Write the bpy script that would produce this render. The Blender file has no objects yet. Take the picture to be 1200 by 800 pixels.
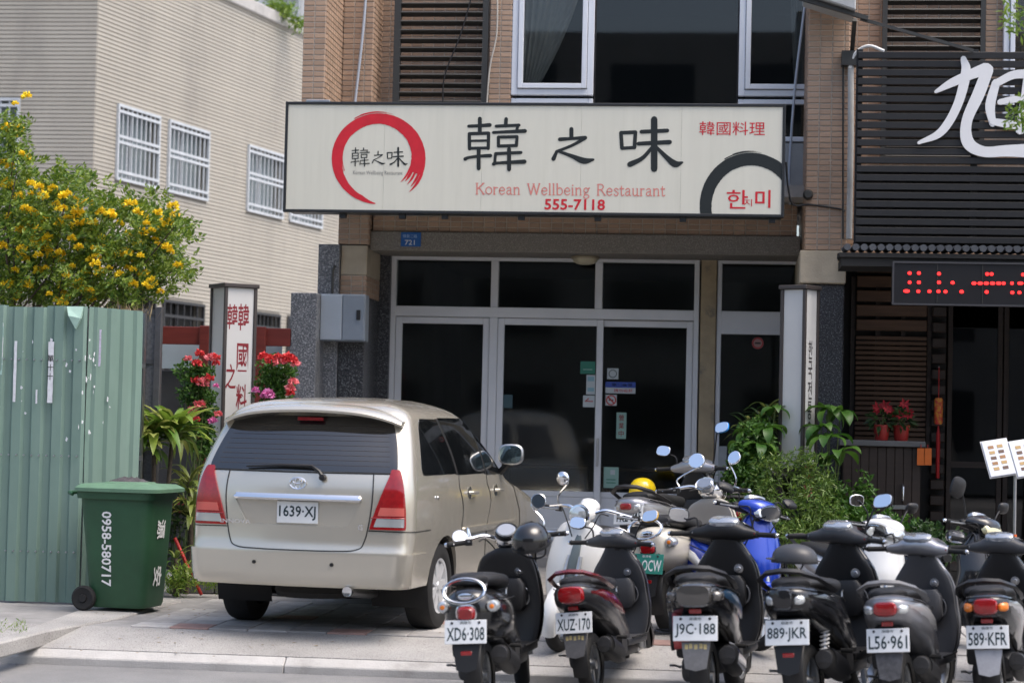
import bpy, bmesh, math, random
from mathutils import Vector, Matrix
random.seed(7)
SC = bpy.context.scene
COL = SC.collection
R = math.radians

# ------------------------------------------------------------------ camera
TH, PH, RO = R(6.5), R(2.25), R(1.3)      # yaw left of the facade normal, pitch up, roll
FPX = 2400.0
CAM = Vector((0, 0, 1.6))
cF = Vector((-math.sin(TH)*math.cos(PH), math.cos(TH)*math.cos(PH), math.sin(PH)))
cR0 = Vector((math.cos(TH), math.sin(TH), 0))
cU0 = cR0.cross(cF)
cR = math.cos(RO)*cR0 + math.sin(RO)*cU0
cU = -math.sin(RO)*cR0 + math.cos(RO)*cU0
camd = bpy.data.cameras.new('camera')
camd.sensor_width = 36.0
camd.lens = FPX/1200*36.0
camd.clip_start = 0.1
camd.clip_end = 500
cam = bpy.data.objects.new('camera', camd)
COL.objects.link(cam)
cam.matrix_world = Matrix(((cR.x, cU.x, -cF.x, CAM.x), (cR.y, cU.y, -cF.y, CAM.y), (cR.z, cU.z, -cF.z, CAM.z), (0, 0, 0, 1)))
camd.dof.use_dof = True
camd.dof.focus_distance = 17.5
camd.dof.aperture_fstop = 2.0
SC.camera = cam

def ray(px, py):
    return cF + cR*((px-600)/FPX) - cU*((py-400)/FPX)
def at(px, py, Y):
    """point of the world plane y = Y seen at photo pixel (px, py)"""
    d = ray(px, py)
    return CAM + d*(Y/d.y)
def onground(px, py, z=0.0):
    d = ray(px, py)
    return CAM + d*((z-CAM.z)/d.z)

# ------------------------------------------------------------------ world and sun
W = bpy.data.worlds.new('World')
SC.world = W
W.use_nodes = True
wn = W.node_tree
wn.nodes.clear()
sky = wn.nodes.new('ShaderNodeTexSky')
sky.sky_type = 'NISHITA'
sky.sun_disc = False
SUN_EL, SUN_AZ = R(64), R(108)            # azimuth clockwise from +Y
sky.sun_elevation = SUN_EL
sky.sun_rotation = SUN_AZ
sky.air_density = 1.0
sky.dust_density = 5.0
sky.ozone_density = 1.0
bg = wn.nodes.new('ShaderNodeBackground')
bg.inputs['Strength'].default_value = 0.15
wo = wn.nodes.new('ShaderNodeOutputWorld')
wn.links.new(sky.outputs[0], bg.inputs[0])
wn.links.new(bg.outputs[0], wo.inputs[0])
sl = bpy.data.lights.new('sun', 'SUN')
sl.energy = 0.9
sl.angle = R(40)
sl.color = (1.0, 0.97, 0.935)
so = bpy.data.objects.new('sun', sl)
COL.objects.link(so)
sd = Vector((math.sin(SUN_AZ)*math.cos(SUN_EL), math.cos(SUN_AZ)*math.cos(SUN_EL), math.sin(SUN_EL)))
so.rotation_euler = sd.to_track_quat('Z', 'Y').to_euler()
so.location = sd*40
vs = SC.view_settings
vs.view_transform = 'Standard'
vs.look = 'None'
vs.exposure = 1.08
vs.gamma = 1.0

# ------------------------------------------------------------------ materials
MATS = {}
def mat(name, col, rough=0.6, metal=0.0, var=0.0, vscale=8.0, bump=0.0, bscale=60.0, coat=0.0, spec=0.5,
        island=0.0, col2=None, mix=None, emit=0.0, alpha=1.0, trans=0.0, objrand=0.0, ior=1.45, stretch=None):
    """col: linear base colour; var: noise lightness variation; col2/mix=(scale, lo, hi): second colour by noise"""
    if name in MATS: return MATS[name]
    m = bpy.data.materials.new(name)
    m.use_nodes = True
    nt = m.node_tree
    b = nt.nodes['Principled BSDF']
    b.inputs['Roughness'].default_value = rough
    b.inputs['Metallic'].default_value = metal
    b.inputs['Specular IOR Level'].default_value = spec
    b.inputs['Coat Weight'].default_value = coat
    b.inputs['Coat Roughness'].default_value = 0.04
    b.inputs['IOR'].default_value = ior
    b.inputs['Transmission Weight'].default_value = trans
    b.inputs['Alpha'].default_value = alpha
    tc = nt.nodes.new('ShaderNodeTexCoord')
    vec = tc.outputs['Object']
    if stretch:
        mp = nt.nodes.new('ShaderNodeMapping')
        mp.inputs['Scale'].default_value = stretch
        nt.links.new(vec, mp.inputs[0]); vec = mp.outputs[0]
    rgb = nt.nodes.new('ShaderNodeRGB')
    rgb.outputs[0].default_value = (*col, 1)
    cur = rgb.outputs[0]
    if col2 is not None:
        sc, lo, hi = mix
        n = nt.nodes.new('ShaderNodeTexNoise'); n.inputs['Scale'].default_value = sc; n.inputs['Detail'].default_value = 6
        n.inputs['Roughness'].default_value = 0.65
        nt.links.new(vec, n.inputs['Vector'])
        mr = nt.nodes.new('ShaderNodeMapRange'); mr.inputs['From Min'].default_value = lo; mr.inputs['From Max'].default_value = hi
        nt.links.new(n.outputs['Fac'], mr.inputs['Value'])
        mx = nt.nodes.new('ShaderNodeMix'); mx.data_type = 'RGBA'
        nt.links.new(mr.outputs[0], mx.inputs[0]); nt.links.new(cur, mx.inputs[6]); mx.inputs[7].default_value = (*col2, 1)
        cur = mx.outputs[2]
    facs = []
    if var:
        n = nt.nodes.new('ShaderNodeTexNoise'); n.inputs['Scale'].default_value = vscale; n.inputs['Detail'].default_value = 8
        n.inputs['Roughness'].default_value = 0.6
        nt.links.new(vec, n.inputs['Vector'])
        mr = nt.nodes.new('ShaderNodeMapRange'); mr.inputs['From Min'].default_value = 0.25; mr.inputs['From Max'].default_value = 0.75
        mr.inputs['To Min'].default_value = 1-var; mr.inputs['To Max'].default_value = 1+var
        nt.links.new(n.outputs['Fac'], mr.inputs['Value']); facs.append(mr.outputs[0])
    if island:
        g = nt.nodes.new('ShaderNodeNewGeometry')
        mr = nt.nodes.new('ShaderNodeMapRange'); mr.inputs['To Min'].default_value = 1-island; mr.inputs['To Max'].default_value = 1+island
        nt.links.new(g.outputs['Random Per Island'], mr.inputs['Value']); facs.append(mr.outputs[0])
    if objrand:
        g = nt.nodes.new('ShaderNodeObjectInfo')
        mr = nt.nodes.new('ShaderNodeMapRange'); mr.inputs['To Min'].default_value = 1-objrand; mr.inputs['To Max'].default_value = 1+objrand
        nt.links.new(g.outputs['Random'], mr.inputs['Value']); facs.append(mr.outputs[0])
    for f in facs:
        vm = nt.nodes.new('ShaderNodeVectorMath'); vm.operation = 'SCALE'
        nt.links.new(cur, vm.inputs[0]); nt.links.new(f, vm.inputs['Scale']); cur = vm.outputs[0]
    nt.links.new(cur, b.inputs['Base Color'])
    if emit:
        nt.links.new(cur, b.inputs['Emission Color']); b.inputs['Emission Strength'].default_value = emit
    if coat >= 0.5:          # dust and wiping marks vary the gloss
        n = nt.nodes.new('ShaderNodeTexNoise'); n.inputs['Scale'].default_value = 7; n.inputs['Detail'].default_value = 6
        nt.links.new(vec, n.inputs['Vector'])
        mr = nt.nodes.new('ShaderNodeMapRange'); mr.inputs['From Min'].default_value = 0.35; mr.inputs['From Max'].default_value = 0.7
        mr.inputs['To Min'].default_value = 0.02; mr.inputs['To Max'].default_value = 0.22
        nt.links.new(n.outputs['Fac'], mr.inputs['Value']); nt.links.new(mr.outputs[0], b.inputs['Coat Roughness'])
    if bump:
        n = nt.nodes.new('ShaderNodeTexNoise'); n.inputs['Scale'].default_value = bscale; n.inputs['Detail'].default_value = 5
        nt.links.new(vec, n.inputs['Vector'])
        bp = nt.nodes.new('ShaderNodeBump'); bp.inputs['Strength'].default_value = bump; bp.inputs['Distance'].default_value = 0.02
        nt.links.new(n.outputs['Fac'], bp.inputs['Height']); nt.links.new(bp.outputs[0], b.inputs['Normal'])
    MATS[name] = m
    return m

def leafmat(name, col, col2, rough=0.45, transl=0.35):
    if name in MATS: return MATS[name]
    m = bpy.data.materials.new(name); m.use_nodes = True
    nt = m.node_tree; b = nt.nodes['Principled BSDF']; out = nt.nodes['Material Output']
    g = nt.nodes.new('ShaderNodeNewGeometry')
    oi = nt.nodes.new('ShaderNodeObjectInfo')
    add = nt.nodes.new('ShaderNodeMath'); add.operation = 'ADD'
    fr = nt.nodes.new('ShaderNodeMath'); fr.operation = 'FRACT'
    nt.links.new(g.outputs['Random Per Island'], add.inputs[0]); nt.links.new(oi.outputs['Random'], add.inputs[1]); nt.links.new(add.outputs[0], fr.inputs[0])
    mx = nt.nodes.new('ShaderNodeMix'); mx.data_type = 'RGBA'
    mx.inputs[6].default_value = (*col, 1); mx.inputs[7].default_value = (*col2, 1)
    nt.links.new(fr.outputs[0], mx.inputs[0])
    nt.links.new(mx.outputs[2], b.inputs['Base Color'])
    b.inputs['Roughness'].default_value = rough
    tr = nt.nodes.new('ShaderNodeBsdfTranslucent'); nt.links.new(mx.outputs[2], tr.inputs[0])
    ms = nt.nodes.new('ShaderNodeMixShader'); ms.inputs[0].default_value = transl
    nt.links.new(b.outputs[0], ms.inputs[1]); nt.links.new(tr.outputs[0], ms.inputs[2]); nt.links.new(ms.outputs[0], out.inputs[0])
    MATS[name] = m
    return m

def glassmat(name, tint=(0.5, 0.55, 0.55), refl=0.06, rough=0.02):
    """thin pane: tinted see-through with a fresnel-free mirror share plus facing rise"""
    if name in MATS: return MATS[name]
    m = bpy.data.materials.new(name); m.use_nodes = True
    nt = m.node_tree; nt.nodes.remove(nt.nodes['Principled BSDF']); out = nt.nodes['Material Output']
    t = nt.nodes.new('ShaderNodeBsdfTransparent'); t.inputs[0].default_value = (*tint, 1)
    g = nt.nodes.new('ShaderNodeBsdfGlossy'); g.inputs['Roughness'].default_value = rough
    lw = nt.nodes.new('ShaderNodeLayerWeight'); lw.inputs[0].default_value = 0.25
    mr = nt.nodes.new('ShaderNodeMapRange'); mr.inputs['To Min'].default_value = refl; mr.inputs['To Max'].default_value = 0.5
    nt.links.new(lw.outputs['Fresnel'], mr.inputs['Value'])
    ms = nt.nodes.new('ShaderNodeMixShader'); nt.links.new(mr.outputs[0], ms.inputs[0])
    nt.links.new(t.outputs[0], ms.inputs[1]); nt.links.new(g.outputs[0], ms.inputs[2]); nt.links.new(ms.outputs[0], out.inputs[0])
    MATS[name] = m
    return m

# ------------------------------------------------------------------ mesh builder
class MB:
    def __init__(s): s.v = []; s.f = []
    def add(s, vs, fs):
        o = len(s.v); s.v += [Vector(p) for p in vs]; s.f += [tuple(i+o for i in f) for f in fs]; return s
    def box(s, x0, x1, y0, y1, z0, z1):
        return s.add([(x0,y0,z0),(x1,y0,z0),(x1,y1,z0),(x0,y1,z0),(x0,y0,z1),(x1,y0,z1),(x1,y1,z1),(x0,y1,z1)],
                     [(0,3,2,1),(4,5,6,7),(0,1,5,4),(1,2,6,5),(2,3,7,6),(3,0,4,7)])
    def obox(s, c, hx, hy, hz, M=None):
        c = Vector(c); M = M or Matrix.Identity(3)
        return s.add([c + M @ Vector((sx*hx, sy*hy, sz*hz)) for sz in (-1,1) for sx, sy in ((-1,-1),(1,-1),(1,1),(-1,1))],
                     [(0,3,2,1),(4,5,6,7),(0,1,5,4),(1,2,6,5),(2,3,7,6),(3,0,4,7)])
    def bar(s, a, b, w, h, up=(0,0,1)):
        a = Vector(a); b = Vector(b); d = (b-a); L = d.length; d = d/L
        u = Vector(up)
        if abs(u.dot(d)) > 0.95: u = Vector((0,1,0))
        x = d.cross(u).normalized(); u = x.cross(d).normalized()
        M = Matrix((x, d, u)).transposed()
        return s.obox((a+b)/2, w/2, L/2, h/2, M)
    def quad(s, a, b, c, d): return s.add([a,b,c,d], [(0,1,2,3)])
    def loft(s, rings, cap=True, close=True):
        n = len(rings[0]); o = len(s.v)
        for r in rings: s.v += [Vector(p) for p in r]
        for k in range(len(rings)-1):
            for i in range(n if close else n-1):
                j = (i+1) % n
                s.f.append((o+k*n+i, o+k*n+j, o+(k+1)*n+j, o+(k+1)*n+i))
        if cap:
            s.f.append(tuple(o+i for i in range(n))[::-1]); s.f.append(tuple(o+(len(rings)-1)*n+i for i in range(n)))
        return s
    def tube(s, pts, r, n=8, cap=True, closed=False):
        pts = [Vector(p) for p in pts]; rings = []
        m = len(pts); prev = None
        for i, p in enumerate(pts):
            if closed: d = pts[(i+1) % m]-pts[i-1]
            else: d = pts[min(i+1, m-1)]-pts[max(i-1, 0)]
            d.normalize()
            if prev is None:
                u = Vector((0,0,1)) if abs(d.z) < 0.9 else Vector((0,1,0))
                u = (u - d*u.dot(d)).normalized()
            else:
                u = (prev - d*prev.dot(d)).normalized()
            prev = u; w = d.cross(u)
            rr = r[i] if isinstance(r, (list, tuple)) else r
            rings.append([p + (u*math.cos(2*math.pi*k/n) + w*math.sin(2*math.pi*k/n))*rr for k in range(n)])
        if closed: rings.append(rings[0]); cap = False
        return s.loft(rings, cap)
    def lathe(s, prof, c=(0,0,0), axis='Z', n=24, cap=True):
        """prof: list of (radius, along-axis)"""
        c = Vector(c); rings = []
        for r, h in prof:
            ring = []
            for k in range(n):
                a = 2*math.pi*k/n; x, y = r*math.cos(a), r*math.sin(a)
                ring.append(c + (Vector((x,y,h)) if axis == 'Z' else Vector((h,x,y)) if axis == 'X' else Vector((y,h,x))))
            rings.append(ring)
        return s.loft(rings, cap)
    def prism(s, poly, o, ux, uy, depth):
        """2-d polygon in frame (o, ux, uy) extruded along ux x uy by depth (from 0 to depth)"""
        o = Vector(o); ux = Vector(ux); uy = Vector(uy); nz = ux.cross(uy).normalized()
        a = [o+ux*p[0]+uy*p[1] for p in poly]; b = [p+nz*depth for p in a]
        return s.loft([a, b], True)
    def leaf(s, p, d, nrm, L, w, fold=0.25, droop=0.0):
        p = Vector(p); d = Vector(d).normalized(); nrm = Vector(nrm)
        x = d.cross(nrm)
        if x.length < 1e-4: x = d.orthogonal()
        x.normalize(); nn = x.cross(d)
        mid = p+d*L*0.5-nn*w*fold - Vector((0,0,droop*L*0.25))
        tip = p+d*L - Vector((0,0,droop*L))
        return s.add([p, mid+x*w/2+nn*w*fold, mid, mid-x*w/2+nn*w*fold, tip], [(0,1,2),(0,2,3),(1,4,2),(2,4,3)])
    def xf(s, M):
        s.v = [M @ p for p in s.v]; return s
    def build(s, name, material, parent=None, world=True, smooth=None, bevel=0.0, segs=1):
        me = bpy.data.meshes.new(name)
        vs_ = s.v
        if parent is not None and world:
            inv = WM[parent.name].inverted(); vs_ = [inv @ p for p in vs_]
        me.from_pydata([tuple(p) for p in vs_], [], s.f)
        if bevel or smooth:
            bm = bmesh.new(); bm.from_mesh(me)
            if bevel:
                bmesh.ops.recalc_face_normals(bm, faces=bm.faces)
                es = [e for e in bm.edges if len(e.link_faces) == 2 and e.calc_face_angle(0) > 0.5]
                bmesh.ops.bevel(bm, geom=es, offset=bevel, segments=segs, profile=0.6, affect='EDGES', clamp_overlap=True)
            if smooth:
                lim = R(smooth)
                for f in bm.faces: f.smooth = True
                for e in bm.edges:
                    if len(e.link_faces) == 2 and e.calc_face_angle(0) > lim: e.smooth = False
            bm.to_mesh(me); bm.free()
        me.materials.append(material)
        return link(name, me, parent)

WM = {}
def link(name, data, parent=None):
    o = bpy.data.objects.new(name, data); COL.objects.link(o)
    if parent is not None: o.parent = parent
    WM[o.name] = WM[parent.name].copy() if parent is not None else Matrix.Identity(4)
    return o
def tag(o, label, cat, group=None):
    o['label'] = label; o['category'] = cat
    if group: o['group'] = group
    return o
def struct(o): o['kind'] = 'structure'; return o
def stuff(o): o['kind'] = 'stuff'; return o
def thing(name, label, cat, loc=(0,0,0), rz=0.0, group=None, M=None):
    o = bpy.data.objects.new(name, None); COL.objects.link(o)
    o.empty_display_size = 0.1
    M = M if M is not None else Matrix.Translation(Vector(loc)) @ Matrix.Rotation(rz, 4, 'Z')
    o.matrix_world = M
    WM[o.name] = M.copy()
    return tag(o, label, cat, group)
def place(data_obj, name, parent, M):
    """copy sharing mesh data; M is in the parent's space"""
    o = data_obj.copy(); o.name = name; COL.objects.link(o); o.parent = parent; o.matrix_local = M
    for k in list(o.keys()):
        if k in ('label', 'category', 'group', 'kind'): del o[k]
    WM[o.name] = WM[parent.name] @ M if parent else M
    return o

def sup(c, ax, ay, rx, ry, n=20, p=2.4):
    """super-ellipse ring"""
    c = Vector(c); ax = Vector(ax); ay = Vector(ay); out = []
    for k in range(n):
        a = 2*math.pi*k/n; ca, sa = math.cos(a), math.sin(a)
        out.append(c + ax*(rx*math.copysign(abs(ca)**(2/p), ca)) + ay*(ry*math.copysign(abs(sa)**(2/p), sa)))
    return out
def catmull(pts, m=6):
    pts = [Vector(p) for p in pts]; out = []
    P = [pts[0]*2-pts[1]] + pts + [pts[-1]*2-pts[-2]]
    for i in range(1, len(P)-2):
        for k in range(m):
            t = k/m
            out.append(0.5*((2*P[i]) + (P[i+1]-P[i-1])*t + (2*P[i-1]-5*P[i]+4*P[i+1]-P[i+2])*t*t + (3*P[i]-P[i-1]-3*P[i+1]+P[i+2])*t**3))
    out.append(pts[-1]); return out
def lerp_tab(tab, x):
    if x <= tab[0][0]: return tab[0][1]
    for (a, va), (b, vb) in zip(tab, tab[1:]):
        if x <= b:
            t = (x-a)/(b-a); t = t*t*(3-2*t)*0.5 + t*0.5
            return va + (vb-va)*t
    return tab[-1][1]

TEXTS = {}
def textgeo(body, bold=0.0):
    k = (body, bold)
    if k not in TEXTS:
        c = bpy.data.curves.new('t', 'FONT'); c.body = body; c.resolution_u = 2; c.offset = bold
        o = bpy.data.objects.new('t', c); COL.objects.link(o); bpy.context.view_layer.update()
        me = o.to_mesh()
        v = [tuple(p.co) for p in me.vertices]; f = [tuple(p.vertices) for p in me.polygons]
        o.to_mesh_clear(); bpy.data.objects.remove(o); bpy.data.curves.remove(c)
        x0 = min(p[0] for p in v); x1 = max(p[0] for p in v); y0 = min(p[1] for p in v); y1 = max(p[1] for p in v)
        TEXTS[k] = ([((p[0]-x0)/(x1-x0)-0.5, (p[1]-y0)/(y1-y0)-0.5) for p in v], f, (x1-x0)/(y1-y0))
    return TEXTS[k]
def text(mb, body, o, ux, uy, w=None, h=None, bold=0.0):
    """flat lettering centred at o in the frame ux (right), uy (up), fitted to width w and/or height h"""
    v, f, asp = textgeo(body, bold)
    if w is None: w = h*asp
    if h is None: h = w/asp
    o = Vector(o); ux = Vector(ux).normalized(); uy = Vector(uy).normalized()
    return mb.add([o+ux*(p[0]*w)+uy*(p[1]*h) for p in v], f)
def stroke(mb, pts, ws, mp, lift=0.0, m=5, cap=True):
    """brush stroke: pts 2-d, ws widths, mp maps (u, v, lift) to 3-d"""
    if not isinstance(ws, (list, tuple)): ws = [ws]*len(pts)
    P = catmull([(p[0], p[1], w) for p, w in zip(pts, ws)], m) if len(pts) > 2 else [Vector((p[0], p[1], w)) for p, w in zip(pts, ws)]
    L = []; Rr = []
    for i, p in enumerate(P):
        d = (P[min(i+1, len(P)-1)]-P[max(i-1, 0)]).to_2d()
        if d.length < 1e-6: d = Vector((1, 0))
        d.normalize(); nrm = Vector((-d.y, d.x))*p.z/2
        L.append((p.x+nrm.x, p.y+nrm.y)); Rr.append((p.x-nrm.x, p.y-nrm.y))
    poly = L
    if cap:
        def arc(c, d, w):
            a0 = math.atan2(d.x, -d.y)
            return [(c.x+math.cos(a0-t*math.pi/4)*w/2, c.y+math.sin(a0-t*math.pi/4)*w/2) for t in (1, 2, 3)]
        dl = (P[-1]-P[-2]).to_2d().normalized(); d0 = -(P[1]-P[0]).to_2d().normalized()
        poly = L + arc(P[-1], dl, P[-1].z) + Rr[::-1] + arc(P[0], d0, P[0].z)
        k = len(L)
        idx = len(mb.v)
        mb.v += [Vector(mp(u, v, lift)) for u, v in poly]
        tot = len(poly)
        for i in range(k-1):
            mb.f.append((idx+i, idx+i+1, idx+k+3+(k-1-i-1), idx+k+3+(k-1-i)))
        mb.f.append((idx+k-1, idx+k, idx+k+1, idx+k+2, idx+k+3))
        e = idx+2*k+2
        mb.f.append((e, e+1, e+2, e+3, idx))
    return mb

# common materials
M_black = mat('black_plastic', (0.012,0.012,0.013), 0.45, bump=0.05, bscale=200)
M_rubber = mat('rubber', (0.014,0.014,0.014), 0.8, var=0.25, vscale=20)
M_chrome = mat('chrome', (0.75,0.76,0.78), 0.12, 1.0)
M_steel = mat('steel', (0.42,0.43,0.44), 0.35, 1.0, var=0.15, vscale=15)
M_alu = mat('aluminium', (0.60,0.61,0.63), 0.45, 0.1, var=0.05, vscale=3)
M_mirror = mat('mirror', (0.92,0.94,0.96), 0.02, 1.0)
M_white = mat('white_plastic', (0.75,0.75,0.74), 0.4, var=0.04)
M_redplast = mat('red_lens', (0.27,0.006,0.008), 0.12, spec=0.6, coat=0.8, var=0.25, vscale=30)
M_orange = mat('amber_lens', (0.75,0.20,0.02), 0.15, coat=0.5)
M_clear = mat('clear_lens', (0.62,0.64,0.64), 0.08, metal=0.55, coat=0.8)
# ================================================================== setting
def hit(px, py, P0, n):
    d = ray(px, py); return CAM + d*((Vector(P0)-CAM).dot(n)/d.dot(n))

M_asphalt = mat('asphalt', (0.20,0.20,0.20), 0.85, var=0.22, vscale=1.5, bump=0.5, bscale=220, col2=(0.28,0.275,0.27), mix=(160,0.5,0.7))
M_aggr = mat('washed_aggregate', (0.37,0.36,0.345), 0.8, var=0.30, vscale=1.1, bump=0.6, bscale=150, col2=(0.20,0.19,0.18), mix=(90,0.52,0.64))
M_conc = mat('pale_concrete', (0.40,0.39,0.375), 0.8, var=0.16, vscale=4, bump=0.3, bscale=80, col2=(0.27,0.26,0.24), mix=(2.5,0.56,0.75))
M_lot = mat('lot_screed', (0.24,0.235,0.23), 0.8, var=0.35, vscale=3, bump=0.3, bscale=100)
M_soil = mat('soil', (0.05,0.035,0.022), 0.9, var=0.4, vscale=10, bump=0.8, bscale=30)

struct(MB().quad((-250,-250,-0.25),(250,-250,-0.25),(250,250,-0.25),(-250,250,-0.25)).build('ground', M_conc))
struct(MB().quad((-60,-9,-0.21),(60,-9,-0.21),(60,14.30,-0.21),(-60,14.30,-0.21)).build('road', M_asphalt))
YK0, YK1, YA1 = 14.29, 14.37, 15.02
mb = MB()
rnd = random.Random(3)
x = -14.0
while x < 14:                                   # gutter strip cast in lengths with open joints
    L = 3.6; j = 0.003
    mb.add([(x+j,YK0,-0.155),(x+L-j,YK0,-0.155),(x+L-j,YK1,-0.100),(x+j,YK1,-0.100),
            (x+j,YK0,-0.23),(x+L-j,YK0,-0.23),(x+L-j,YK1,-0.23),(x+j,YK1,-0.23)],
           [(0,1,2,3),(4,7,6,5),(0,4,5,1),(1,5,6,2),(2,6,7,3),(3,7,4,0)]); x += L
struct(mb.build('kerb_strip', M_conc, bevel=0.006))
struct(MB().add([(-14,YK1+0.004,-0.098),(14,YK1+0.004,-0.098),(14,YA1,0.0),(-14,YA1,0.0),(-14,YK1+0.004,-0.24),(14,YK1+0.004,-0.24),(14,YA1,-0.24),(-14,YA1,-0.2)],
           [(0,1,2,3),(0,4,5,1),(4,7,6,5),(1,5,6,2),(2,6,7,3),(3,7,4,0)]).build('sidewalk', M_aggr))
lot = struct(MB().box(-14,14,YA1+0.002,40,-0.24,-0.004).build('parking_lot_floor', M_lot))
# loose-laid pavers of the lot, nearest rows built singly
M_pgrey = mat('paver_grey', (0.33,0.32,0.31), 0.8, var=0.2, vscale=9, objrand=0.18, bump=0.3, bscale=90)
M_pred = mat('paver_red', (0.34,0.22,0.19), 0.8, var=0.2, vscale=9, objrand=0.18, bump=0.3, bscale=90)
pv = {}
for i in range(26):
    for jrow in range(8):
        red = (jrow == 0 and i % 4 == 1) or (jrow == 3 and i % 4 == 3)
        key = 'r' if red else 'g'
        M = Matrix.Translation((-4.4+i*0.30, YA1+0.16+jrow*0.30, 0.0)) 
        if key not in pv:
            pv[key] = MB().box(-0.147,0.147,-0.147,0.147,-0.05,0.012).build('paver', M_pred if red else M_pgrey, lot, world=False, bevel=0.006)
            pv[key].matrix_local = M
        else: place(pv[key], 'paver', lot, M)

# raised sidewalk end by the fence
def poly_slab(name, pts, z0, z1, m, bevel=0.015):
    a = [(p[0],p[1],z0) for p in pts]; b = [(p[0],p[1],z1) for p in pts]
    return MB().loft([a,b]).build(name, m, bevel=bevel)
pA = onground(-60,768,0.012); pB = onground(52,739,0.012); pC = onground(140,723,0.012)
struct(poly_slab('footpath', [(pA.x,pA.y),(pB.x,pB.y),(pC.x,pC.y),(pC.x+0.05,17.2),(pA.x-0.3,17.2)], -0.1, 0.012, M_aggr, 0.012))

# ------------------------------------------------------------------ tiled wall helper
def clip_iv(a, b, cuts):
    iv = [(a,b)]
    for c0, c1 in cuts:
        nx = []
        for p, q in iv:
            if c1 <= p or c0 >= q: nx.append((p,q)); continue
            if c0 > p: nx.append((p,c0))
            if c1 < q: nx.append((c1,q))
        iv = nx
    return [(p,q) for p, q in iv if q-p > 0.004]
def tile_field(mb, O, U, N, w, h, tw, th, gap, depth, holes=(), stagger=0.0):
    """single tiles with joints, laid on the rectangle w x h at O (U along, Z up, N outward)"""
    O = Vector(O); U = Vector(U).normalized(); N = Vector(N).normalized(); Z = Vector((0,0,1))
    rows = int(math.ceil(h/(th+gap)))
    for r_ in range(rows):
        z0 = r_*(th+gap); z1 = min(z0+th, h)
        if z1-z0 < 0.005: continue
        cuts = [(u0-gap,u1+gap) for u0,u1,v0,v1 in holes if v1 > z0-gap/2 and v0 < z1+gap/2]
        off = -(tw*stagger) if r_ % 2 else 0
        u = off
        while u < w:
            for p, q in clip_iv(max(u,0), min(u+tw, w), cuts):
                dz = random.uniform(-0.0008,0.0008)
                a = O+U*p+Z*z0; b = O+U*q+Z*z0; c = O+U*q+Z*z1; d = O+U*p+Z*z1; n = N*(depth+dz)
                e = min(0.004, (z1-z0)*0.2)
                ins = [a+n+U*e+Z*e, b+n-U*e+Z*e, c+n-U*e-Z*e, d+n+U*e-Z*e]
                mb.add([a,b,c,d]+ins, [(4,5,6,7),(0,1,5,4),(1,2,6,5),(2,3,7,6),(3,0,4,7)])
            u += tw+gap
    return mb
def holed_rect(mb, O, U, N, w, h, holes):
    """flat backing rectangle with rectangular holes"""
    O = Vector(O); U = Vector(U).normalized(); Z = Vector((0,0,1))
    zs = sorted({0,h} | {min(max(v,0),h) for q in holes for v in q[2:]})
    for z0, z1 in zip(zs, zs[1:]):
        if z1-z0 < 1e-5: continue
        cuts = [(q[0],q[1]) for q in holes if q[3] > z0+1e-6 and q[2] < z1-1e-6]
        for p, q in clip_iv(0, w, cuts):
            mb.quad(O+U*p+Z*z0, O+U*q+Z*z0, O+U*q+Z*z1, O+U*p+Z*z1)
    return mb

# ------------------------------------------------------------------ beige tiled building behind the fence
M_btile = mat('beige_tile', (0.40,0.37,0.315), 0.45, var=0.10, vscale=0.9, island=0.04, col2=(0.30,0.278,0.24), mix=(0.7,0.5,0.72), stretch=(1,1,0.35))
M_bjoint = mat('beige_joint', (0.23,0.213,0.182), 0.9)
M_wgrille = mat('white_paint', (0.46,0.485,0.51), 0.45, var=0.15, vscale=6)
M_dgrille = mat('dark_grille', (0.03,0.03,0.032), 0.5)
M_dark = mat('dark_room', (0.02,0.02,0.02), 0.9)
M_winglass = glassmat('window_glass', (0.62,0.65,0.65), 0.04)
M_paleglass = mat('frosted_pane', (0.20,0.24,0.25), 0.25)
yaw = R(11.7)
dW = Vector((math.sin(yaw), math.cos(yaw), 0)); nW = Vector((math.cos(yaw), -math.sin(yaw), 0))
dF = Vector((-1,0,0)); nF = Vector((0,-1,0))
C0 = CAM + ray(109,200)*31.6; C0.z = -0.1
HB = 8.95
bld = thing('apartment_building', 'beige strip-tiled building with white barred windows behind the green fence', 'building', C0)
def wall_uv(px, py, o, u, n):
    p = hit(px, py, o, n); return (p-o).dot(u), p.z-o.z
wins = []
for (x0,x1,yt0,yt1,yb0) in ((137,185,125,138,206),(197,243,143,155,229),(290,331,170,182,246),(340,377,184,196,258)):
    u0, v1 = wall_uv(x0,yt0,C0,dW,nW); u1, _ = wall_uv(x1,yt1,C0,dW,nW); _, v0 = wall_uv(x0,yb0,C0,dW,nW)
    wins.append([u0,u1,v0,v1])
vt = sum(w_[3] for w_ in wins)/4; vb = sum(w_[2] for w_ in wins)/4
for w_ in wins: w_[2] = vb; w_[3] = vt
low = []
for (x0,x1,yt0) in ((137,180,345),(190,237,352),(298,326,367),(336,352,371)):
    u0, v1 = wall_uv(x0,yt0,C0,dW,nW); u1, _ = wall_uv(x1,yt0,C0,dW,nW); low.append([u0,u1,v1-1.15,v1])
vt = sum(w_[3] for w_ in low)/4
for w_ in low: w_[3] = vt; w_[2] = vt-1.2
LW = 13.0
holes = [tuple(w_) for w_ in wins+low]
holed_rect(MB(), C0, dW, nW, LW, HB, holes).build('wall', M_bjoint, bld)
stuff(tile_field(MB(), C0, dW, nW, LW, HB, 14.0, 0.052, 0.013, 0.010, holes).build('tile_facing', M_btile, bld))
u0, v1 = wall_uv(23,117,C0,nF.cross(Vector((0,0,1))),nF)
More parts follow.
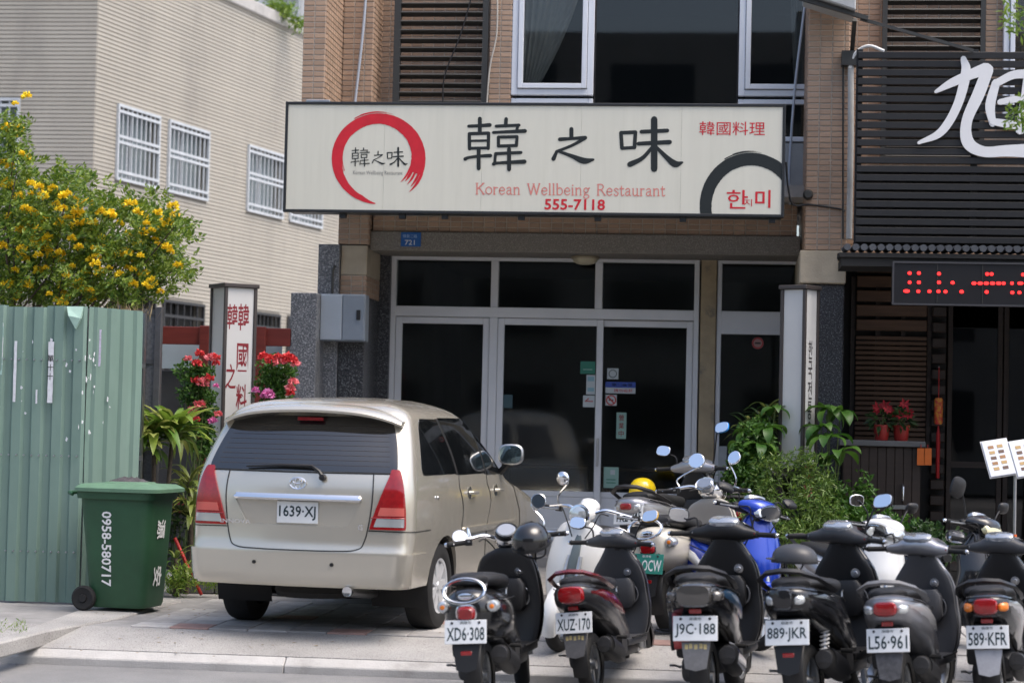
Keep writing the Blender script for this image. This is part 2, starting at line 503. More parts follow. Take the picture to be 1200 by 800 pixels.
dF2 = Vector((-dF.x,-dF.y,0))       # runs towards the corner
LF = 9.0
Of = C0 + dF*LF
fu1, fv1 = wall_uv(23,117,Of,dF2,nF); fv0 = fv1-1.2
fh = [(fu1-1.3,fu1,fv0,fv1)]
holed_rect(MB(), Of, dF2, nF, LF, HB, fh).build('wall', M_bjoint, bld)
stuff(tile_field(MB(), Of, dF2, nF, LF, HB, 14.0, 0.052, 0.013, 0.010, fh).build('tile_facing', M_btile, bld))
# roof, parapet, back
mb = MB(); B1 = C0+dW*LW; B2 = B1+dF*LF
mb.quad(*[p+Vector((0,0,HB-0.5)) for p in (C0-dF*0.0-nW*0.05+dW*0.05,B1-nW*0.05,B2,Of+dW*0.05)])
mb.quad(B1, B2, B2+Vector((0,0,HB)), B1+Vector((0,0,HB)))
mb.build('roof', M_conc, bld)
MB().prism([(-0.18,0),(0.07,0),(0.07,0.22),(-0.18,0.22)], C0+Vector((0,0,HB))-dW*0.07, nW, Vector((0,0,1)), -(LW+0.07)).build('coping', M_conc, bld, bevel=0.02)
MB().prism([(-0.18,0),(0.07,0),(0.07,0.22),(-0.18,0.22)], Of+Vector((0,0,HB)), nF, Vector((0,0,1)), -(LF-0.23)).build('coping', M_conc, bld, bevel=0.02)
def barred_window(par, O, U, N, u0, u1, v0, v1, m, nb, rails, pane):
    Z = Vector((0,0,1)); w = u1-u0; h = v1-v0; o = O+U*u0+Z*v0
    dep = 0.16
    wn_ = MB()                       # reveal lining
    for a, b in (((0,0),(w,0)),((w,0),(w,h)),((w,h),(0,h)),((0,h),(0,0))):
        A = o+U*a[0]+Z*a[1]; B_ = o+U*b[0]+Z*b[1]
        wn_.quad(A, B_, B_-N*dep, A-N*dep)
    win = wn_.build('window', M_bjoint, par)
    MB().quad(o-N*dep, o+U*w-N*dep, o+U*w+Z*h-N*dep, o+Z*h-N*dep).build('pane', pane, win)
    fr = MB()
    for zc in (0.5,):
        fr.bar(o+U*0.02-N*(dep-0.02)+Z*h*zc*0+U*w*0.5, o+U*w*0.5+U*0.02-N*(dep-0.02)+Z*h, 0.05, 0.03, N)
    fr.build('sash_bar', m, win)
    g = MB()
    t = 0.022
    for i in range(nb+1):
        u = w*i/nb; tt = t*2 if i in (0,nb) else t
        g.bar(o+U*u+N*0.03, o+U*u+N*0.03+Z*h, tt, tt, N)
    for rr in rails: g.bar(o-U*0.02+N*0.04+Z*h*rr, o+U*(w+0.02)+N*0.04+Z*h*rr, 0.03, 0.045, Z)
    g.build('security_grille', m, win)
    return
    sill = MB(); sill.obox(o+U*w/2+N*0.03-Z*0.04, w/2+0.05, 0.07, 0.03, Matrix((U,N,Z)).transposed())
    sill.build('sill', M_btile, win)
for w_ in wins: barred_window(bld, C0, dW, nW, *w_, M_wgrille, 9, (0.0,0.1,0.5,0.58,0.92,1.0), M_paleglass)
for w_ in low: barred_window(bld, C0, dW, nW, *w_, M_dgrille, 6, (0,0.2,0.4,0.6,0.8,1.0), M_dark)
barred_window(bld, Of, dF2, nF, *fh[0], M_wgrille, 9, (0,0.1,0.5,0.58,0.92,1), M_paleglass)

# pale building far behind with a white grille (seen over the coping)
fb = thing('pale_house', 'pale house with white barred balcony window seen above the beige coping', 'building', (at(330,20,55).x, 55, -0.14))
a = at(262,40,55); b = at(420,-60,55)
MB().box(a.x,b.x,55,63,-0.14,b.z+1).build('wall', mat('pale_render', (0.62,0.63,0.63), 0.8, var=0.1, vscale=1), fb)
g0 = at(312,30,54.9); g1 = at(352,-30,54.9)
wn2 = MB().box(g0.x,g1.x,54.93,54.97,g0.z-0.6,g1.z).build('window', M_paleglass, fb)
g = MB()
for i in range(13):
    xx = g0.x+(g1.x-g0.x)*i/12; g.box(xx-0.02,xx+0.02,54.8,54.84,g0.z-0.6,g1.z)
for i in range(4):
    zz = g0.z-0.6+(g1.z-g0.z+0.6)*i/3; g.box(g0.x,g1.x,54.76,54.8,zz-0.03,zz+0.03)
g.build('security_grille', M_wgrille, wn2)

# building across the street, mirrored in the panes
ob = thing('street_building', 'grey building across the street, mirrored dimly in the dark panes', 'building', (0,-17,-0.14))
M_ob = mat('grey_render', (0.20,0.20,0.19), 0.8, var=0.15, vscale=0.4)
MB().box(-26,20,-28,-17,-0.14,13.0).build('wall', M_ob, ob)
wproto = None
for r_ in range(4):
    for c_ in range(11):
        M = Matrix.Translation((-24+c_*4.0, 0.0, 1.2+r_*3.1))
        if wproto is None:
            wproto = MB().box(0,2.4,0,0.06,0,1.7).build('window', mat('dark_pane', (0.03,0.035,0.04), 0.1), ob, world=False); wproto.matrix_local = M
        else: place(wproto, 'window', ob, M)

# ================================================================== restaurant building
M_rtile = mat('brown_tile', (0.36,0.245,0.17), 0.45, var=0.08, vscale=2, island=0.13)
M_rjoint = mat('pale_joint', (0.42,0.37,0.31), 0.9)
M_granite = mat('grey_granite', (0.10,0.105,0.115), 0.3, col2=(0.42,0.42,0.43), mix=(95,0.50,0.62), var=0.3, vscale=60)
M_granite2 = mat('dark_granite', (0.035,0.037,0.042), 0.25, col2=(0.16,0.165,0.175), mix=(80,0.52,0.62), var=0.3, vscale=50)
M_washed = mat('washed_stone', (0.17,0.155,0.135), 0.7, col2=(0.33,0.31,0.28), mix=(110,0.5,0.62), bump=0.4, bscale=120)
M_beige = mat('beige_render', (0.42,0.36,0.27), 0.75, var=0.2, vscale=4, bump=0.2, bscale=60)
M_louver = mat('louver_grey', (0.045,0.045,0.042), 0.45, 0.2)
YP, YM, YS, YU = 20.0, 20.85, 21.7, 21.05
EX, EZ, NY = Vector((1,0,0)), Vector((0,0,1)), Vector((0,-1,0))
ZT = at(600,-60,YU).z              # everything built up to here
def X(px, py, Y): return at(px, py, Y).x
def Z(px, py, Y): return at(px, py, Y).z
rb = thing('restaurant_building', 'brown-tiled shop building with white aluminium windows and dark glass shopfront', 'building', (X(690,600,YS),YS,-0.1))
TW, TH_, TG = 0.108, 0.046, 0.009
def tiled_box(x0, x1, y0, y1, z0, z1, name='pier', left=False):
    """pier: mortar core plus tiles on the front and the side that faces right (or left)"""
    MB().box(x0,x1,y0,y1,z0,z1).build(name, M_rjoint, rb)
    t = MB()
    tile_field(t, (x0,y0,z0), EX, NY, x1-x0, z1-z0, TW, TH_, TG, 0.008)
    tile_field(t, (x1,y0,z0), (0,1,0), EX, y1-y0, z1-z0, TW, TH_, TG, 0.008)
    if left: tile_field(t, (x0,y1,z0), (0,-1,0), (-1,0,0), y1-y0, z1-z0, TW, TH_, TG, 0.008)
    stuff(t.build('tile_facing', M_rtile, rb))
zS = Z(333,205,YP)                 # hidden behind the signboard
xA0, xA1 = X(355,60,YP), X(381,60,YP)
tiled_box(xA0, xA1, YP, YM+0.9, zS, ZT)
xB1 = X(437,60,YM)
tiled_box(xA1+0.012, xB1, YM, 22.4, Z(400,286,YM), ZT)
# floor slab edge / soffit hidden behind signboard
MB().box(xA0, X(1000,200,YP), YP+0.45, 22.3, zS-0.12, zS-0.002).build('slab', M_conc, rb)
# upper wall with louver screen and windows
xL0, xL1 = X(463,60,YU), X(572,60,YU)
xW0, xW1, xW2, xW3 = X(600,60,YU), X(696,60,YU), X(866,60,YU), X(946,60,YU)
zW0 = Z(650,112,YU)
zWb = zS
YW = YU+0.30
MB().box(xB1-0.02, xW0, YW, YW+0.2, zWb, ZT).build('wall', M_rjoint, rb)
t = MB()
tile_field(t, (xB1-0.02,YW,zWb), EX, NY, xW0-xB1+0.02, ZT-zWb, TW, TH_, TG, 0.008)
stuff(t.build('tile_facing', M_rtile, rb))
tiled_box(xL1+0.02, xW0-0.01, YU-0.02, YW-0.01, zWb, ZT)
lo = MB(); lo.box(xL0-0.01,xL0+0.06,YU-0.04,YU+0.02,zWb,ZT); lo.box(xL1-0.06,xL1,YU-0.04,YU+0.02,zWb,ZT)
lf = lo.build('louver_frame', M_louver, rb)
pz = 0.0935; zz = zWb+0.05; sl0 = None
while zz < ZT:
    M = Matrix.Translation((0,0,zz))
    if sl0 is None:
        sl0 = MB().obox(((xL0+xL1)/2,YU-0.01,0),(xL1-xL0)/2-0.05,0.035,0.007,Matrix.Rotation(R(-32),3,'X')).build('slat', M_louver, rb, world=True)
        base = sl0.location.copy(); sl0.matrix_local = M
    else: place(sl0, 'slat', rb, M)
    zz += pz
# upper windows
M_wframe = mat('white_frame', (0.66,0.69,0.74), 0.35, var=0.03)
def frame_rect(x0,x1,z0,z1,y0,y1,t):
    m = MB()
    m.box(x0,x0+t,y0,y1,z0,z1); m.box(x1-t,x1,y0,y1,z0,z1); m.box(x0+t,x1-t,y0,y1,z0,z0+t); m.box(x0+t,x1-t,y0,y1,z1-t,z1); return m
def window(x0,x1,z0,z1,y,t,m,par,glass,sash=True):
    w = frame_rect(x0,x1,z0,z1,y,y+0.09,t).build('window', m, par, bevel=0.006)
    if sash:
        frame_rect(x0+t+0.004,x1-t-0.004,z0+t+0.004,z1-t-0.004,y-0.025,y+0.05,t*0.8).build('sash', m, w, bevel=0.005)
    MB().box(x0+t*0.9,x1-t*0.9,y+0.03,y+0.036,z0+t*0.9,z1-t*0.9).build('pane', glass, w)
    return w
ZWT = ZT
window(xW0,xW1,zW0,ZWT,YU-0.02,0.065,M_wframe,rb,M_winglass)
window(xW0,xW1,zWb,zW0-0.03,YU,0.05,M_wframe,rb,M_winglass,False)
window(xW1+0.004,xW2-0.004,zWb,ZWT,YU+0.03,0.012,mat('dark_frame',(0.02,0.02,0.022),0.4),rb,M_winglass,False)
window(xW2,xW3+0.1,zW0,ZWT,YU-0.02,0.065,M_wframe,rb,M_winglass)
window(xW2,xW3+0.1,Z(930,166,YU),zW0-0.03,YU,0.05,M_wframe,rb,M_winglass,False)
MB().box(xW2,xW3,YU-0.01,YU+0.05,zWb,Z(930,168,YU)).build('spandrel_panel', mat('grey_panel',(0.30,0.31,0.31),0.5,var=0.1), rb)
# room upstairs
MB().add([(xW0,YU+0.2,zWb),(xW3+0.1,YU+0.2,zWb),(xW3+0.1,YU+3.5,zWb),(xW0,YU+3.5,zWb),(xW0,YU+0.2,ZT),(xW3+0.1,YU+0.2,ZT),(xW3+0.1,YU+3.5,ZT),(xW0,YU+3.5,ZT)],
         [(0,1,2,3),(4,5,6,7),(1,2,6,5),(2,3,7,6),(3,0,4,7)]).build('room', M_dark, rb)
M_curt = mat('grey_curtain', (0.60,0.58,0.56), 0.9, var=0.1)
def curtain(x0, x1, xg, z0, z1, y, label):
    """drape hanging from z1 gathered to xg at the bottom"""
    m = MB(); n = 60; rows = 14; vs_ = []
    for j in range(rows):
        t = j/(rows-1)
        for i in range(n):
            s = i/(n-1); xx = (x0+(x1-x0)*s)*(1-t**1.6)+(xg+(s-0.5)*0.14)*t**1.6
            vs_.append((xx, y+0.035*math.sin(s*52)*(1-0.5*t), z1+(z0-z1)*t))
    m.add(vs_, [(j*n+i, j*n+i+1, (j+1)*n+i+1, (j+1)*n+i) for j in range(rows-1) for i in range(n-1)])
    return tag(m.build('curtain', M_curt, smooth=80), label, 'curtain')
curtain(xW0+0.07, xW1-0.1, xW0+0.16, zW0+0.05, ZT, YU+0.16, 'grey curtain gathered to the left behind the white casement above the sign')
curtain(X(925,30,YU), xW3-0.02, xW3-0.05, Z(930,105,YU), ZT, YU+0.16, 'grey curtain at the right edge of the upper window beside the pier')
# right pier
xR0, xR1 = X(946,150,YP), X(994,150,YP)
zR0 = Z(965,293,YP)
tiled_box(xR0, xR1, YP, 22.3, zR0, ZT, left=True)
MB().box(xR0-0.05,xR1,YP-0.01,22.3,Z(965,332,YP),zR0-0.004).build('pier_block', M_beige, rb, bevel=0.01)
MB().box(xR0-0.02,xR1-0.01,YP+0.05,22.3,-0.1,Z(965,332,YP)-0.004).build('pier', M_granite2, rb, bevel=0.01)
# tiled beam and washed stone beam above the shopfront
zb0, zb1, zb2 = Z(690,299,21.2), Z(690,274,21.0), zS-0.13
xo0, xo1 = X(434,285,YM), xR0-0.06
MB().box(xo0,xo1,20.98,21.5,zb1,zb2).build('beam', M_rjoint, rb)
t = MB(); tile_field(t,(xo0,20.98,zb1),EX,NY,xo1-xo0,zb2-zb1,TW,TH_,TG,0.008); stuff(t.build('tile_facing',M_rtile,rb))
MB().box(xo0-0.02,xo1+0.04,20.93,21.9,zb0,zb1-0.003).build('lintel', M_washed, rb, bevel=0.01)
xs0_ = X(459,330,21.7)
# lower left pier: granite, beige block, tile band
xG0, xG1, xG2 = X(373,310,YM-0.05), X(399,310,YM), X(430,310,YM)
zq0, zq1, zq2 = Z(410,347,YM), Z(410,322,YM), Z(410,287,YM)
MB().box(xG0,xG1,YM-0.06,22.2,-0.1,zq2).build('granite_cladding', M_granite, rb, bevel=0.006)
MB().box(xG1+0.003,xG2,YM,22.2,zq1,zq2-0.003).build('pier_block', M_beige, rb, bevel=0.008)
MB().box(xG1+0.003,xG2-0.01,YM+0.012,22.2,zq0,zq1-0.002).build('pier', M_rjoint, rb)
t = MB(); tile_field(t,(xG1+0.003,YM+0.012,zq0),EX,NY,xG2-xG1-0.013,zq1-zq0,TW,TH_,TG,0.008); tile_field(t,(xG2-0.01,YM+0.012,zq0),(0,1,0),EX,0.9,zq1-zq0,TW,TH_,TG,0.008)
stuff(t.build('tile_facing',M_rtile,rb))
MB().box(xG1+0.003,xG2-0.005,YM-0.02,YS+0.1,-0.1,zq0-0.003).build('granite_cladding', M_granite2, rb, bevel=0.006)
MB().box(xG2-0.004,xs0_,YS-0.08,YS+0.3,-0.1,zq2).build('granite_cladding', M_granite2, rb)
xg, xh = X(340,380,YM-0.45), X(371,380,YM-0.45)
MB().box(xg,xh,YM-0.45,YM+0.7,-0.1,Z(356,343,YM-0.45)).build('granite_post', M_granite, rb, bevel=0.008)

# shopfront -------------------------------------------------------
zF = 0.36                                     # shop floor
xs0, xs1 = X(459,330,YS), X(820,330,YS)
zt1, zt0, zd1 = Z(600,300,YS), Z(640,361,YS), Z(640,378,YS)
zk = Z(690,576,YS)
m1, m2 = X(580,330,YS), X(702,330,YS)
M_shopglass = glassmat('shop_glass', (0.74,0.78,0.77), 0.015, 0.05)
sf = frame_rect(xs0,xs1,zF,zt1,YS-0.03,YS+0.09,0.055)
sf.box(xs0+0.055,xs1-0.055,YS-0.028,YS+0.088,zd1+0.045,zt0)          # transom rail
for m_ in (m1,m2): sf.box(m_-0.04,m_+0.04,YS-0.026,YS+0.086,zt0,zt1-0.055)
sf.box(m1-0.045,m1+0.045,YS-0.026,YS+0.086,zF+0.055,zd1+0.045)
front = sf.build('shopfront_frame', M_alu, rb, bevel=0.005)
def pane(x0,x1,z0,z1,par,y=YS+0.02): return MB().box(x0,x1,y,y+0.008,z0,z1).build('pane', M_shopglass, par)
for a, b in ((xs0+0.05,m1-0.035),(m1+0.035,m2-0.035),(m2+0.035,xs1-0.05)): pane(a,b,zt0-0.005,zt1-0.05,front)
def leaf_door(x0,x1,y,name,label=None):
    d = frame_rect(x0,x1,zF+0.06,zd1+0.04,y,y+0.05,0.07)
    d.box(x0+0.07,x1-0.07,y+0.004,y+0.046,zk-0.06,zk)
    d = d.build(name, M_alu, rb, bevel=0.005)
    pane(x0+0.065,x1-0.065,zk-0.005,zd1-0.025,d,y+0.02)
    MB().box(x0+0.068,x1-0.068,y+0.012,y+0.036,zF+0.125,zk-0.055).build('kick_panel', M_alu, d)
    return d
leaf_door(xs0+0.058,m1-0.047,YS+0.0,'fixed_panel')
d1 = leaf_door(m1+0.047,m2+0.06,YS-0.022,'door')
d2 = leaf_door(m2-0.02,xs1-0.058,YS+0.034,'door')
MB().box(m2+0.01,m2+0.035,YS-0.045,YS-0.022,1.15,1.45).build('door_handle', M_steel, d1, bevel=0.004)
# tan stone column and right-hand window
xc0, xc1 = X(820,400,YS), X(839,400,YS)
M_column = mat('worn_tan_stone', (0.34,0.27,0.17), 0.6, var=0.25, vscale=5, col2=(0.13,0.12,0.10), mix=(3.2,0.55,0.68))
MB().box(xc0+0.004,xc1,YS-0.06,YS+0.14,zF-0.3,zt1).build('column', M_column, rb, bevel=0.008)
xr = X(940,380,YS)
wr = frame_rect(xc1+0.004,xr,zF,zt1,YS-0.03,YS+0.09,0.05)
wr.box(xc1+0.05,xr-0.05,YS-0.028,YS+0.088,Z(880,392,YS),Z(880,365,YS))
wr = wr.build('window', M_alu, rb, bevel=0.005)
pane(xc1+0.045,xr-0.045,Z(880,368,YS),zt1-0.045,wr); pane(xc1+0.045,xr-0.045,zF+0.045,Z(880,390,YS),wr)
# dining room behind the glass
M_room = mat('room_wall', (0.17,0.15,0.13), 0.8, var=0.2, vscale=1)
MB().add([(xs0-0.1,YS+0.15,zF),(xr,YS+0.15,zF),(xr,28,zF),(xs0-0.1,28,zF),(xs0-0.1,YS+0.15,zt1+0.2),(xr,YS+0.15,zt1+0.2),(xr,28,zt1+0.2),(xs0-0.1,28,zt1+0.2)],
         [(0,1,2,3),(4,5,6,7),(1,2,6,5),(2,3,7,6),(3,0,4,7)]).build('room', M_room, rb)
MB().box(xs0-0.15,xr+0.02,YS-0.05,28.1,-0.1,zF-0.004).build('floor', M_conc, rb)
# steps to the door
M_step = mat('grey_step', (0.22,0.21,0.20), 0.7, var=0.2, vscale=5)
for k in range(3):
    MB().box(X(470,600,YM),xc1+0.05,YS-0.06-0.3*(k+1),YS-0.06-0.3*k-0.004,-0.004,zF-0.02-0.11*k).build('step', M_step, rb, bevel=0.012)
struct(MB().box(X(560,640,20),xc1+0.6,17.75,YS-0.99,-0.004,0.13).build('porch', M_step, bevel=0.015))
# a few restaurant furnishings faintly visible inside
M_wood = mat('table_wood', (0.12,0.06,0.03), 0.5, var=0.2, vscale=6)
for i, (px, yy) in enumerate(((520,24.0),(640,24.6),(760,23.9))):
    c = at(px,470,yy)
    t_ = thing('dining_table', ['dark wooden dining table behind the left shopfront pane','dark wooden dining table behind the sliding door pane','dark wooden dining table behind the stickered pane'][i], 'table', (c.x,yy,zF), 0, 'dining tables inside')
    MB().box(-0.55,0.55,-0.35,0.35,0.70,0.74).build('table_top', M_wood, t_, world=False, bevel=0.01)
    for sx in (-0.48,0.48):
        for sy in (-0.28,0.28): MB().box(sx-0.03,sx+0.03,sy-0.03,sy+0.03,0,0.699).build('leg', M_wood, t_, world=False)

# ================================================================== signboard
YSG = 19.45
sTL, sTR, sBL, sBR = at(333,119,YSG), at(921,122,YSG), at(333,249,YSG), at(919,254,YSG)
sx0, sx1 = (sTL.x+sBL.x)/2, (sTR.x+sBR.x)/2; sz1, sz0 = (sTL.z+sTR.z)/2, (sBL.z+sBR.z)/2
M_signface = mat('cream_sign_face', (0.60,0.585,0.50), 0.35, var=0.035, vscale=1.5, col2=(0.57,0.555,0.47), mix=(2.2,0.5,0.75), stretch=(6,1,0.4))
M_signcase = mat('black_sign_case', (0.018,0.02,0.022), 0.4)
M_ink = mat('black_vinyl', (0.010,0.014,0.014), 0.5)
M_redv = mat('red_vinyl', (0.52,0.012,0.025), 0.5, var=0.12, vscale=12)
M_pinkv = mat('faded_red_vinyl', (0.60,0.20,0.17), 0.5)
M_greyv = mat('grey_vinyl', (0.22,0.22,0.21), 0.5)
sign = thing('signboard', 'wide cream light-box signboard with black frame, red brush ring and black characters', 'sign', ((sx0+sx1)/2,YSG,sz0))
MB().box(sx0+0.02,sx1-0.02,YSG+0.03,YSG+0.42,sz0+0.02,sz1-0.02).build('case', M_signcase, sign)
frame_rect(sx0,sx1,sz0,sz1,YSG,YSG+0.06,0.028).build('frame', M_signcase, sign, bevel=0.004)
npan = 5
for i in range(npan):
    a = sx0+0.026+(sx1-sx0-0.052)*i/npan; b = sx0+0.026+(sx1-sx0-0.052)*(i+1)/npan
    MB().box(a+0.0007,b-0.0007,YSG+0.012,YSG+0.029,sz0+0.027,sz1-0.027).build('face_panel', M_signface, sign)
def smap(u, v, lift=0.0):
    p = at(u, v, YSG); return Vector((p.x, YSG+0.0105-lift, p.z))
HAN = [([(82,98),(135,96),(188,92)],[16,17,20]),([(138,60),(138,125)],20),([(85,137),(86,212)],17),([(85,136),(182,133)],17),([(182,133),(180,210)],17),
       ([(88,172),(178,170)],12),([(88,209),(180,207)],15),([(64,263),(80,256),(130,249),(191,246)],[19,15,16,19]),([(132,212),(132,310)],20),
       ([(270,62),(268,96)],19),([(220,98),(335,93)],16),([(330,93),(322,122)],15),([(206,130),(240,128),(365,122)],[15,15,20]),
       ([(231,153),(232,198)],16),([(231,153),(325,151)],16),([(325,151),(322,196)],16),([(231,198),(322,195)],16),
       ([(217,236),(345,230)],16),([(217,236),(212,285)],15),([(207,288),(230,283),(362,276)],[18,15,22]),([(285,212),(285,315)],20)]
ZHI = [([(598,112),(598,150)],21),([(540,164),(600,160),(668,156)],[20,16,20]),([(664,160),(600,195),(522,226)],[18,15,15]),([(524,226),(508,262)],[15,22]),
       ([(528,222),(600,248),(660,272),(708,266)],[13,20,32,12])]
MI = [([(847,131),(852,208)],19),([(847,131),(920,128)],19),([(920,128),(915,205)],19),([(852,209),(915,205)],17),([(950,126),(1080,120)],20),
      ([(935,186),(1092,178)],[20,23]),([(1014,64),(1014,312)],33),([(1003,205),(955,258),(892,290)],[17,21,28]),([(1026,205),(1080,258),(1120,288),(1156,280)],[17,25,34,10])]
lift = [0.0]
def draw(mb, strokes, f, k=1.0):
    for pts, ws in strokes:
        ws = [w*k for w in ws] if isinstance(ws, list) else ws*k
        stroke(mb, [f(p) for p in pts], ws, smap, 0.0012+lift[0]*0.00012); lift[0] += 1
K5 = 280/1200
f5 = lambda p: (530+p[0]*K5, 125+p[1]*K5)
for nm, S in (('character',HAN),('character',ZHI),('character',MI)):
    lift[0] = 0; m = MB(); draw(m, S, f5, K5); m.build('lettering', M_ink, sign)
for S, (u0,u1,v0,v1), (a0,a1,b0,b1) in ((HAN,(62,368,58,318),(411,433,173,195)),(ZHI,(498,715,108,275),(435.5,451.5,177,192)),(MI,(845,1158,62,318),(453.5,477.5,173,195))):
    lift[0] = 0; m = MB(); kk = (a1-a0)/(u1-u0)
    draw(m, S, lambda p: (a0+(p[0]-u0)/(u1-u0)*(a1-a0), b0+(p[1]-v0)/(v1-v0)*(b1-b0)), kk*0.9); m.build('lettering', M_ink, sign)
def brush_ring(cx, cy, rx, ry, a0, a1, wfun, m_, streaks, clipx=None):
    """angles in degrees clockwise from straight down"""
    m = MB(); n = 90; A = []; B = []
    rr_ = random.Random(5)
    for i in range(n+1):
        t = i/n; a = R(a0+(a1-a0)*t); w = wfun(t)
        j = rr_.uniform(-0.25,0.25)
        ox, oy = -math.sin(a), math.cos(a)
        po = [cx+ox*(rx+j*0.5), cy+oy*(ry+j*0.5)]; pi_ = [cx+ox*(rx-w+j), cy+oy*(ry-w+j)]
        if clipx:
            po[0] = min(po[0], clipx); pi_[0] = min(pi_[0], clipx)
        A.append(smap(*po, 0.0012)); B.append(smap(*pi_, 0.0012))
    o = len(m.v); m.v += A+B
    m.f += [(i, i+1, n+1+i+1, n+1+i) for i in range(n)]
    for k, (r_, s0, s1, w) in enumerate(streaks):
        pts = []
        for i in range(9):
            a = R(s0+(s1-s0)*i/8); pts.append((cx-math.sin(a)*(rx-r_), cy+math.cos(a)*(ry-r_)))
        stroke(m, pts, [w]*5+[w*0.8,w*0.6,w*0.4,w*0.15], smap, 0.0014+0.0001*k, m=2)
    m.build('brush_ring', m_, sign)
def wf(t):
    if t < 0.06: return 1.2+t/0.06*5
    if t < 0.3: return 6.2+(t-0.06)/0.24*6.5
    if t < 0.62: return 12.7-(t-0.3)/0.32*0.5
    return 12.2+(t-0.62)/0.38*5.5
brush_ring(443.5,186,55,53.2,4,292,wf,M_redv,[(1.2,290,318,3.2),(4.6,290,312,3.0),(9.2,290,313,2.6),(13.5,290,311,3.2),(16.5,288,318,2.4),(-1.3,150,198,1.1),(-2.0,158,190,0.7),(12.5,70,110,0.8)])
brush_ring(880,241,60,62,78,245,lambda t: 13.6+1.2*math.sin(t*3),M_ink,[(-1.2,150,192,1.2),(-2.2,160,185,0.7)],clipx=916.2)
def stext(body, u, v, wpx, hpx, m_, bold=0.0, name='lettering'):
    a = smap(u-wpx/2,v,0.0014); b = smap(u+wpx/2,v,0.0014); c = smap(u,v+hpx/2,0.0014); d = smap(u,v-hpx/2,0.0014)
    m = MB(); text(m, body, (a+b)/2, (1,0,0), (0,0,1), (b-a).length, (d-c).length, bold); return m.build(name, m_, sign)
stext('韓國料理',858,150.5,77,16,M_redv,0.0)
stext('555-7118',673.5,239.7,71,13,M_redv,0.022)
stext('한',864,233.5,25,22,M_redv,0.006); stext('지',876.5,237.5,9.5,8.5,M_redv,0.0); stext('미',894,233,18,21,M_redv,0.012)
stext('Korean Wellbeing Restaurant',442.5,203,58,6,M_greyv)
# serif lettering drawn as pen strokes
SER = {'K':(9,[[(1.5,0),(1.5,10)],[(8,10),(1.8,4.6)],[(3.4,6),(8.3,0)]],[(0.3,0,2.7),(0.3,10,2.7),(6.6,0,9.4),(6.4,10,9)]),
 'o':(7,[[(3.5,0),(1,1.6),(1,5),(3.5,6.6),(6,5),(6,1.6),(3.5,0)]],[]),'r':(5,[[(1.3,0),(1.3,6.5)],[(1.3,4.6),(2.7,6.3),(4.5,6.1)]],[(0.3,0,2.6),(0.3,6.5,1.3)]),
 'e':(6.5,[[(1.1,3.6),(5.6,3.6),(5.2,5.6),(3.4,6.6),(1.2,5),(1,2),(3,0),(5.7,1.2)]],[]),'a':(6.5,[[(1.2,5.4),(3,6.6),(4.8,5.4),(4.8,0.8),(6,0.1)],[(4.8,3.9),(2,3.4),(1,1.6),(2.4,0),(4.7,1.3)]],[]),
 'n':(7.2,[[(1.4,0),(1.4,6.5)],[(1.4,5),(3.6,6.5),(5.6,5.3),(5.6,0)]],[(0.4,0,2.6),(4.5,0,6.8),(0.4,6.5,1.4)]),'W':(13,[[(1,10),(3.7,0.2)],[(3.7,0.2),(6.5,9.4)],[(6.5,9.4),(9.2,0.2)],[(9.2,0.2),(12,10)]],[(0,10,2.2),(5.2,10,7.4),(10.9,10,13)]),
 'l':(3.2,[[(1.6,0),(1.6,10.3)]],[(0.5,0,2.8),(0.5,10.2,1.6)]),'b':(7.2,[[(1.4,0.3),(1.4,10.3)],[(1.4,5),(3.6,6.6),(6.1,5),(6.1,1.6),(3.6,0),(1.4,1)]],[(0.4,10.2,1.4)]),
 'i':(3.2,[[(1.6,0),(1.6,6.5)],[(1.5,8.8),(1.8,9.1)]],[(0.5,0,2.8),(0.5,6.5,1.6)]),'g':(6.8,[[(3.2,2.4),(1.2,3.6),(1.4,5.6),(3.2,6.6),(5,5.4),(5,3.6),(3.2,2.4)],[(5,6),(6.5,6.5)],[(2.4,2.4),(1.6,1),(5,0.2),(6,-1.6),(3.4,-3),(0.9,-1.8),(2,0.2)]],[]),
 'R':(8.8,[[(1.6,0),(1.6,10)],[(1.6,10),(5,10),(6.8,7.8),(5,5.4),(1.6,5.2)],[(4.4,5.2),(8.4,0)]],[(0.4,0,2.9),(0.4,10,1.6),(7.2,0,9.2)]),
 's':(5.6,[[(4.8,5.4),(2.8,6.6),(1.2,5),(4.6,2.4),(4.2,0.4),(2.4,-0.1),(0.8,1.2)]],[]),'t':(4.4,[[(1.8,8.6),(1.8,1.2),(2.8,0),(4.2,0.7)],[(0.4,6.4),(4,6.4)]],[]),
 'u':(7.2,[[(1.4,6.5),(1.4,1.4),(3,0),(5.4,1.4)],[(5.4,6.5),(5.4,0.1),(6.8,0.1)]],[(0.4,6.5,1.4),(4.4,6.5,5.4)])}
S_ = 'Korean Wellbeing Restaurant'
tot = sum(SER[c][0] if c != ' ' else 5.5 for c in S_)+0.55*len(S_)
m = MB(); u = 557.0; k = 223.0/tot; lift[0] = 0
for c in S_:
    if c == ' ':
        u += (5.5+0.55)*k; m.build('lettering', M_pinkv, sign); m = MB(); continue
    w_, ss, sf_ = SER[c]
    ky = 1.28
    g_ = lambda p: (u+p[0]*k, 227.5+ (u-557)*0.010 - p[1]*ky)
    for st in ss: stroke(m, [g_(p) for p in st], 1.25 if len(st) > 2 else 1.5, smap, 0.0013+0.0001*(lift[0]%7), m=4); lift[0] += 1
    for x0_, y_, x1_ in sf_: stroke(m, [g_((x0_,y_)), g_((x1_,y_))], 0.7, smap, 0.0013+0.0001*(lift[0]%7)); lift[0] += 1
    u += (w_+0.55)*k
m.build('lettering', M_pinkv, sign)
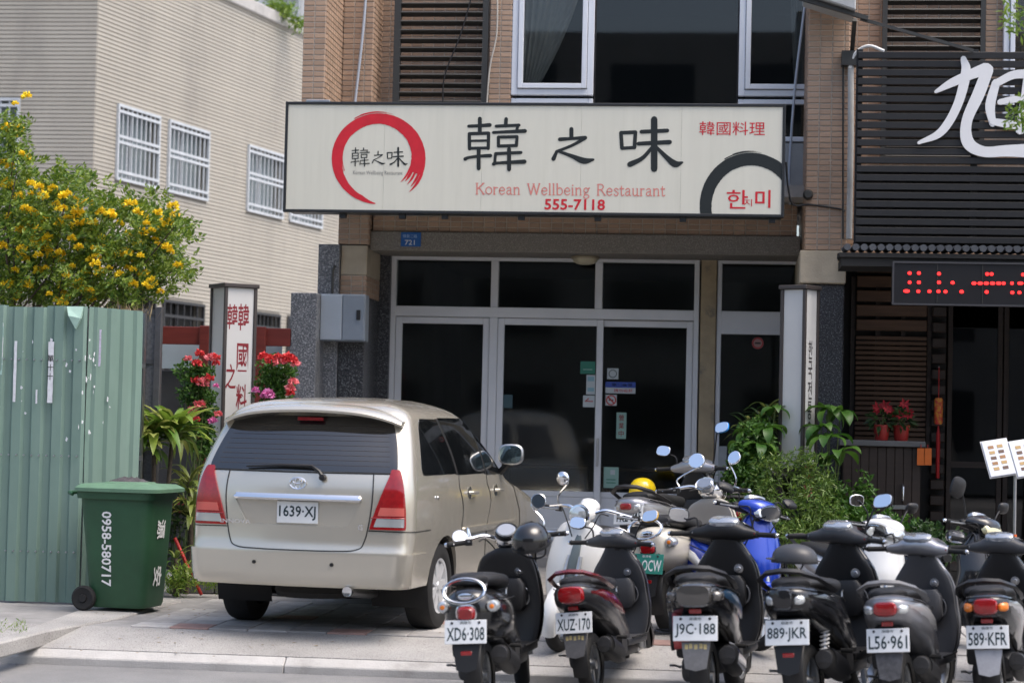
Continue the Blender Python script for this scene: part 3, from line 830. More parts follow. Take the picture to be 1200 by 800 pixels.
# fixings under and behind the board
for px in (400,470,520,610,700,800,905):
    p = at(px,253,YSG); MB().box(p.x-0.03,p.x+0.03,YSG+0.05,YSG+0.12,sz0-0.045,sz0+0.018).build('clip', M_signcase, sign)
for px in (350,640,905):
    p = at(px,180,YSG); MB().box(p.x-0.025,p.x+0.025,YSG+0.42,YP+0.47,sz0+0.3,sz0+0.35).build('bracket', M_signcase, sign)
p = at(370,119,YSG); MB().box(p.x-0.12,p.x+0.12,YSG+0.1,YSG+0.3,sz1-0.021,sz1+0.035).build('top_cover', M_steel, sign, bevel=0.006)
# ================================================================== car
def pchip(tab):
    xs = [a for a, _ in tab]; ys = [b for _, b in tab]; n = len(xs)
    h = [xs[i+1]-xs[i] for i in range(n-1)]; dl = [(ys[i+1]-ys[i])/h[i] for i in range(n-1)]
    d = [0.0]*n; d[0] = dl[0]; d[-1] = dl[-1]
    for i in range(1, n-1):
        if dl[i-1]*dl[i] > 0:
            w1 = 2*h[i]+h[i-1]; w2 = h[i]+2*h[i-1]; d[i] = (w1+w2)/(w1/dl[i-1]+w2/dl[i])
    def f(x):
        if x <= xs[0]: return ys[0]
        if x >= xs[-1]: return ys[-1]
        i = max(k for k in range(n-1) if xs[k] <= x); t = (x-xs[i])/h[i]
        return ((1+2*t)*(1-t)**2*ys[i]+t*(1-t)**2*h[i]*d[i]+t*t*(3-2*t)*ys[i+1]+t*t*(t-1)*h[i]*d[i+1])
    return f
cW = pchip([(0.22,0.80),(0.34,0.845),(0.55,0.868),(0.75,0.882),(0.95,0.880),(1.10,0.868),(1.20,0.850),(1.35,0.815),(1.50,0.768),(1.59,0.732),(1.65,0.675),(1.70,0.56),(1.735,0.40),(1.755,0.14)])
cRr = pchip([(0.22,-0.90),(0.36,-0.965),(0.46,-0.985),(0.60,-0.985),(0.66,-0.965),(0.78,-0.955),(1.0,-0.945),(1.12,-0.925),(1.22,-0.885),(1.40,-0.775),(1.58,-0.655),(1.65,-0.60),(1.70,-0.48),(1.735,-0.15),(1.755,0.35)])
cFf = pchip([(0.22,3.42),(0.36,3.55),(0.55,3.58),(0.70,3.55),(0.82,3.44),(0.92,3.15),(1.0,2.78),(1.07,2.42),(1.12,2.25),(1.30,1.90),(1.50,1.50),(1.59,1.30),(1.65,1.15),(1.70,0.98),(1.735,0.80),(1.755,0.55)])
def plan(z):
    return cW(z), cRr(z), cFf(z), min(0.15, cW(z)*0.3), min(0.32, cW(z)*0.4)
def cS(t, z):
    """body surface: t = 0..1 rear, 1..2 rear corner, 2..3 side, 3..4 front corner, 4..5 front; negative t mirrors"""
    sg = -1 if t < 0 else 1; t = abs(t)
    w, r, f, rc, rf = plan(z)
    bow, bof = 0.05*min(1, w/0.7), 0.16*min(1, w/0.7)
    def wid(y):
        m = (r+f)/2; hl = max((f-r)/2, 0.1); u = (y-m)/hl
        return w*(1-0.035*u*u*abs(u))
    ys = r+bow+rc; ye = f-bof-rf
    if ye < ys+0.02: ye = ys+0.02
    if t <= 1:
        xm = wid(ys)-rc; x_ = t*xm; y_ = r+bow*t*t
    elif t <= 2:
        a = (t-1)*math.pi/2; xm = wid(ys)-rc
        e = 0.85
        x_ = xm+rc*math.sin(a)**e; y_ = r+bow+rc*(1-math.cos(a)**e) if math.cos(a) > 0 else r+bow+rc
    elif t <= 3:
        y_ = ys+(ye-ys)*(t-2); x_ = wid(y_)
    elif t <= 4:
        a = (t-3)*math.pi/2; xm = wid(ye)-rf
        x_ = xm+rf*math.cos(a); y_ = ye+rf*math.sin(a)
    else:
        xm = wid(ye)-rf; s = 5-t; x_ = s*xm; y_ = ye+rf+bof*(1-s*s)
    return Vector((sg*x_, y_, z))
def cN(t, z):
    e = 0.01
    if abs(t) < 1e-6: t = 1e-6
    a = cS(t+e, z)-cS(t-e, z); b = cS(t, z+e)-cS(t, z-e)
    n = a.cross(b)
    n.normalize(); c = Vector((0, 1.2, 0.9)); p = cS(t, z)
    if n.dot(p-c) < 0: n = -n
    return n
def tside(y, z):
    w, r, f, rc, rf = plan(z); bow, bof = 0.05*min(1,w/0.7), 0.16*min(1,w/0.7)
    ys = r+bow+rc; ye = f-bof-rf
    return 2+(y-ys)/(ye-ys)
TSEQ = [i/6 for i in range(6)] + [1+i/6 for i in range(6)] + [2+i/30 for i in range(30)] + [3+i/6 for i in range(6)] + [4+i/6 for i in range(7)]
TRING = TSEQ + [-t for t in TSEQ[1:-1]][::-1]
bow_c = at(354, 640, 1)
hd = R(14.3)-TH                                 # heading right of the facade normal
fwd = Vector((math.sin(hd), math.cos(hd), 0))
rear_c = CAM + ray(344,650)*14.95; rear_c.z = 0
car_o = rear_c + fwd*0.985
car_o.z = 0.012
car = thing('parked_car', 'champagne beige people carrier parked nose-in before the shopfront', 'car', car_o, -hd)
M_paint = mat('champagne_paint', (0.56,0.525,0.445), 0.26, 0.6, coat=0.9, var=0.02, vscale=2)
M_cglass = mat('tinted_car_glass', (0.006,0.007,0.008), 0.02, spec=0.9, coat=1.0)
M_seam = mat('seam_black', (0.01,0.01,0.01), 0.6)
M_cunder = mat('underbody', (0.012,0.012,0.012), 0.8)
zs_ = [0.355,0.37,0.40,0.46,0.52,0.57,0.60,0.63,0.66,0.70,0.74,0.78,0.84,0.90,0.96,1.02,1.07,1.12,1.17,1.22,1.28,1.34,1.40,1.46,1.52,1.56,1.59,1.62,1.65,1.675,1.70,1.72,1.735,1.747,1.755]
bmB = MB().loft([[cS(t,z) for t in TRING] for z in zs_])
body = bmB.build('body', M_paint, car, world=False)
cut = MB()
for y_ in (0.0, 2.75):
    for sg in (-1, 1):
        cut.lathe([(0.375,sg*0.52),(0.375,sg*1.1)][::sg], (0,y_,0.335), 'X', 32)
cutter = cut.build('cutter', M_cunder)
cut2 = MB().loft([[(-0.52,-1.2,0.99),(0.52,-1.2,0.99),(0.42,-1.2,0.775),(-0.42,-1.2,0.775)],[(-0.49,-0.915,0.985),(0.49,-0.915,0.985),(0.39,-0.915,0.80),(-0.39,-0.915,0.80)]]).build('cutter', M_cunder)
def boolean(o, c):
    md = o.modifiers.new('b', 'BOOLEAN'); md.object = c; md.operation = 'DIFFERENCE'; md.solver = 'EXACT'
    bpy.context.view_layer.update()
    dg = bpy.context.evaluated_depsgraph_get()
    me = bpy.data.meshes.new_from_object(o.evaluated_get(dg)); o.modifiers.clear(); o.data = me
    bpy.data.objects.remove(c)
for o_ in (cutter, cut2):
    bm = bmesh.new(); bm.from_mesh(o_.data); bmesh.ops.recalc_face_normals(bm, faces=bm.faces); bm.to_mesh(o_.data); bm.free()
bm = bmesh.new(); bm.from_mesh(body.data); bmesh.ops.recalc_face_normals(bm, faces=bm.faces); bm.to_mesh(body.data); bm.free()
cutter.matrix_world = WM[car.name]; cut2.matrix_world = WM[car.name]
bpy.context.view_layer.update()
boolean(body, cutter); boolean(body, cut2)
bm = bmesh.new(); bm.from_mesh(body.data)
for f in bm.faces: f.smooth = True
for e in bm.edges:
    if len(e.link_faces) == 2 and e.calc_face_angle(0) > R(32): e.smooth = False
bm.to_mesh(body.data); bm.free()
def patch(rows, n=10, m=8, off=0.004, thick=0.012, smooth_rows=True):
    """panel lying on the body: rows (z, t0, t1)"""
    P = [Vector(r_) for r_ in rows]
    if smooth_rows and len(P) > 2: P = catmull(P, max(2, m//(len(P)-1)))
    g = [[cS(p.y+(p.z-p.y)*i/n, p.x)+cN(p.y+(p.z-p.y)*i/n, p.x)*off for i in range(n+1)] for p in P]
    g2 = [[cS(p.y+(p.z-p.y)*i/n, p.x)+cN(p.y+(p.z-p.y)*i/n, p.x)*(off-thick) for i in range(n+1)] for p in P]
    b = MB(); k = len(P); W_ = n+1
    for grid in (g, g2):
        for row in grid: b.v += row
    for j in range(k-1):
        for i in range(n): b.f.append((j*W_+i, j*W_+i+1, (j+1)*W_+i+1, (j+1)*W_+i))
    per = [(0,i) for i in range(W_)] + [(j,n) for j in range(1,k)] + [(k-1,i) for i in range(n-1,-1,-1)] + [(j,0) for j in range(k-2,0,-1)]
    L = len(per)
    for q in range(L):
        a = per[q]; c = per[(q+1)%L]; A = a[0]*W_+a[1]; C = c[0]*W_+c[1]
        b.f.append((C, A, A+k*W_, C+k*W_))
    return b
def cpart(name, b, m, par=None, sm=35): return b.build(name, m, par or car, world=False, smooth=sm)
def seam(pts, r=0.004, m=M_seam, name='seam', sub=5):
    P = catmull([(t,z,0) for t,z in pts], sub) if len(pts) > 2 else [Vector((pts[0][0]+(pts[1][0]-pts[0][0])*i/12, pts[0][1]+(pts[1][1]-pts[0][1])*i/12, 0)) for i in range(13)]
    return cpart(name, MB().tube([cS(p.x,p.y)+cN(p.x,p.y)*0.001 for p in P], r, 5), m)
# glazing
rw = cpart('rear_window', patch([(1.195,-1.02,1.02),(1.205,-1.16,1.16),(1.26,-1.20,1.20),(1.42,-1.19,1.19),(1.54,-1.15,1.15),(1.60,-1.08,1.08)], 30, 20, 0.003), M_cglass)
for sg in (-1, 1):
    def T(y, z): return sg*tside(y, z)
    qw = [(1.175,-0.52,0.30),(1.20,-0.56,0.29),(1.30,-0.53,0.25),(1.42,-0.47,0.19),(1.54,-0.39,0.13),(1.595,-0.30,0.11)]
    cpart('side_window', patch([(z,T(a,z),T(b,z)) for z,a,b in qw], 8, 12, 0.003), M_cglass)
    dw = [(1.165,0.36,1.16),(1.20,0.345,1.155),(1.30,0.31,1.12),(1.42,0.25,1.07),(1.54,0.19,1.02),(1.605,0.17,1.0)]
    cpart('side_window', patch([(z,T(a,z),T(b,z)) for z,a,b in dw], 8, 12, 0.003), M_cglass)
    fw = [(1.15,1.21,2.02),(1.20,1.20,1.95),(1.30,1.175,1.78),(1.42,1.125,1.56),(1.54,1.075,1.30),(1.61,1.06,1.17)]
    cpart('side_window', patch([(z,T(a,z),T(b,z)) for z,a,b in fw], 8, 12, 0.003), M_cglass)
    pl = [(1.165,0.295,0.365),(1.30,0.25,0.315),(1.42,0.19,0.255),(1.54,0.13,0.195),(1.60,0.11,0.175)]
    cpart('window_pillar', patch([(z,T(a,z),T(b,z)) for z,a,b in pl], 2, 8, 0.001), M_seam)
    pl = [(1.155,1.15,1.22),(1.30,1.12,1.18),(1.42,1.07,1.13),(1.54,1.02,1.08),(1.605,1.0,1.065)]
    cpart('window_pillar', patch([(z,T(a,z),T(b,z)) for z,a,b in pl], 2, 8, 0.001), M_seam)
    # tail lamp with red upper and clear lower lens
    tl = cpart('tail_light', patch([(0.785,sg*0.80,sg*1.40),(0.80,sg*0.79,sg*1.45),(0.93,sg*0.845,sg*1.43),(1.08,sg*0.93,sg*1.37),(1.19,sg*1.01,sg*1.30),(1.215,sg*1.04,sg*1.24)], 10, 16, 0.014, 0.03), M_redplast)
    cpart('reverse_lens', patch([(0.805,sg*0.83,sg*1.38),(0.835,sg*0.845,sg*1.385),(0.865,sg*0.86,sg*1.38)], 8, 4, 0.0165, 0.006), M_clear, tl)
    cpart('signal_lens', patch([(0.885,sg*0.87,sg*1.38),(0.915,sg*0.88,sg*1.38),(0.945,sg*0.895,sg*1.37)], 8, 4, 0.0165, 0.006), mat('pink_lens',(0.55,0.12,0.10),0.1,coat=0.6), tl)
    cpart('lamp_rib', MB().tube([cS(sg*(0.80+0.012*i), 0.87)+cN(sg*(0.80+0.012*i),0.87)*0.016 for i in range(50)], 0.003, 4), M_redplast, tl)
    # door lines, handles, rubbing strip
    seam([(T(0.36,1.16),1.16),(T(0.40,1.0),1.0),(T(0.42,0.8),0.8),(T(0.40,0.62),0.62)])
    seam([(T(1.19,1.15),1.15),(T(1.20,0.8),0.8),(T(1.19,0.42),0.42)])
    seam([(T(2.12,1.12),1.12),(T(2.20,0.9),0.9),(T(2.20,0.45),0.45)])
    for y_ in (0.60,1.42):
        h0 = cS(T(y_,1.02),1.02); h1 = cS(T(y_+0.19,1.015),1.015); n_ = cN(T(y_+0.1,1.02),1.02)
        cpart('door_handle', MB().tube([h0+n_*0.0, h0+n_*0.03+Vector((0,0.02,0)), h1+n_*0.03-Vector((0,0.02,0)), h1], [0.016,0.014,0.014,0.014], 8), M_paint)
        MB_ = MB().lathe([(0.001,0.0),(0.045,0.0),(0.05,0.004),(0.03,0.006)], (0,0,0), 'X', 16)
        MB_.xf(Matrix.Translation(cS(T(y_+0.03,1.02),1.02)+n_*0.001) @ Matrix.Scale(sg,4,Vector((1,0,0))))
        cpart('handle_cup', MB_, M_steel)
    cpart('rubbing_strip', patch([(0.70,T(0.46,0.7),T(2.15,0.7)),(0.735,T(0.45,0.735),T(2.15,0.735)),(0.75,T(0.46,0.75),T(2.14,0.75))], 24, 4, 0.016, 0.022), M_paint)
    f0 = cS(T(-0.5,1.0),1.0)
    # wheels
    for y_ in (0.0,2.75):
        w_ = cpart('wheel', MB().lathe([(0.20,0.55),(0.285,0.55),(0.318,0.565),(0.328,0.60),(0.330,0.66),(0.328,0.72),(0.316,0.755),(0.285,0.768),(0.225,0.765),(0.205,0.75)] if sg > 0 else
                       [(0.205,-0.75),(0.225,-0.765),(0.285,-0.768),(0.316,-0.755),(0.328,-0.72),(0.330,-0.66),(0.328,-0.60),(0.318,-0.565),(0.285,-0.55),(0.20,-0.55)], (sg*0.075,y_,0.325), 'X', 40, False), M_rubber, None, 40)
        rim = MB(); prof = [(0.21,0.755),(0.195,0.748),(0.185,0.70)]
        rim.lathe([(r_,sg*h_) for r_,h_ in prof][::sg], (sg*0.075,y_,0.325), 'X', 40, False)
        for k in range(7):
            a = 2*math.pi*k/7
            c0 = Vector((sg*0.817,y_,0.325)); d_ = Vector((0,math.cos(a),math.sin(a))); e_ = Vector((0,-math.sin(a),math.cos(a)))
            rim.loft([[c0+d_*0.03+e_*0.028, c0+d_*0.03-e_*0.028, c0+d_*0.03-e_*0.028-Vector((sg*0.03,0,0)), c0+d_*0.03+e_*0.028-Vector((sg*0.03,0,0))],
                      [c0+d_*0.195+e_*0.042, c0+d_*0.195-e_*0.042, c0+d_*0.195-e_*0.042-Vector((sg*0.03,0,0)), c0+d_*0.195+e_*0.042-Vector((sg*0.03,0,0))]])
        rim.lathe([(0.001,sg*0.752),(0.03,sg*0.752),(0.042,sg*0.735)], (sg*0.075,y_,0.325), 'X', 20)
        cpart('rim', rim, mat('alloy_silver',(0.62,0.63,0.64),0.35,0.35), w_)
        cpart('brake_disc', MB().lathe([(0.001,sg*0.67),(0.20,sg*0.67),(0.20,sg*0.66)], (sg*0.075,y_,0.325), 'X', 24), M_cunder, w_)
        ar = MB()
        ring_a = [Vector((sg*0.40, y_+0.372*math.cos(a), 0.335+0.372*math.sin(a))) for a in [R(-25+230*i/24) for i in range(25)]]
        ring_b = [p+Vector((sg*0.44,0,0)) for p in ring_a]
        ar.loft([ring_a, ring_b], False, False)
        cpart('wheel_arch_liner', ar, M_cunder)
    # mirrors
    mc = cS(T(1.66,1.14),1.14)+Vector((sg*0.10,0,0.175))
    mr = MB().loft([sup(mc+Vector((0,dy,0)), (1,0,0), (0,0,1), rx, rz_, 20, 3.0) for dy,rx,rz_ in ((-0.04,0.098,0.078),(-0.03,0.110,0.088),(0.02,0.105,0.085),(0.06,0.07,0.06),(0.075,0.03,0.03))])
    mi = cpart('door_mirror', mr, M_steel)
    cpart('mirror_glass', MB().loft([sup(mc+Vector((0,-0.0415,0)), (1,0,0), (0,0,1), 0.093, 0.073, 20, 3.0), sup(mc+Vector((0,-0.043,0)), (1,0,0), (0,0,1), 0.088, 0.068, 20, 3.0)]), mat('mirror_blue',(0.12,0.17,0.19),0.03,0.9), mi)
    cpart('mirror_foot', MB().bar(cS(T(1.74,1.15),1.15)-Vector((sg*0.02,0,0)), mc-Vector((sg*0.02,0,0.07)), 0.05, 0.035), M_seam, mi)
# rear panel details
cpart('bumper', patch([(0.38,-2.06,2.06),(0.40,-2.085,2.085),(0.45,-2.09,2.09),(0.55,-2.09,2.09),(0.595,-2.085,2.085),(0.61,-2.06,2.06)], 60, 14, 0.022, 0.03), M_paint)
seam([(-0.82,1.19),(-0.80,0.95),(-0.74,0.70),(-0.66,0.635),(-0.4,0.622),(0,0.62),(0.4,0.622),(0.66,0.635),(0.74,0.70),(0.80,0.95),(0.82,1.19)], 0.005)
for sg in (-1,1): seam([(sg*0.775,0.775),(sg*1.2,0.772),(sg*1.7,0.772),(sg*tside(-0.42,0.77),0.77)], 0.004)
seam([(-1.1,1.19),(-0.5,1.187),(0,1.186),(0.5,1.187),(1.1,1.19)], 0.006)
yr = cRr(0.9)
cpart('chrome_strip', MB().loft([[cS(t,1.0)+Vector((0,dy,dz*q)) for dy,dz in ((0.012,0.030),(-0.014,0.027),(-0.030,0.012),(-0.034,-0.004),(-0.028,-0.018),(0.012,-0.024))] for t,q in [(-0.70,0.35)]+[(-0.68+0.68*i/8,1) for i in range(17)]+[(0.70,0.35)]]), M_chrome)
M_plate = mat('plate_white', (0.72,0.73,0.72), 0.35, var=0.05, vscale=20)
M_plink = mat('plate_ink', (0.012,0.03,0.035), 0.5)
lp = MB().obox((0,-0.925,0.892),0.16,0.004,0.08).build('license_plate', M_plate, car, world=False, bevel=0.003)
tb = MB(); text(tb, '1639·XJ', (0,-0.9305,0.888), (1,0,0), (0,0,1), 0.285, 0.105, 0.015); tb.build('lettering', M_plink, lp, world=False)
# emblem: three interlaced ellipses
em = MB(); ey = cRr(1.105)-0.004
def ell(cx, cz, rx, rz_, r): em.tube([(cx+rx*math.cos(2*math.pi*i/28), ey, cz+rz_*math.sin(2*math.pi*i/28)) for i in range(28)], r, 6, closed=True)
ell(0,1.105,0.062,0.042,0.006); ell(0,1.105,0.022,0.040,0.005); ell(0,1.122,0.040,0.018,0.005)
cpart('emblem', em, M_chrome)
tb = MB(); text(tb, 'INNOVA', (-0.47,cRr(0.81)-0.008,0.815), (1,-0.06,0), (0,0,1), 0.24, 0.03, 0.01); tb.build('lettering', M_chrome, car, world=False)
tb = MB(); text(tb, 'G', (0.50,cRr(0.81)-0.012,0.80), (1,0.06,0), (0,0,1), 0.04, 0.04, 0.02); tb.build('lettering', M_chrome, car, world=False)
for x_ in (-0.30,0.30): cpart('parking_sensor', MB().lathe([(0.001,-1.008),(0.014,-1.008),(0.014,-0.98)], (x_,0.0,0.525), 'Y', 12), M_seam)
for k in range(9):
    zz = 1.24+k*0.036
    cpart('defroster_line', MB().tube([cS(t,zz)+cN(t,zz)*0.004 for t in [-1.0+i/8 for i in range(17)]], 0.0012, 4), mat('defroster',(0.05,0.035,0.02),0.5), rw)
cpart('brake_light', MB().obox((0,cRr(1.575)-0.03,1.578),0.10,0.012,0.012), M_redplast, None)
fy = -0.30
cpart('fuel_door', MB().tube([cS(-tside(fy+0.09*math.cos(a),0.93+0.08*math.sin(a)),0.93+0.08*math.sin(a)) for a in [2*math.pi*i/24 for i in range(24)]], 0.003, 4, closed=True), M_seam)
for y_, z_ in ((-0.30,1.005),(-0.24,1.003)):
    q = cS(tside(y_,z_),z_); cpart('trim_plug', MB().lathe([(0.001,0.004),(0.014,0.003),(0.016,0.0)], (q.x,q.y,q.z), 'X', 12), M_chrome)
# wiper
wz = 1.215
wp = cpart('wiper', MB().tube([(0.19,cRr(1.155)-0.02,1.155),(0.16,cRr(1.19)-0.03,1.195),(0.10,cRr(1.225)-0.03,1.232),(-0.15,cRr(1.225)-0.022,1.232),(-0.42,cRr(1.22)-0.01,1.218)], [0.016,0.014,0.011,0.009,0.006], 6), M_black)
cpart('wiper_pivot', MB().lathe([(0.001,-0.96),(0.022,-0.955),(0.026,-0.92)], (0.19,0,1.152), 'Y', 12), M_black, wp)
# spoiler
sp = []
for i in range(21):
    s = -1+i/10; xx = s*0.70; e = abs(s)**5
    zt = 1.668-0.05*s*s-0.05*e; y0 = -0.785+0.05*s*s+0.07*e
    sp.append([Vector((xx,y0,zt-0.040)),Vector((xx,y0-0.006,zt-0.022)),Vector((xx,y0+0.02,zt)),Vector((xx,y0+0.16,zt+0.026-0.02*e)),Vector((xx,y0+0.34,zt+0.030-0.03*e)),Vector((xx,y0+0.34,zt-0.06)),Vector((xx,y0+0.15,zt-0.055))])
cpart('spoiler', MB().loft(sp), M_paint, None, 50)
# underside: floor, tank, axle, exhaust, flaps
cpart('underbody', MB().box(-0.60,0.60,-0.30,3.2,0.27,0.354), M_cunder)
cpart('rear_axle', MB().tube([(-0.6,0,0.30),(-0.1,0,0.30),(0,0,0.30),(0.1,0,0.30),(0.6,0,0.30)], [0.04,0.045,0.11,0.045,0.04], 12), M_cunder)
ex = cpart('exhaust_pipe', MB().tube([(0.42,0.4,0.28),(0.42,-0.5,0.28),(0.42,-0.99,0.335)], 0.036, 14, cap=False), M_steel)
cpart('exhaust_rim', MB().lathe([(0.026,-0.99),(0.037,-0.992),(0.038,-0.96)], (0.42,0,0.335), 'Y', 14), M_chrome, ex)
cpart('spare_carrier', MB().lathe([(0.05,0.24),(0.30,0.22),(0.32,0.26),(0.30,0.33)], (0,-0.45,0.03), 'Z', 24), M_rubber)
for sg in (-1,1):
    cpart('headlight', patch([(0.66,sg*3.45,sg*4.2),(0.74,sg*3.3,sg*4.2),(0.80,sg*3.3,sg*4.1)], 10, 6, 0.006), M_clear)
cpart('windscreen', patch([(1.13,-4.85,-4.05),(1.35,-4.85,-4.05),(1.56,-4.85,-4.1)], 8, 10, 0.003), M_cglass); cpart('windscreen', patch([(1.13,4.05,4.95),(1.35,4.05,4.95),(1.56,4.1,4.95)], 8, 10, 0.003), M_cglass)
# ================================================================== scooters
def paint(name, c, metal=0.2, rough=0.25): return mat('paint_'+name, c, rough, metal, coat=0.7, var=0.03, vscale=5)
M_seat = mat('seat_vinyl', (0.014,0.014,0.015), 0.5, bump=0.15, bscale=250)
M_engine = mat('engine_metal', (0.06,0.06,0.062), 0.5, 0.6, var=0.35, vscale=18)
M_exh = mat('exhaust_black', (0.025,0.024,0.023), 0.5, 0.4, var=0.4, vscale=14)
M_plate2 = mat('scooter_plate', (0.70,0.72,0.73), 0.4, var=0.07, vscale=25)
M_green = mat('plate_green', (0.03,0.22,0.17), 0.4)
M_wink = mat('plate_white_ink', (0.75,0.76,0.75), 0.5)
M_gauge = mat('gauge_glass', (0.35,0.37,0.40), 0.06, 0.6, coat=0.8)
XA, YA, ZA = Vector((1,0,0)), Vector((0,1,0)), Vector((0,0,1))
WHEEL = {}
WD = 0.045                       # wheels hang this much below the body datum
def scooter(label, loc, rz, cfg, lean=0.0, steer=0.0, scale=1.0, group='parked scooters'):
    g = cfg.get
    retro = g('retro', False)
    Mw = Matrix.Translation(Vector(loc)+Vector((0,0,WD*scale))) @ Matrix.Rotation(rz,4,'Z') @ Matrix.Rotation(lean,4,'Y') @ Matrix.Scale(scale,4)
    t = thing('scooter', label, 'scooter', M=Mw, group=group)
    P = paint(*g('paint')); P2 = paint(*g('paint2')) if g('paint2') else P
    inner = g('inner') or M_black
    def part(name, b, m, par=None, sm=40, bev=0.0): return b.build(name, m, par or t, world=False, smooth=sm, bevel=bev)
    # wheels
    for nm, y_ in (('rear',0.0),('front',1.24)):
        if 'tyre' not in WHEEL:
            w_ = MB().lathe([(0.150,-0.040),(0.185,-0.050),(0.212,-0.040),(0.225,-0.018),(0.228,0.0),(0.225,0.018),(0.212,0.040),(0.185,0.050),(0.150,0.040)], (0,0,0), 'X', 32, False)
            WHEEL['tyre'] = part('wheel', w_, M_rubber, t); w_ = WHEEL['tyre']; w_.matrix_local = Matrix.Translation((0,y_,0.228-WD))
            rm = MB().lathe([(0.152,-0.034),(0.140,-0.030),(0.135,0.0),(0.140,0.030),(0.152,0.034)], (0,0,0), 'X', 28, False)
            for k in range(5):
                a = 2*math.pi*k/5; d_ = Vector((0,math.cos(a),math.sin(a))); rm.bar(d_*0.025, d_*0.142, 0.035, 0.03, (1,0,0))
            rm.lathe([(0.001,-0.045),(0.035,-0.045),(0.04,0),(0.035,0.045),(0.001,0.045)], (0,0,0), 'X', 16)
            WHEEL['rim'] = part('rim', rm, M_steel, w_)
        else:
            w_ = place(WHEEL['tyre'], 'wheel', t, Matrix.Translation((0,y_,0.228-WD)))
            r_ = place(WHEEL['rim'], 'rim', w_, Matrix.Identity(4))
    # engine, transmission, muffler, shock
    part('engine', MB().loft([sup((-0.095,y_,z_), XA, ZA, rx, rz_, 14, 3) for y_,z_,rx,rz_ in ((-0.07,0.235,0.02,0.03),(-0.05,0.235,0.042,0.075),(0.05,0.235,0.05,0.085),(0.25,0.25,0.05,0.06),(0.42,0.26,0.055,0.085),(0.55,0.27,0.05,0.075),(0.60,0.27,0.02,0.03))]), M_engine)
    part('engine', MB().loft([sup((0.0,y_,z_), XA, ZA, rx, rz_, 14, 3) for y_,z_,rx,rz_ in ((0.26,0.26,0.08,0.06),(0.30,0.26,0.11,0.09),(0.50,0.27,0.12,0.10),(0.58,0.28,0.08,0.06))]), M_engine)
    mz = g('muffler_z', 0.27)
    mf = part('muffler', MB().loft([sup(c, XA, Vector((0,0.25,1)).normalized(), rx, rz_, 16, 2.4) for c,rx,rz_ in (((0.13,0.42,mz-0.10),0.018,0.018),((0.14,0.28,mz-0.09),0.02,0.02),((0.145,0.22,mz-0.06),0.045,0.05),((0.150,0.05,mz),0.056,0.070),((0.155,-0.12,mz+0.05),0.054,0.066),((0.156,-0.165,mz+0.062),0.046,0.056),((0.156,-0.168,mz+0.062),0.018,0.018),((0.156,-0.13,mz+0.05),0.015,0.015))]), g('muffler', M_exh))
    if g('shield', True):
        part('heat_shield', MB().loft([[Vector((0.155+0.062*math.cos(a), y_, z_+0.075*math.sin(a))) for a in [R(q) for q in (-40,-15,10,35,60,85)]] + [Vector((0.155+0.055*math.cos(a), y_, z_+0.068*math.sin(a))) for a in [R(q) for q in (85,60,35,10,-15,-40)]] for y_,z_ in ((0.18,mz-0.03),(0.05,mz+0.01),(-0.10,mz+0.055))]), g('shield_mat', M_black), mf)
    for sx in ((-1,) if not g('twin') else (-1,1)):
        a = Vector((sx*0.105,0.0,0.26)); b = Vector((sx*0.105,0.10,0.56))
        sh = part('shock_absorber', MB().tube([a, b], 0.012, 8), M_steel)
        part('spring', MB().tube([a.lerp(b,0.25+0.7*i/80)+Vector((math.cos(i*0.7)*0.025, math.sin(i*0.7)*0.025, 0)) for i in range(81)], 0.006, 5), g('spring', M_steel), sh)
    # tail body
    if retro:
        sec = ((-0.345,0.60,0.05,0.06),(-0.325,0.60,0.10,0.11),(-0.26,0.60,0.155,0.145),(-0.14,0.585,0.185,0.165),(0.04,0.56,0.195,0.175),(0.22,0.535,0.185,0.175),(0.38,0.49,0.16,0.18),(0.52,0.42,0.14,0.17),(0.64,0.35,0.13,0.11))
        pw = 2.3
    else:
        sec = ((-0.375,0.700,0.045,0.035),(-0.355,0.698,0.085,0.058),(-0.29,0.680,0.138,0.088),(-0.16,0.650,0.170,0.115),(0.0,0.61,0.186,0.138),(0.20,0.565,0.182,0.158),(0.40,0.50,0.155,0.175),(0.54,0.42,0.14,0.165),(0.66,0.35,0.13,0.11))
        pw = 2.7
    secs = catmull([Vector((a,b,c)) for a,b,c,_ in sec], 3); hs = catmull([Vector((d,0,0)) for *_,d in sec], 3)
    part('body_shell', MB().loft([sup((0,s.x,s.y), XA, ZA, s.z, h.x, 28, pw) for s,h in zip(secs,hs)]), P)
    if not retro:
        for sx in (-1,1):   # coloured side flash standing proud of the shell
            fl = []
            for y_,z_,h_,x_ in ((-0.30,0.70,0.014,0.128),(-0.12,0.665,0.045,0.172),(0.10,0.61,0.055,0.184),(0.30,0.55,0.042,0.174),(0.46,0.49,0.008,0.150)):
                fl.append([Vector((sx*(x_-0.004),y_,z_-h_)),Vector((sx*(x_+0.010),y_,z_-h_*0.5)),Vector((sx*(x_+0.010),y_,z_+h_*0.5)),Vector((sx*(x_-0.006),y_,z_+h_)),Vector((sx*(x_-0.03),y_,z_))][::sx])
            part('side_panel', MB().loft(fl), P2)
    # seat
    sz = 0.03 if retro else 0.005
    part('seat', MB().loft([sup((0,y_,z_+sz), XA, ZA, rx, rz_, 22, 2.6) for y_,z_,rx,rz_ in ((-0.22,0.755,0.06,0.02),(-0.20,0.757,0.115,0.036),(-0.10,0.757,0.152,0.046),(0.08,0.742,0.162,0.05),(0.24,0.718,0.155,0.052),(0.40,0.712,0.120,0.052),(0.54,0.705,0.09,0.046),(0.60,0.695,0.045,0.03))]), g('seat', M_seat))
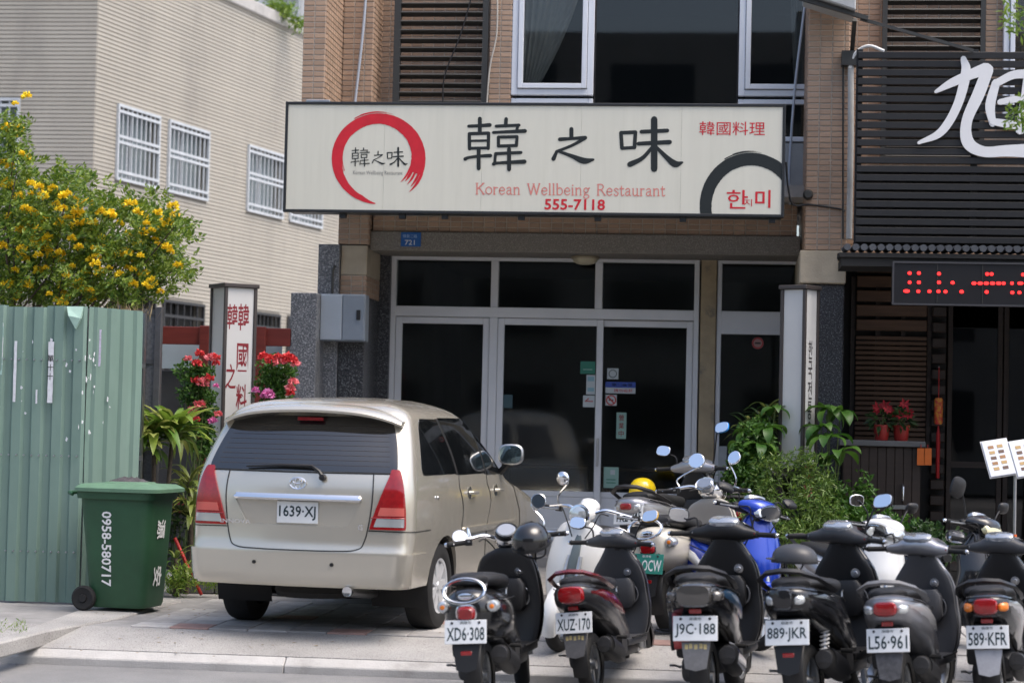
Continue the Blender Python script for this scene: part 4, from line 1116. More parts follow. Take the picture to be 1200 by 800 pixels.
    # grab rail or rack
    if retro:
        hoop = [(0.128*math.cos(2*math.pi*i/32), -0.375-0.035*math.sin(2*math.pi*i/32)*-1, 0.735+0.072*math.sin(2*math.pi*i/32)) for i in range(32)]
        part('grab_rail', MB().tube(hoop, 0.010, 8, closed=True), M_chrome)
        for sx in (-1,1): part('rail_bracket', MB().tube([(sx*0.13,-0.36,0.765),(sx*0.12,-0.25,0.77),(sx*0.10,-0.14,0.755)], 0.010, 8), M_chrome)
        part('badge', MB().loft([sup((0,y_,0.70), XA, ZA, rx, rx*0.45, 16, 2.2) for y_,rx in ((-0.335,0.05),(-0.352,0.046),(-0.356,0.03))]), M_chrome)
    else:
        part('grab_rail', MB().loft([[Vector(c)+Vector((0,0,0.017)),Vector(c)+Vector(o)*0.022,Vector(c)-Vector((0,0,0.017)),Vector(c)-Vector(o)*0.022] for c,o in
             (((0.178,0.08,0.705),(1,0,0)),((0.188,-0.10,0.752),(1,0,0)),((0.172,-0.25,0.802),(0.8,-0.6,0)),((0.095,-0.35,0.842),(0.4,-0.9,0)),((0,-0.375,0.852),(0,-1,0)),((-0.095,-0.35,0.842),(-0.4,-0.9,0)),((-0.172,-0.25,0.802),(-0.8,-0.6,0)),((-0.188,-0.10,0.752),(-1,0,0)),((-0.178,0.08,0.705),(-1,0,0)))]), g('rail', M_black), None, 60)
    # floorboard and belly
    part('floorboard', MB().loft([sup((0,y_,0.275), XA, ZA, rx, 0.03, 16, 5) for y_,rx in ((0.58,0.14),(0.66,0.17),(0.95,0.185),(1.02,0.17))]), inner)
    part('belly', MB().loft([sup((0,y_,0.21), XA, ZA, rx, 0.045, 12, 4) for y_,rx in ((0.50,0.10),(0.62,0.12),(0.92,0.12),(1.0,0.08))]), M_black)
    # leg shield
    if retro: ls = ((0.24,0.98,0.15,0.035),(0.34,1.02,0.205,0.045),(0.50,1.04,0.235,0.045),(0.66,1.03,0.230,0.045),(0.80,1.00,0.205,0.045),(0.88,0.98,0.16,0.045),(0.925,0.97,0.07,0.03))
    else: ls = ((0.24,1.0,0.14,0.035),(0.34,1.04,0.20,0.05),(0.48,1.07,0.225,0.06),(0.60,1.07,0.215,0.065),(0.70,1.045,0.212,0.065),(0.79,1.02,0.19,0.06),(0.86,1.00,0.145,0.055),(0.95,0.98,0.085,0.05))
    L = catmull([Vector(q[:3]) for q in ls], 3); H = catmull([Vector((q[3],0,0)) for q in ls], 3)
    def curl(ring, c, k):   # edges of the shield curl back toward the rider
        return [Vector((p.x, p.y-abs(p.x)**2*k, p.z)) for p in ring]
    part('front_shield', MB().loft([curl(sup((0,q.y+0.035,q.x), XA, YA, q.z, h.x, 24, 2.6), 0, 2.0) for q,h in zip(L,H)]), P)
    part('inner_shield', MB().loft([curl(sup((0,q.y-0.02,q.x), XA, YA, q.z*0.93, h.x*0.9, 24, 2.6), 0, 1.6) for q,h in zip(L,H)]), inner)
    part('glove_box', MB().loft([sup((0,0.955,z_), XA, YA, rx, ry, 16, 4) for z_,rx,ry in ((0.50,0.08,0.03),(0.54,0.12,0.05),(0.68,0.12,0.05),(0.72,0.09,0.04))]), inner)
    for sx in (-1,1): part('pocket_rim', MB().tube([(sx*0.098+0.042*math.cos(2*math.pi*i/20), 0.955-0.0*i, 0.60+0.062*math.sin(2*math.pi*i/20)) for i in range(20)], 0.006, 6, closed=True), M_steel if retro else mat('satin_trim',(0.10,0.10,0.105),0.4))
    part('ignition_lock', MB().lathe([(0.001,-0.008),(0.012,-0.008),(0.014,-0.004),(0.030,-0.004),(0.033,0.02)], (0.078,0.938,0.762), 'Y', 16), M_chrome)
    if g('stripe'): part('badge_panel', MB().loft([sup((0,y_,z_), XA, YA, rx, 0.012, 14, 3) for z_,y_,rx in ((0.42,1.115,0.03),(0.50,1.125,0.038),(0.62,1.122,0.040),(0.76,1.085,0.03),(0.84,1.055,0.018))]), g('stripe'))
    # front end (turned by steer about the steering axis)
    S0 = Vector((0,1.06,0.75)); Sx = Vector((0,-0.30,0.95)).normalized()
    SM = Matrix.Translation(S0) @ Matrix.Rotation(steer,4,Sx) @ Matrix.Translation(-S0)
    def fpart(name, b, m, par=None, sm=40): return part(name, b.xf(SM), m, par, sm)
    for sx in (-1,1): fpart('fork_leg', MB().tube([(sx*0.068,1.24,0.228-WD),(sx*0.060,1.19,0.40),(sx*0.045,1.10,0.66)], [0.022,0.022,0.017], 10), M_steel)
    for o_ in [c for c in t.children if c.name.startswith('wheel')][1:2]:
        o_.matrix_local = SM @ Matrix.Translation((0,1.24,0.228-WD))
    fw = []
    for a in [R(q) for q in range(-28,166,12)]:
        r0 = 0.262; c = Vector((0,1.24-0.01,0.228-WD*0.6)); d_ = Vector((0,math.cos(a),math.sin(a)))
        tw = 0.062 if R(0) < a < R(130) else 0.052
        fw.append([c+d_*(r0-0.045)+XA*tw, c+d_*(r0-0.008)+XA*tw*0.92, c+d_*(r0+0.010)+XA*tw*0.45, c+d_*(r0+0.013), c+d_*(r0+0.010)-XA*tw*0.45, c+d_*(r0-0.008)-XA*tw*0.92, c+d_*(r0-0.045)-XA*tw,
                   c+d_*(r0-0.042)-XA*(tw-0.007), c+d_*(r0-0.006)-XA*tw*0.5, c+d_*(r0-0.002), c+d_*(r0-0.006)+XA*tw*0.5, c+d_*(r0-0.042)+XA*(tw-0.007)])
    fpart('front_fender', MB().loft(fw), g('fender') or P)
    # headset
    hm = g('headset', M_black)
    if retro:
        hs_ = fpart('headset', MB().loft([sup((0,y_,z_), XA, ZA, rx, rz_, 20, 2.2) for y_,z_,rx,rz_ in ((0.90,0.985,0.03,0.02),(0.915,0.985,0.07,0.045),(0.97,0.985,0.085,0.07),(1.06,0.975,0.085,0.078),(1.10,0.97,0.078,0.072))]), hm)
        fpart('headlight', MB().lathe([(0.001,1.125),(0.045,1.122),(0.068,1.112),(0.070,1.095)], (0,0,0.97), 'Y', 24), M_clear, hs_)
        fpart('headlight_rim', MB().lathe([(0.069,1.115),(0.079,1.112),(0.081,1.095),(0.07,1.09)], (0,0,0.97), 'Y', 24), M_chrome, hs_)
        fpart('gauge', MB().loft([sup((0,y_,z_), XA, Vector((0,0.6,0.8)), rx, rx*0.8, 20, 2.0) for y_,z_,rx in ((0.915,1.02,0.055),(0.890,1.045,0.066),(0.884,1.05,0.058))]), M_gauge, hs_)
        fpart('gauge_hood', MB().loft([sup((0,y_,z_), XA, Vector((0,0.6,0.8)), rx, rx*0.8, 20, 2.0) for y_,z_,rx in ((0.97,0.99,0.05),(0.925,1.02,0.078),(0.893,1.043,0.080),(0.898,1.038,0.070))]), g('hood', hm), hs_)
        bars = catmull([(-0.36,0.86,0.985),(-0.28,0.90,1.0),(-0.16,0.96,1.02),(-0.07,0.98,0.99)],4)
        for sx in (-1,1): fpart('handlebar', MB().tube([(p.x*sx*-1,p.y,p.z) for p in bars], 0.014, 8), M_chrome)
        gx, gy, gz = 0.33, 0.872, 0.988; mx, my, mz_ = 0.24, 0.925, 1.012
    else:
        hs_ = fpart('headset', MB().loft([sup((x_,y_,z_), YA, ZA, ry, rz_, 18, 2.4) for x_,y_,z_,ry,rz_ in ((-0.215,0.925,0.985,0.02,0.02),(-0.19,0.93,0.985,0.034,0.032),(-0.135,0.945,0.99,0.052,0.044),(-0.085,0.962,1.004,0.085,0.062),(0.0,0.972,1.012,0.10,0.070),(0.085,0.962,1.004,0.085,0.062),(0.135,0.945,0.99,0.052,0.044),(0.19,0.93,0.985,0.034,0.032),(0.215,0.925,0.985,0.02,0.02))]), hm)
        fpart('neck_cover', MB().loft([sup((0,y_,z_), XA, YA, rx, ry, 18, 2.8) for z_,y_,rx,ry in ((0.80,1.02,0.07,0.05),(0.90,1.0,0.085,0.07),(0.985,0.985,0.09,0.08))]), M_black, hs_)
        fpart('front_cowl', MB().loft([sup((0,y_,z_), XA, ZA, rx, rz_, 20, 2.4) for y_,z_,rx,rz_ in ((0.97,1.005,0.19,0.05),(1.03,1.0,0.155,0.068),(1.09,0.985,0.115,0.066),(1.125,0.97,0.06,0.04))]), P, hs_)
        fpart('headlight', MB().loft([sup((0,y_,z_), XA, Vector((0,-0.35,0.93)), rx, rz_, 20, 2.6) for y_,z_,rx,rz_ in ((1.075,0.968,0.118,0.060),(1.118,0.962,0.100,0.052),(1.136,0.957,0.06,0.03))]), g('lamp', M_clear), hs_)
        fpart('gauge', MB().loft([sup((0,y_,z_), XA, Vector((0,0.88,0.47)), rx, rz_, 20, 2.8) for y_,z_,rx,rz_ in ((0.925,1.045,0.100,0.050),(0.912,1.072,0.096,0.047),(0.908,1.078,0.085,0.040))]), M_gauge, hs_)
        for sx in (-1,1): fpart('handlebar', MB().tube([(sx*0.20,0.928,0.985),(sx*0.345,0.898,0.982)], 0.011, 8), M_steel)
        gx, gy, gz = 0.275, 0.912, 0.983; mx, my, mz_ = 0.175, 0.95, 1.01
    for sx in (-1,1):
        fpart('grip', MB().tube([(sx*(gx-0.055),gy+0.014,gz),(sx*(gx-0.05),gy+0.012,gz),(sx*(gx+0.055),gy-0.014,gz-0.002),(sx*(gx+0.062),gy-0.016,gz-0.002),(sx*(gx+0.072),gy-0.018,gz-0.002)], [0.021,0.017,0.017,0.021,0.012], 10), M_rubber, hs_)
        fpart('brake_lever', MB().tube([(sx*(gx-0.09),gy+0.055,gz-0.002),(sx*(gx-0.03),gy+0.062,gz-0.005),(sx*(gx+0.04),gy+0.045,gz-0.008),(sx*(gx+0.065),gy+0.035,gz-0.008)], [0.010,0.007,0.006,0.008], 6), M_steel, hs_)
        fpart('switch_housing', MB().loft([sup((sx*(gx-0.075+dx),gy+0.02,gz), YA, ZA, 0.026, 0.024, 12, 3.5) for dx in (-0.022,0.02)]), M_black, hs_)
        fpart('bar_end', MB().lathe([(0.001,0.012),(0.012,0.010),(0.016,0.0),(0.016,-0.006)][::sx] if sx > 0 else [(0.001,-0.012),(0.012,-0.010),(0.016,0.0),(0.016,0.006)], (sx*(gx+0.076),gy-0.019,gz-0.002), 'X', 10), M_chrome, hs_)
        fpart('switch', MB().obox((sx*(gx-0.078),gy-0.008,gz+0.006),0.008,0.004,0.006), M_redplast if sx > 0 else M_steel, hs_)
        # mirror
        mm = g('mirrors', {}).get(sx, {})
        if mm is None: continue
        hx, hy, hz = mm.get('pos', (sx*0.30, 0.935, 1.205)); mr_ = mm.get('r', (0.066,0.047)); tilt = mm.get('tilt', 26); yaw_ = mm.get('yaw', -sx*6)
        MR = Matrix.Translation((hx,hy,hz)) @ Matrix.Rotation(R(yaw_),4,'Z') @ Matrix.Rotation(R(-tilt),4,'X') @ Matrix.Rotation(R(mm.get('roll',sx*-8)),4,'Y')
        st = fpart('mirror_stem', MB().tube(catmull([(sx*mx,my,mz_),(sx*(mx+0.015),my+0.005,mz_+0.07),(hx-sx*0.05,hy+0.015,hz-0.03),(hx-sx*0.01,hy+0.014,hz)],4), 0.0065, 6), g('stem', M_chrome if retro else M_black), hs_)
        pp = 2.0 if retro else 2.9
        hd_ = MB().loft([sup((0,y_,0), XA, ZA, mr_[0]*k, mr_[1]*k, 22, pp) for y_,k in ((0.0,1.0),(0.006,1.03),(0.018,0.98),(0.030,0.7),(0.036,0.25))]); hd_.xf(MR)
        h2 = fpart('mirror', hd_, mm.get('mat', M_chrome if retro else M_black))
        gl = MB().loft([sup((0,-0.0005,0), XA, ZA, mr_[0]*0.97, mr_[1]*0.97, 22, pp), sup((0,-0.002,0), XA, ZA, mr_[0]*0.93, mr_[1]*0.93, 22, pp)]); gl.xf(MR)
        fpart('mirror_glass', gl, M_mirror, h2, 20)
    # tail light, indicators, plate
    if retro:
        tl = part('tail_light', MB().loft([sup((0,y_,z_), XA, ZA, rx, rz_, 20, 3.0) for y_,z_,rx,rz_ in ((-0.325,0.60,0.060,0.046),(-0.362,0.597,0.056,0.042),(-0.378,0.595,0.04,0.03))]), M_redplast)
        part('tail_light_rim', MB().loft([sup((0,y_,z_), XA, ZA, rx, rz_, 20, 3.0) for y_,z_,rx,rz_ in ((-0.30,0.60,0.064,0.050),(-0.345,0.599,0.066,0.052),(-0.348,0.599,0.058,0.044))]), M_chrome, tl)
        for sx in (-1,1):
            tr_ = part('turn_signal', MB().loft([sup((sx*0.155,-0.262+dy,0.635), XA, ZA, r_, r_, 18, 2.0) for dy,r_ in ((0.04,0.035),(-0.035,0.038),(-0.05,0.030),(-0.056,0.012))]), M_clear)
            part('signal_bulb', MB().lathe([(0.001,-0.012),(0.014,-0.008),(0.016,0.01)], (sx*0.155,-0.316,0.635), 'Y', 12), M_orange, tr_)
        px_y, pz_ = -0.385, 0.49
    else:
        tlc = g('tail', 'red')
        rx0, rz0 = g('tail_size', (0.070,0.040))
        tl = part('tail_light', MB().loft([sup((0,y_,z_), XA, ZA, rx, rz_, 20, 3.2) for y_,z_,rx,rz_ in ((-0.30,0.690,rx0*1.1,rz0*1.1),(-0.372,0.690,rx0,rz0),(-0.388,0.692,rx0*0.9,rz0*0.85),(-0.394,0.693,rx0*0.5,rz0*0.4))]), M_redplast if tlc == 'red' else g('tail_mat', mat('smoked_lens',(0.10,0.095,0.09),0.08,0.5,coat=0.8)))
        for sx in ((-1,1) if g('signal', M_clear) != 'none' else ()):
            part('turn_signal', MB().loft([sup((sx*x_,y_,z_), Vector((1,sx*0.5,0)).normalized(), ZA, rx, rz_, 16, 2.8) for x_,y_,z_,rx,rz_ in ((rx0+0.030,-0.30,0.685,0.035,0.030),(rx0+0.032,-0.350,0.684,0.032,0.026),(rx0+0.032,-0.362,0.684,0.018,0.014))]), g('signal', M_clear))
        px_y, pz_ = -0.335, g('plate_z', 0.50)
    if g('plate'):
        pm = M_green if g('green') else M_plate2
        part('plate_bracket', MB().loft([sup((0,y_,z_), XA, Vector((0,0.3,1)).normalized(), rx, rz_, 14, 4) for y_,z_,rx,rz_ in ((-0.16,pz_+0.06,0.10,0.04),(px_y+0.035,pz_+0.02,0.10,0.06),(px_y+0.014,pz_,0.10,0.05))]), M_black)
        PM = Matrix.Translation((0,px_y,pz_)) @ Matrix.Rotation(R(-12),4,'X') @ Matrix.Rotation(R(g('plate_roll',0)),4,'Y')
        b = MB().box(-0.130,0.130,-0.003,0.003,-0.072,0.072); b.xf(PM)
        pl = part('license_plate', b, pm, None, None, 0.002)
        b = MB(); text(b, g('plate'), (0,-0.0045,-0.012), (1,0,0), (0,0,1), 0.235, 0.082, 0.012); b.xf(PM)
        part('lettering', b, M_wink if g('green') else M_plink, pl, None)
        for cx in (-0.085,0.085):
            b = MB().lathe([(0.001,-0.006),(0.008,-0.006),(0.009,-0.002)], (cx,0,0.055), 'Y', 10); b.xf(PM); part('plate_bolt', b, M_engine, pl)
        b = MB(); text(b, '高雄市' if len(g('plate')) > 6 else '臺灣省', (0.0,-0.0045,0.055), (1,0,0), (0,0,1), 0.07, 0.018, 0.0); b.xf(PM); part('lettering', b, M_wink if g('green') else M_plink, pl, None)
        part('mud_flap', MB().prism([(-0.085,0.0),(0.085,0.0),(0.062,-0.15),(0.0,-0.165),(-0.062,-0.15)][::-1], (0,px_y+0.012,pz_-0.078), (1,0,0), Vector((0,0.22,1)), 0.008), g('flap', M_black))
        if g('marks'):
            b = MB()
            for i, x_ in enumerate((-0.055,-0.03,0.0,0.03,0.055)): b.obox((x_,px_y-0.002,pz_-0.105+0.004*(i%2)),0.009,0.001,0.014,Matrix.Rotation(R(-12),3,'X'))
            stuff(part('flap_marks', b, mat('worn_gold_print',(0.45,0.36,0.16),0.6,var=0.4,vscale=60), None, None))
        rzv = pz_-0.13 if (retro or g('low_reflector')) else pz_+0.098
        part('reflector', MB().obox((0,px_y-0.004 if rzv < pz_ else px_y+0.012, rzv),0.036,0.006,0.014), M_redplast, None, None, 0.004)
    part('rear_fender', MB().loft([[Vector((0.055,0,0))+q, Vector((0.03,0,0))+q*1.0+n*0.012, Vector((-0.03,0,0))+q+n*0.012, Vector((-0.055,0,0))+q, Vector((-0.05,0,0))+q-n*0.01, Vector((0.05,0,0))+q-n*0.01] for q,n in [(Vector((0,0.265*math.cos(a),0.228+0.265*math.sin(a))), Vector((0,math.cos(a),math.sin(a)))) for a in [R(x_) for x_ in range(60,205,12)]]]), M_black)
    # cables, seat trim, panel gaps, kick starter, air box
    for sx in (-1,1):
        part('cable', MB().tube(catmull([SM @ Vector((sx*0.19,0.985,0.985)), SM @ Vector((sx*0.15,1.06,0.99)), Vector((sx*0.10,1.09,0.90)), Vector((sx*0.05,1.09,0.80))],5), 0.005, 6), M_black)
        part('panel_gap', MB().tube(catmull([(sx*(0.155 if not retro else 0.165),-0.24,0.735 if not retro else 0.69),(sx*(0.182 if not retro else 0.192),0.0,0.69 if not retro else 0.66),(sx*(0.178 if not retro else 0.18),0.25,0.65),(sx*0.135,0.45,0.62)],5), 0.004, 5), M_seam)
        part('floor_trim', MB().tube([(sx*0.165,0.60,0.305),(sx*0.187,0.75,0.307),(sx*0.190,0.95,0.307)], 0.007, 6), M_rubber)
        part('pillion_peg', MB().tube([(sx*0.13,0.30,0.34),(sx*0.20,0.30,0.335)], 0.013, 8), M_rubber)
    part('air_box', MB().loft([sup((-0.12,y_,0.36), XA, ZA, 0.045, 0.06, 12, 4) for y_ in (-0.06,0.16)]), M_black)
    part('kick_starter', MB().tube([(-0.15,0.14,0.24),(-0.175,0.12,0.23),(-0.175,-0.06,0.26),(-0.20,-0.08,0.262)], 0.008, 6), M_steel)
    part('muffler_cap', MB().lathe([(0.030,-0.172),(0.050,-0.170),(0.053,-0.155)], (0.156,0,mz+0.062), 'Y', 16), g('cap', M_engine), mf)
    for k in range(4): part('cooling_fin', MB().loft([sup((0.115+0.012*k,0.40,0.275), YA, ZA, 0.075, 0.065, 14, 4), sup((0.119+0.012*k,0.40,0.275), YA, ZA, 0.075, 0.065, 14, 4)]), M_engine)
    part('bag_hook', MB().tube([(0,0.90,0.66),(0,0.875,0.65),(0,0.87,0.625),(0,0.885,0.615)], 0.006, 6), M_steel)
    part('fuel_cap', MB().lathe([(0.001,0.03),(0.028,0.03),(0.032,0.0)], (0.0,0.58,0.40), 'Z', 14), M_black)
    part('side_stand', MB().tube([(-0.10,0.46,0.19),(-0.17,0.44,0.07),(-0.24,0.44,0.012-WD)], 0.010, 6), M_steel)
    return t

def cfg(**k): return k
BLK = ('black',(0.010,0.010,0.011),0.1,0.18)
def by_plate(px, py, yaw_deg, zg=-0.21, zp=0.49, back=0.335, scale=1.0):
    """ground point under the rear axle from where the plate shows; yaw right of the facade normal"""
    p = onground(px, py, zg+(zp+WD)*scale)
    f = Vector((math.sin(R(yaw_deg)), math.cos(R(yaw_deg)), 0))
    q = p + f*back*scale; return Vector((q.x, q.y, zg)), -R(yaw_deg)
def by_head(px, py, yaw_deg, zg, scale=1.0, ly=1.10, lz=0.965):
    p = onground(px, py, zg+(lz+WD)*scale); f = Vector((math.sin(R(yaw_deg)), math.cos(R(yaw_deg)), 0)); q = p - f*ly*scale
    return Vector((q.x,q.y,zg)), -R(yaw_deg)
def by_front(px, py, yaw_deg, zg, scale=1.0):
    """rear axle ground point from where the front tyre touches the ground; yaw of heading, 180 = towards the camera"""
    p = onground(px, py, zg); f = Vector((math.sin(R(yaw_deg)), math.cos(R(yaw_deg)), 0)); q = p - f*1.24*scale
    return Vector((q.x,q.y,zg)), -R(yaw_deg)
RDM = dict
l, r = by_plate(552,742,5,zp=0.48,back=0.385)
scooter('black retro scooter with round chrome mirrors and chrome tail rack, plate XD6-308', l, r, cfg(retro=True, paint=BLK, plate='XD6·308', headset=M_chrome, hood=M_black, mirrors={-1:dict(pos=(-0.31,0.90,1.03),r=(0.052,0.046),tilt=20,yaw=16),1:dict(pos=(0.235,0.95,1.215),r=(0.052,0.052),tilt=10)}), lean=R(-4), steer=R(10))
l, r = by_plate(681,731,11,scale=0.95)
scooter('dark red and black scooter with large red tail lamp, plate XUZ-170', l, r, cfg(paint=('dark_grey',(0.035,0.035,0.037),0.3,0.3), paint2=('dark_red',(0.13,0.010,0.012),0.2,0.2), plate='XUZ·170', tail_size=(0.090,0.060), rail=paint('dark_red',(0.13,0.010,0.012)), headset=mat('grey_plastic',(0.045,0.046,0.05),0.4), marks=True, flap=mat('grey_flap',(0.09,0.09,0.095),0.6,var=0.3,vscale=20), signal='none', inner=mat('grey_plastic3',(0.05,0.05,0.053),0.45), mirrors={-1:dict(pos=(-0.30,0.93,1.13),tilt=28),1:dict(pos=(0.31,0.93,1.19),tilt=28,mat=mat('yellow_plastic',(0.55,0.32,0.04),0.4))}), lean=R(-6), steer=R(-14), scale=0.95)
l, r = by_plate(820,738,8,scale=1.06)
scooter('black scooter with smoked tail lamp and twin arched grab rail, plate J9C-188', l, r, cfg(paint=BLK, paint2=('blue_flash',(0.02,0.06,0.12),0.3,0.3), plate='J9C·188', tail='smoked', tail_size=(0.105,0.068), marks=True, flap=mat('grey_flap2',(0.13,0.13,0.135),0.6,var=0.3,vscale=20), signal=mat('smoked_lens',(0.10,0.095,0.09),0.08,0.5,coat=0.8), shield_mat=M_chrome, mirrors={-1:dict(pos=(-0.02,0.99,0.83),tilt=20) if False else dict(pos=(-0.30,0.935,1.10),tilt=-20),1:dict(pos=(0.30,0.935,1.12),tilt=-20)}), lean=R(-3), steer=R(-6), scale=1.06)
l, r = by_plate(931,743,18,scale=1.06)
scooter('black scooter with dark square tail lamp and pale spring, plate 889-JKR', l, r, cfg(paint=BLK, plate='889·JKR', tail='smoked', tail_mat=mat('black_lens',(0.012,0.012,0.014),0.08,coat=0.6), tail_size=(0.055,0.062), twin=True, spring=M_white, signal=M_clear, low_reflector=True, headset=mat('grey_plastic',(0.045,0.046,0.05),0.4), rail=M_black, mirrors={-1:None,1:dict(pos=(0.30,0.95,1.23),tilt=27)}), lean=R(-5), steer=R(-16), scale=1.06)
SIL = ('silver',(0.36,0.36,0.38),0.6,0.3)
l, r = by_plate(1049,752,15)
scooter('silver grey scooter with bright red tail lamp, plate L56-961', l, r, cfg(paint=('mid_silver',(0.24,0.24,0.255),0.5,0.3), paint2=('pale_silver',(0.48,0.48,0.49),0.5,0.3), plate='L56·961', tail_size=(0.072,0.045), headset=paint('silver',(0.36,0.36,0.38),0.6,0.3), signal=M_clear, flap=mat('grey_flap3',(0.07,0.07,0.075),0.6,var=0.5,vscale=30), rail=mat('grey_plastic2',(0.14,0.14,0.145),0.4), inner=mat('grey_plastic4',(0.06,0.06,0.064),0.45), mirrors={-1:dict(pos=(-0.30,0.935,1.10),tilt=-25),1:None}), lean=R(-5), steer=R(-12))
l, r = by_plate(1164,748,12)
scooter('black and silver scooter with wide red tail lamp, plate 589-KFR', l, r, cfg(paint=BLK, paint2=SIL, plate='589·KFR', tail_size=(0.075,0.052), headset=mat('grey_plastic',(0.045,0.046,0.05),0.4), signal=M_orange, flap=mat('pale_flap',(0.33,0.34,0.37),0.6,var=0.15,vscale=20), mirrors={-1:dict(pos=(-0.31,0.93,1.05),tilt=-30),1:dict(pos=(0.30,0.95,1.2),tilt=27)}), lean=R(-4), steer=R(-10))
# second row
WHT = ('white',(0.72,0.72,0.70),0.0,0.25)
l, r = by_head(661,602,188,-0.04,0.97)
scooter('white retro scooter facing the street with round headlight and grey stripe', l, r, cfg(retro=True, paint=WHT, headset=paint(*WHT), stripe=mat('grey_stripe',(0.12,0.15,0.16),0.3), inner=M_black, stem=M_chrome, mirrors={-1:None,1:dict(pos=(0.23,0.93,1.22),r=(0.052,0.052),tilt=8)}), lean=R(-8), steer=R(-10), scale=0.97)
l, r = by_plate(768,664,20,0.0,scale=1.0)
scooter('cream and grey retro scooter with a green plate behind the red one', l, r, cfg(retro=True, paint=('cream',(0.52,0.49,0.42),0.0,0.3), plate='Z5·OCW', green=True, headset=M_chrome, inner=mat('warm_grey_plastic',(0.32,0.30,0.27),0.45), plate_roll=4, mirrors={-1:dict(pos=(-0.10,0.95,1.22),r=(0.068,0.062),tilt=22),1:dict(pos=(0.24,0.93,1.24),r=(0.055,0.055),tilt=25)}), lean=R(-5), steer=R(-8), scale=1.05)
l, r = by_plate(742,602,24,0.13,zp=0.63,scale=1.06)
scooter('silver scooter with blue-edged grey cowl parked nearest the shop door', l, r, cfg(paint=SIL, plate='TK2·845', plate_z=0.62, headset=paint('silver',(0.36,0.36,0.38),0.6,0.3), tail_size=(0.05,0.03), inner=M_black, mirrors={-1:dict(pos=(-0.30,0.93,1.14),tilt=22),1:dict(pos=(0.28,0.93,1.33),tilt=24,mat=mat('blue_plastic',(0.02,0.22,0.62),0.35))}), lean=R(-4), steer=R(-5), scale=1.06)
BLU = ('blue',(0.010,0.05,0.42),0.2,0.2)
l, r = by_head(882,601,155,-0.0,0.97)
scooter('bright blue scooter facing the street with twin white headlamp', l, r, cfg(paint=BLU, paint2=WHT, headset=M_black, fender=paint(*BLU), mirrors={-1:dict(pos=(-0.32,0.94,1.08),tilt=-50),1:dict(pos=(0.30,0.92,1.10),tilt=-50,mat=M_black)}), lean=R(-6), steer=R(14), scale=0.97)
l, r = by_head(1034,622,152,-0.05,0.90)
scooter('pearl white scooter facing the street between the black and silver ones', l, r, cfg(paint=WHT, headset=paint(*SIL), paint2=SIL, mirrors={-1:dict(pos=(-0.30,0.92,1.20),tilt=20),1:dict(pos=(0.30,0.93,1.17),tilt=-178,mat=M_white)}), lean=R(-6), steer=R(10), scale=0.90)
l, r = by_head(1150,620,146,-0.03,0.91)
scooter('black scooter facing the street with a pale yellow headlamp and black mirrors', l, r, cfg(paint=BLK, headset=M_black, lamp=mat('yellowed_lens',(0.62,0.58,0.36),0.15,0.2,coat=0.6), mirrors={-1:dict(pos=(-0.30,0.92,1.18),tilt=10),1:dict(pos=(0.30,0.93,1.26),r=(0.075,0.085),tilt=4)}), lean=R(-6), steer=R(10), scale=0.91)
l, r = by_plate(868,640,12,0.012,zp=0.49)
scooter('black scooter half hidden by the shrubs beside the tan column', l+Vector((0,0.2,0)), r, cfg(paint=BLK, mirrors={-1:None,1:dict(pos=(0.20,0.95,1.30),r=(0.05,0.05),tilt=20)}), lean=R(-4), steer=R(0), scale=1.08)

# helmets
def helmet(label, loc, rz, col, r=0.125, tilt=0.0, visor=True, group='helmets', flat=1.0):
    M = Matrix.Translation(Vector(loc)) @ Matrix.Rotation(rz,4,'Z') @ Matrix.Rotation(tilt,4,'X') @ Matrix.Diagonal((1,1,flat,1))
    t = thing('helmet', label, 'helmet', M=M, group=group)
    rings = []
    for z_, k in ((0.0,0.99),(0.03,1.0),(0.07,0.96),(0.105,0.84),(0.13,0.66),(0.148,0.42),(0.155,0.15)):
        rings.append(sup((0,0.005,z_*r/0.125), XA, YA, r*k, r*1.16*k, 26, 2.1))
    MB().loft(rings).build('shell', col, t, world=False, smooth=50)
    MB().loft([sup((0,0.005,z_), XA, YA, r*k, r*1.16*k, 26, 2.1) for z_,k in ((-0.008,1.0),(-0.008,1.03),(0.012,1.03),(0.012,1.0))]).build('trim', M_black, t, world=False, smooth=50)
    if visor:
        MB().loft([[Vector((math.sin(a)*r*1.02, math.cos(a)*r*1.16+dy*math.cos(a), z_)) for a in [R(-62+12.4*i) for i in range(11)]] for dy,z_ in ((0.0,0.03),(0.05,0.022),(0.052,0.015),(0.0,0.020))], False, False).build('peak', col, t, world=False, smooth=50)
    MB().tube(catmull([(-r*0.9,0.0,0),(-r*0.7,0.01,-0.07),(0,0.02,-0.10),(r*0.7,0.01,-0.07),(r*0.9,0.0,0)],4), 0.006, 5).build('chin_strap', M_black, t, world=False)
    return t
# ================================================================== helmets on and by the scooters
hy_ = paint('helmet_yellow',(0.72,0.52,0.01),0.0,0.25)
p = CAM + ray(753,579)*19.0
helmet('yellow half-shell helmet resting on the silver scooter seat', p, R(170), hy_, 0.125)
p = CAM + ray(622,642)*12.95
helmet('black visored helmet hanging from the retro scooter handlebar', p+Vector((0,0,0.02)), R(-20), paint(*BLK), 0.115, R(20))
p = CAM + ray(932,658)*12.75
helmet('matt black helmet lying on the seat of the scooter 889-JKR', p, R(60), mat('grey_plastic',(0.045,0.046,0.05),0.4), 0.125, flat=0.72)
p = CAM + ray(787,740)*12.75
helmet('pink-red helmet hanging low between two scooters', p, R(90), paint('coral',(0.55,0.09,0.09),0.0,0.3), 0.10, R(85), False)

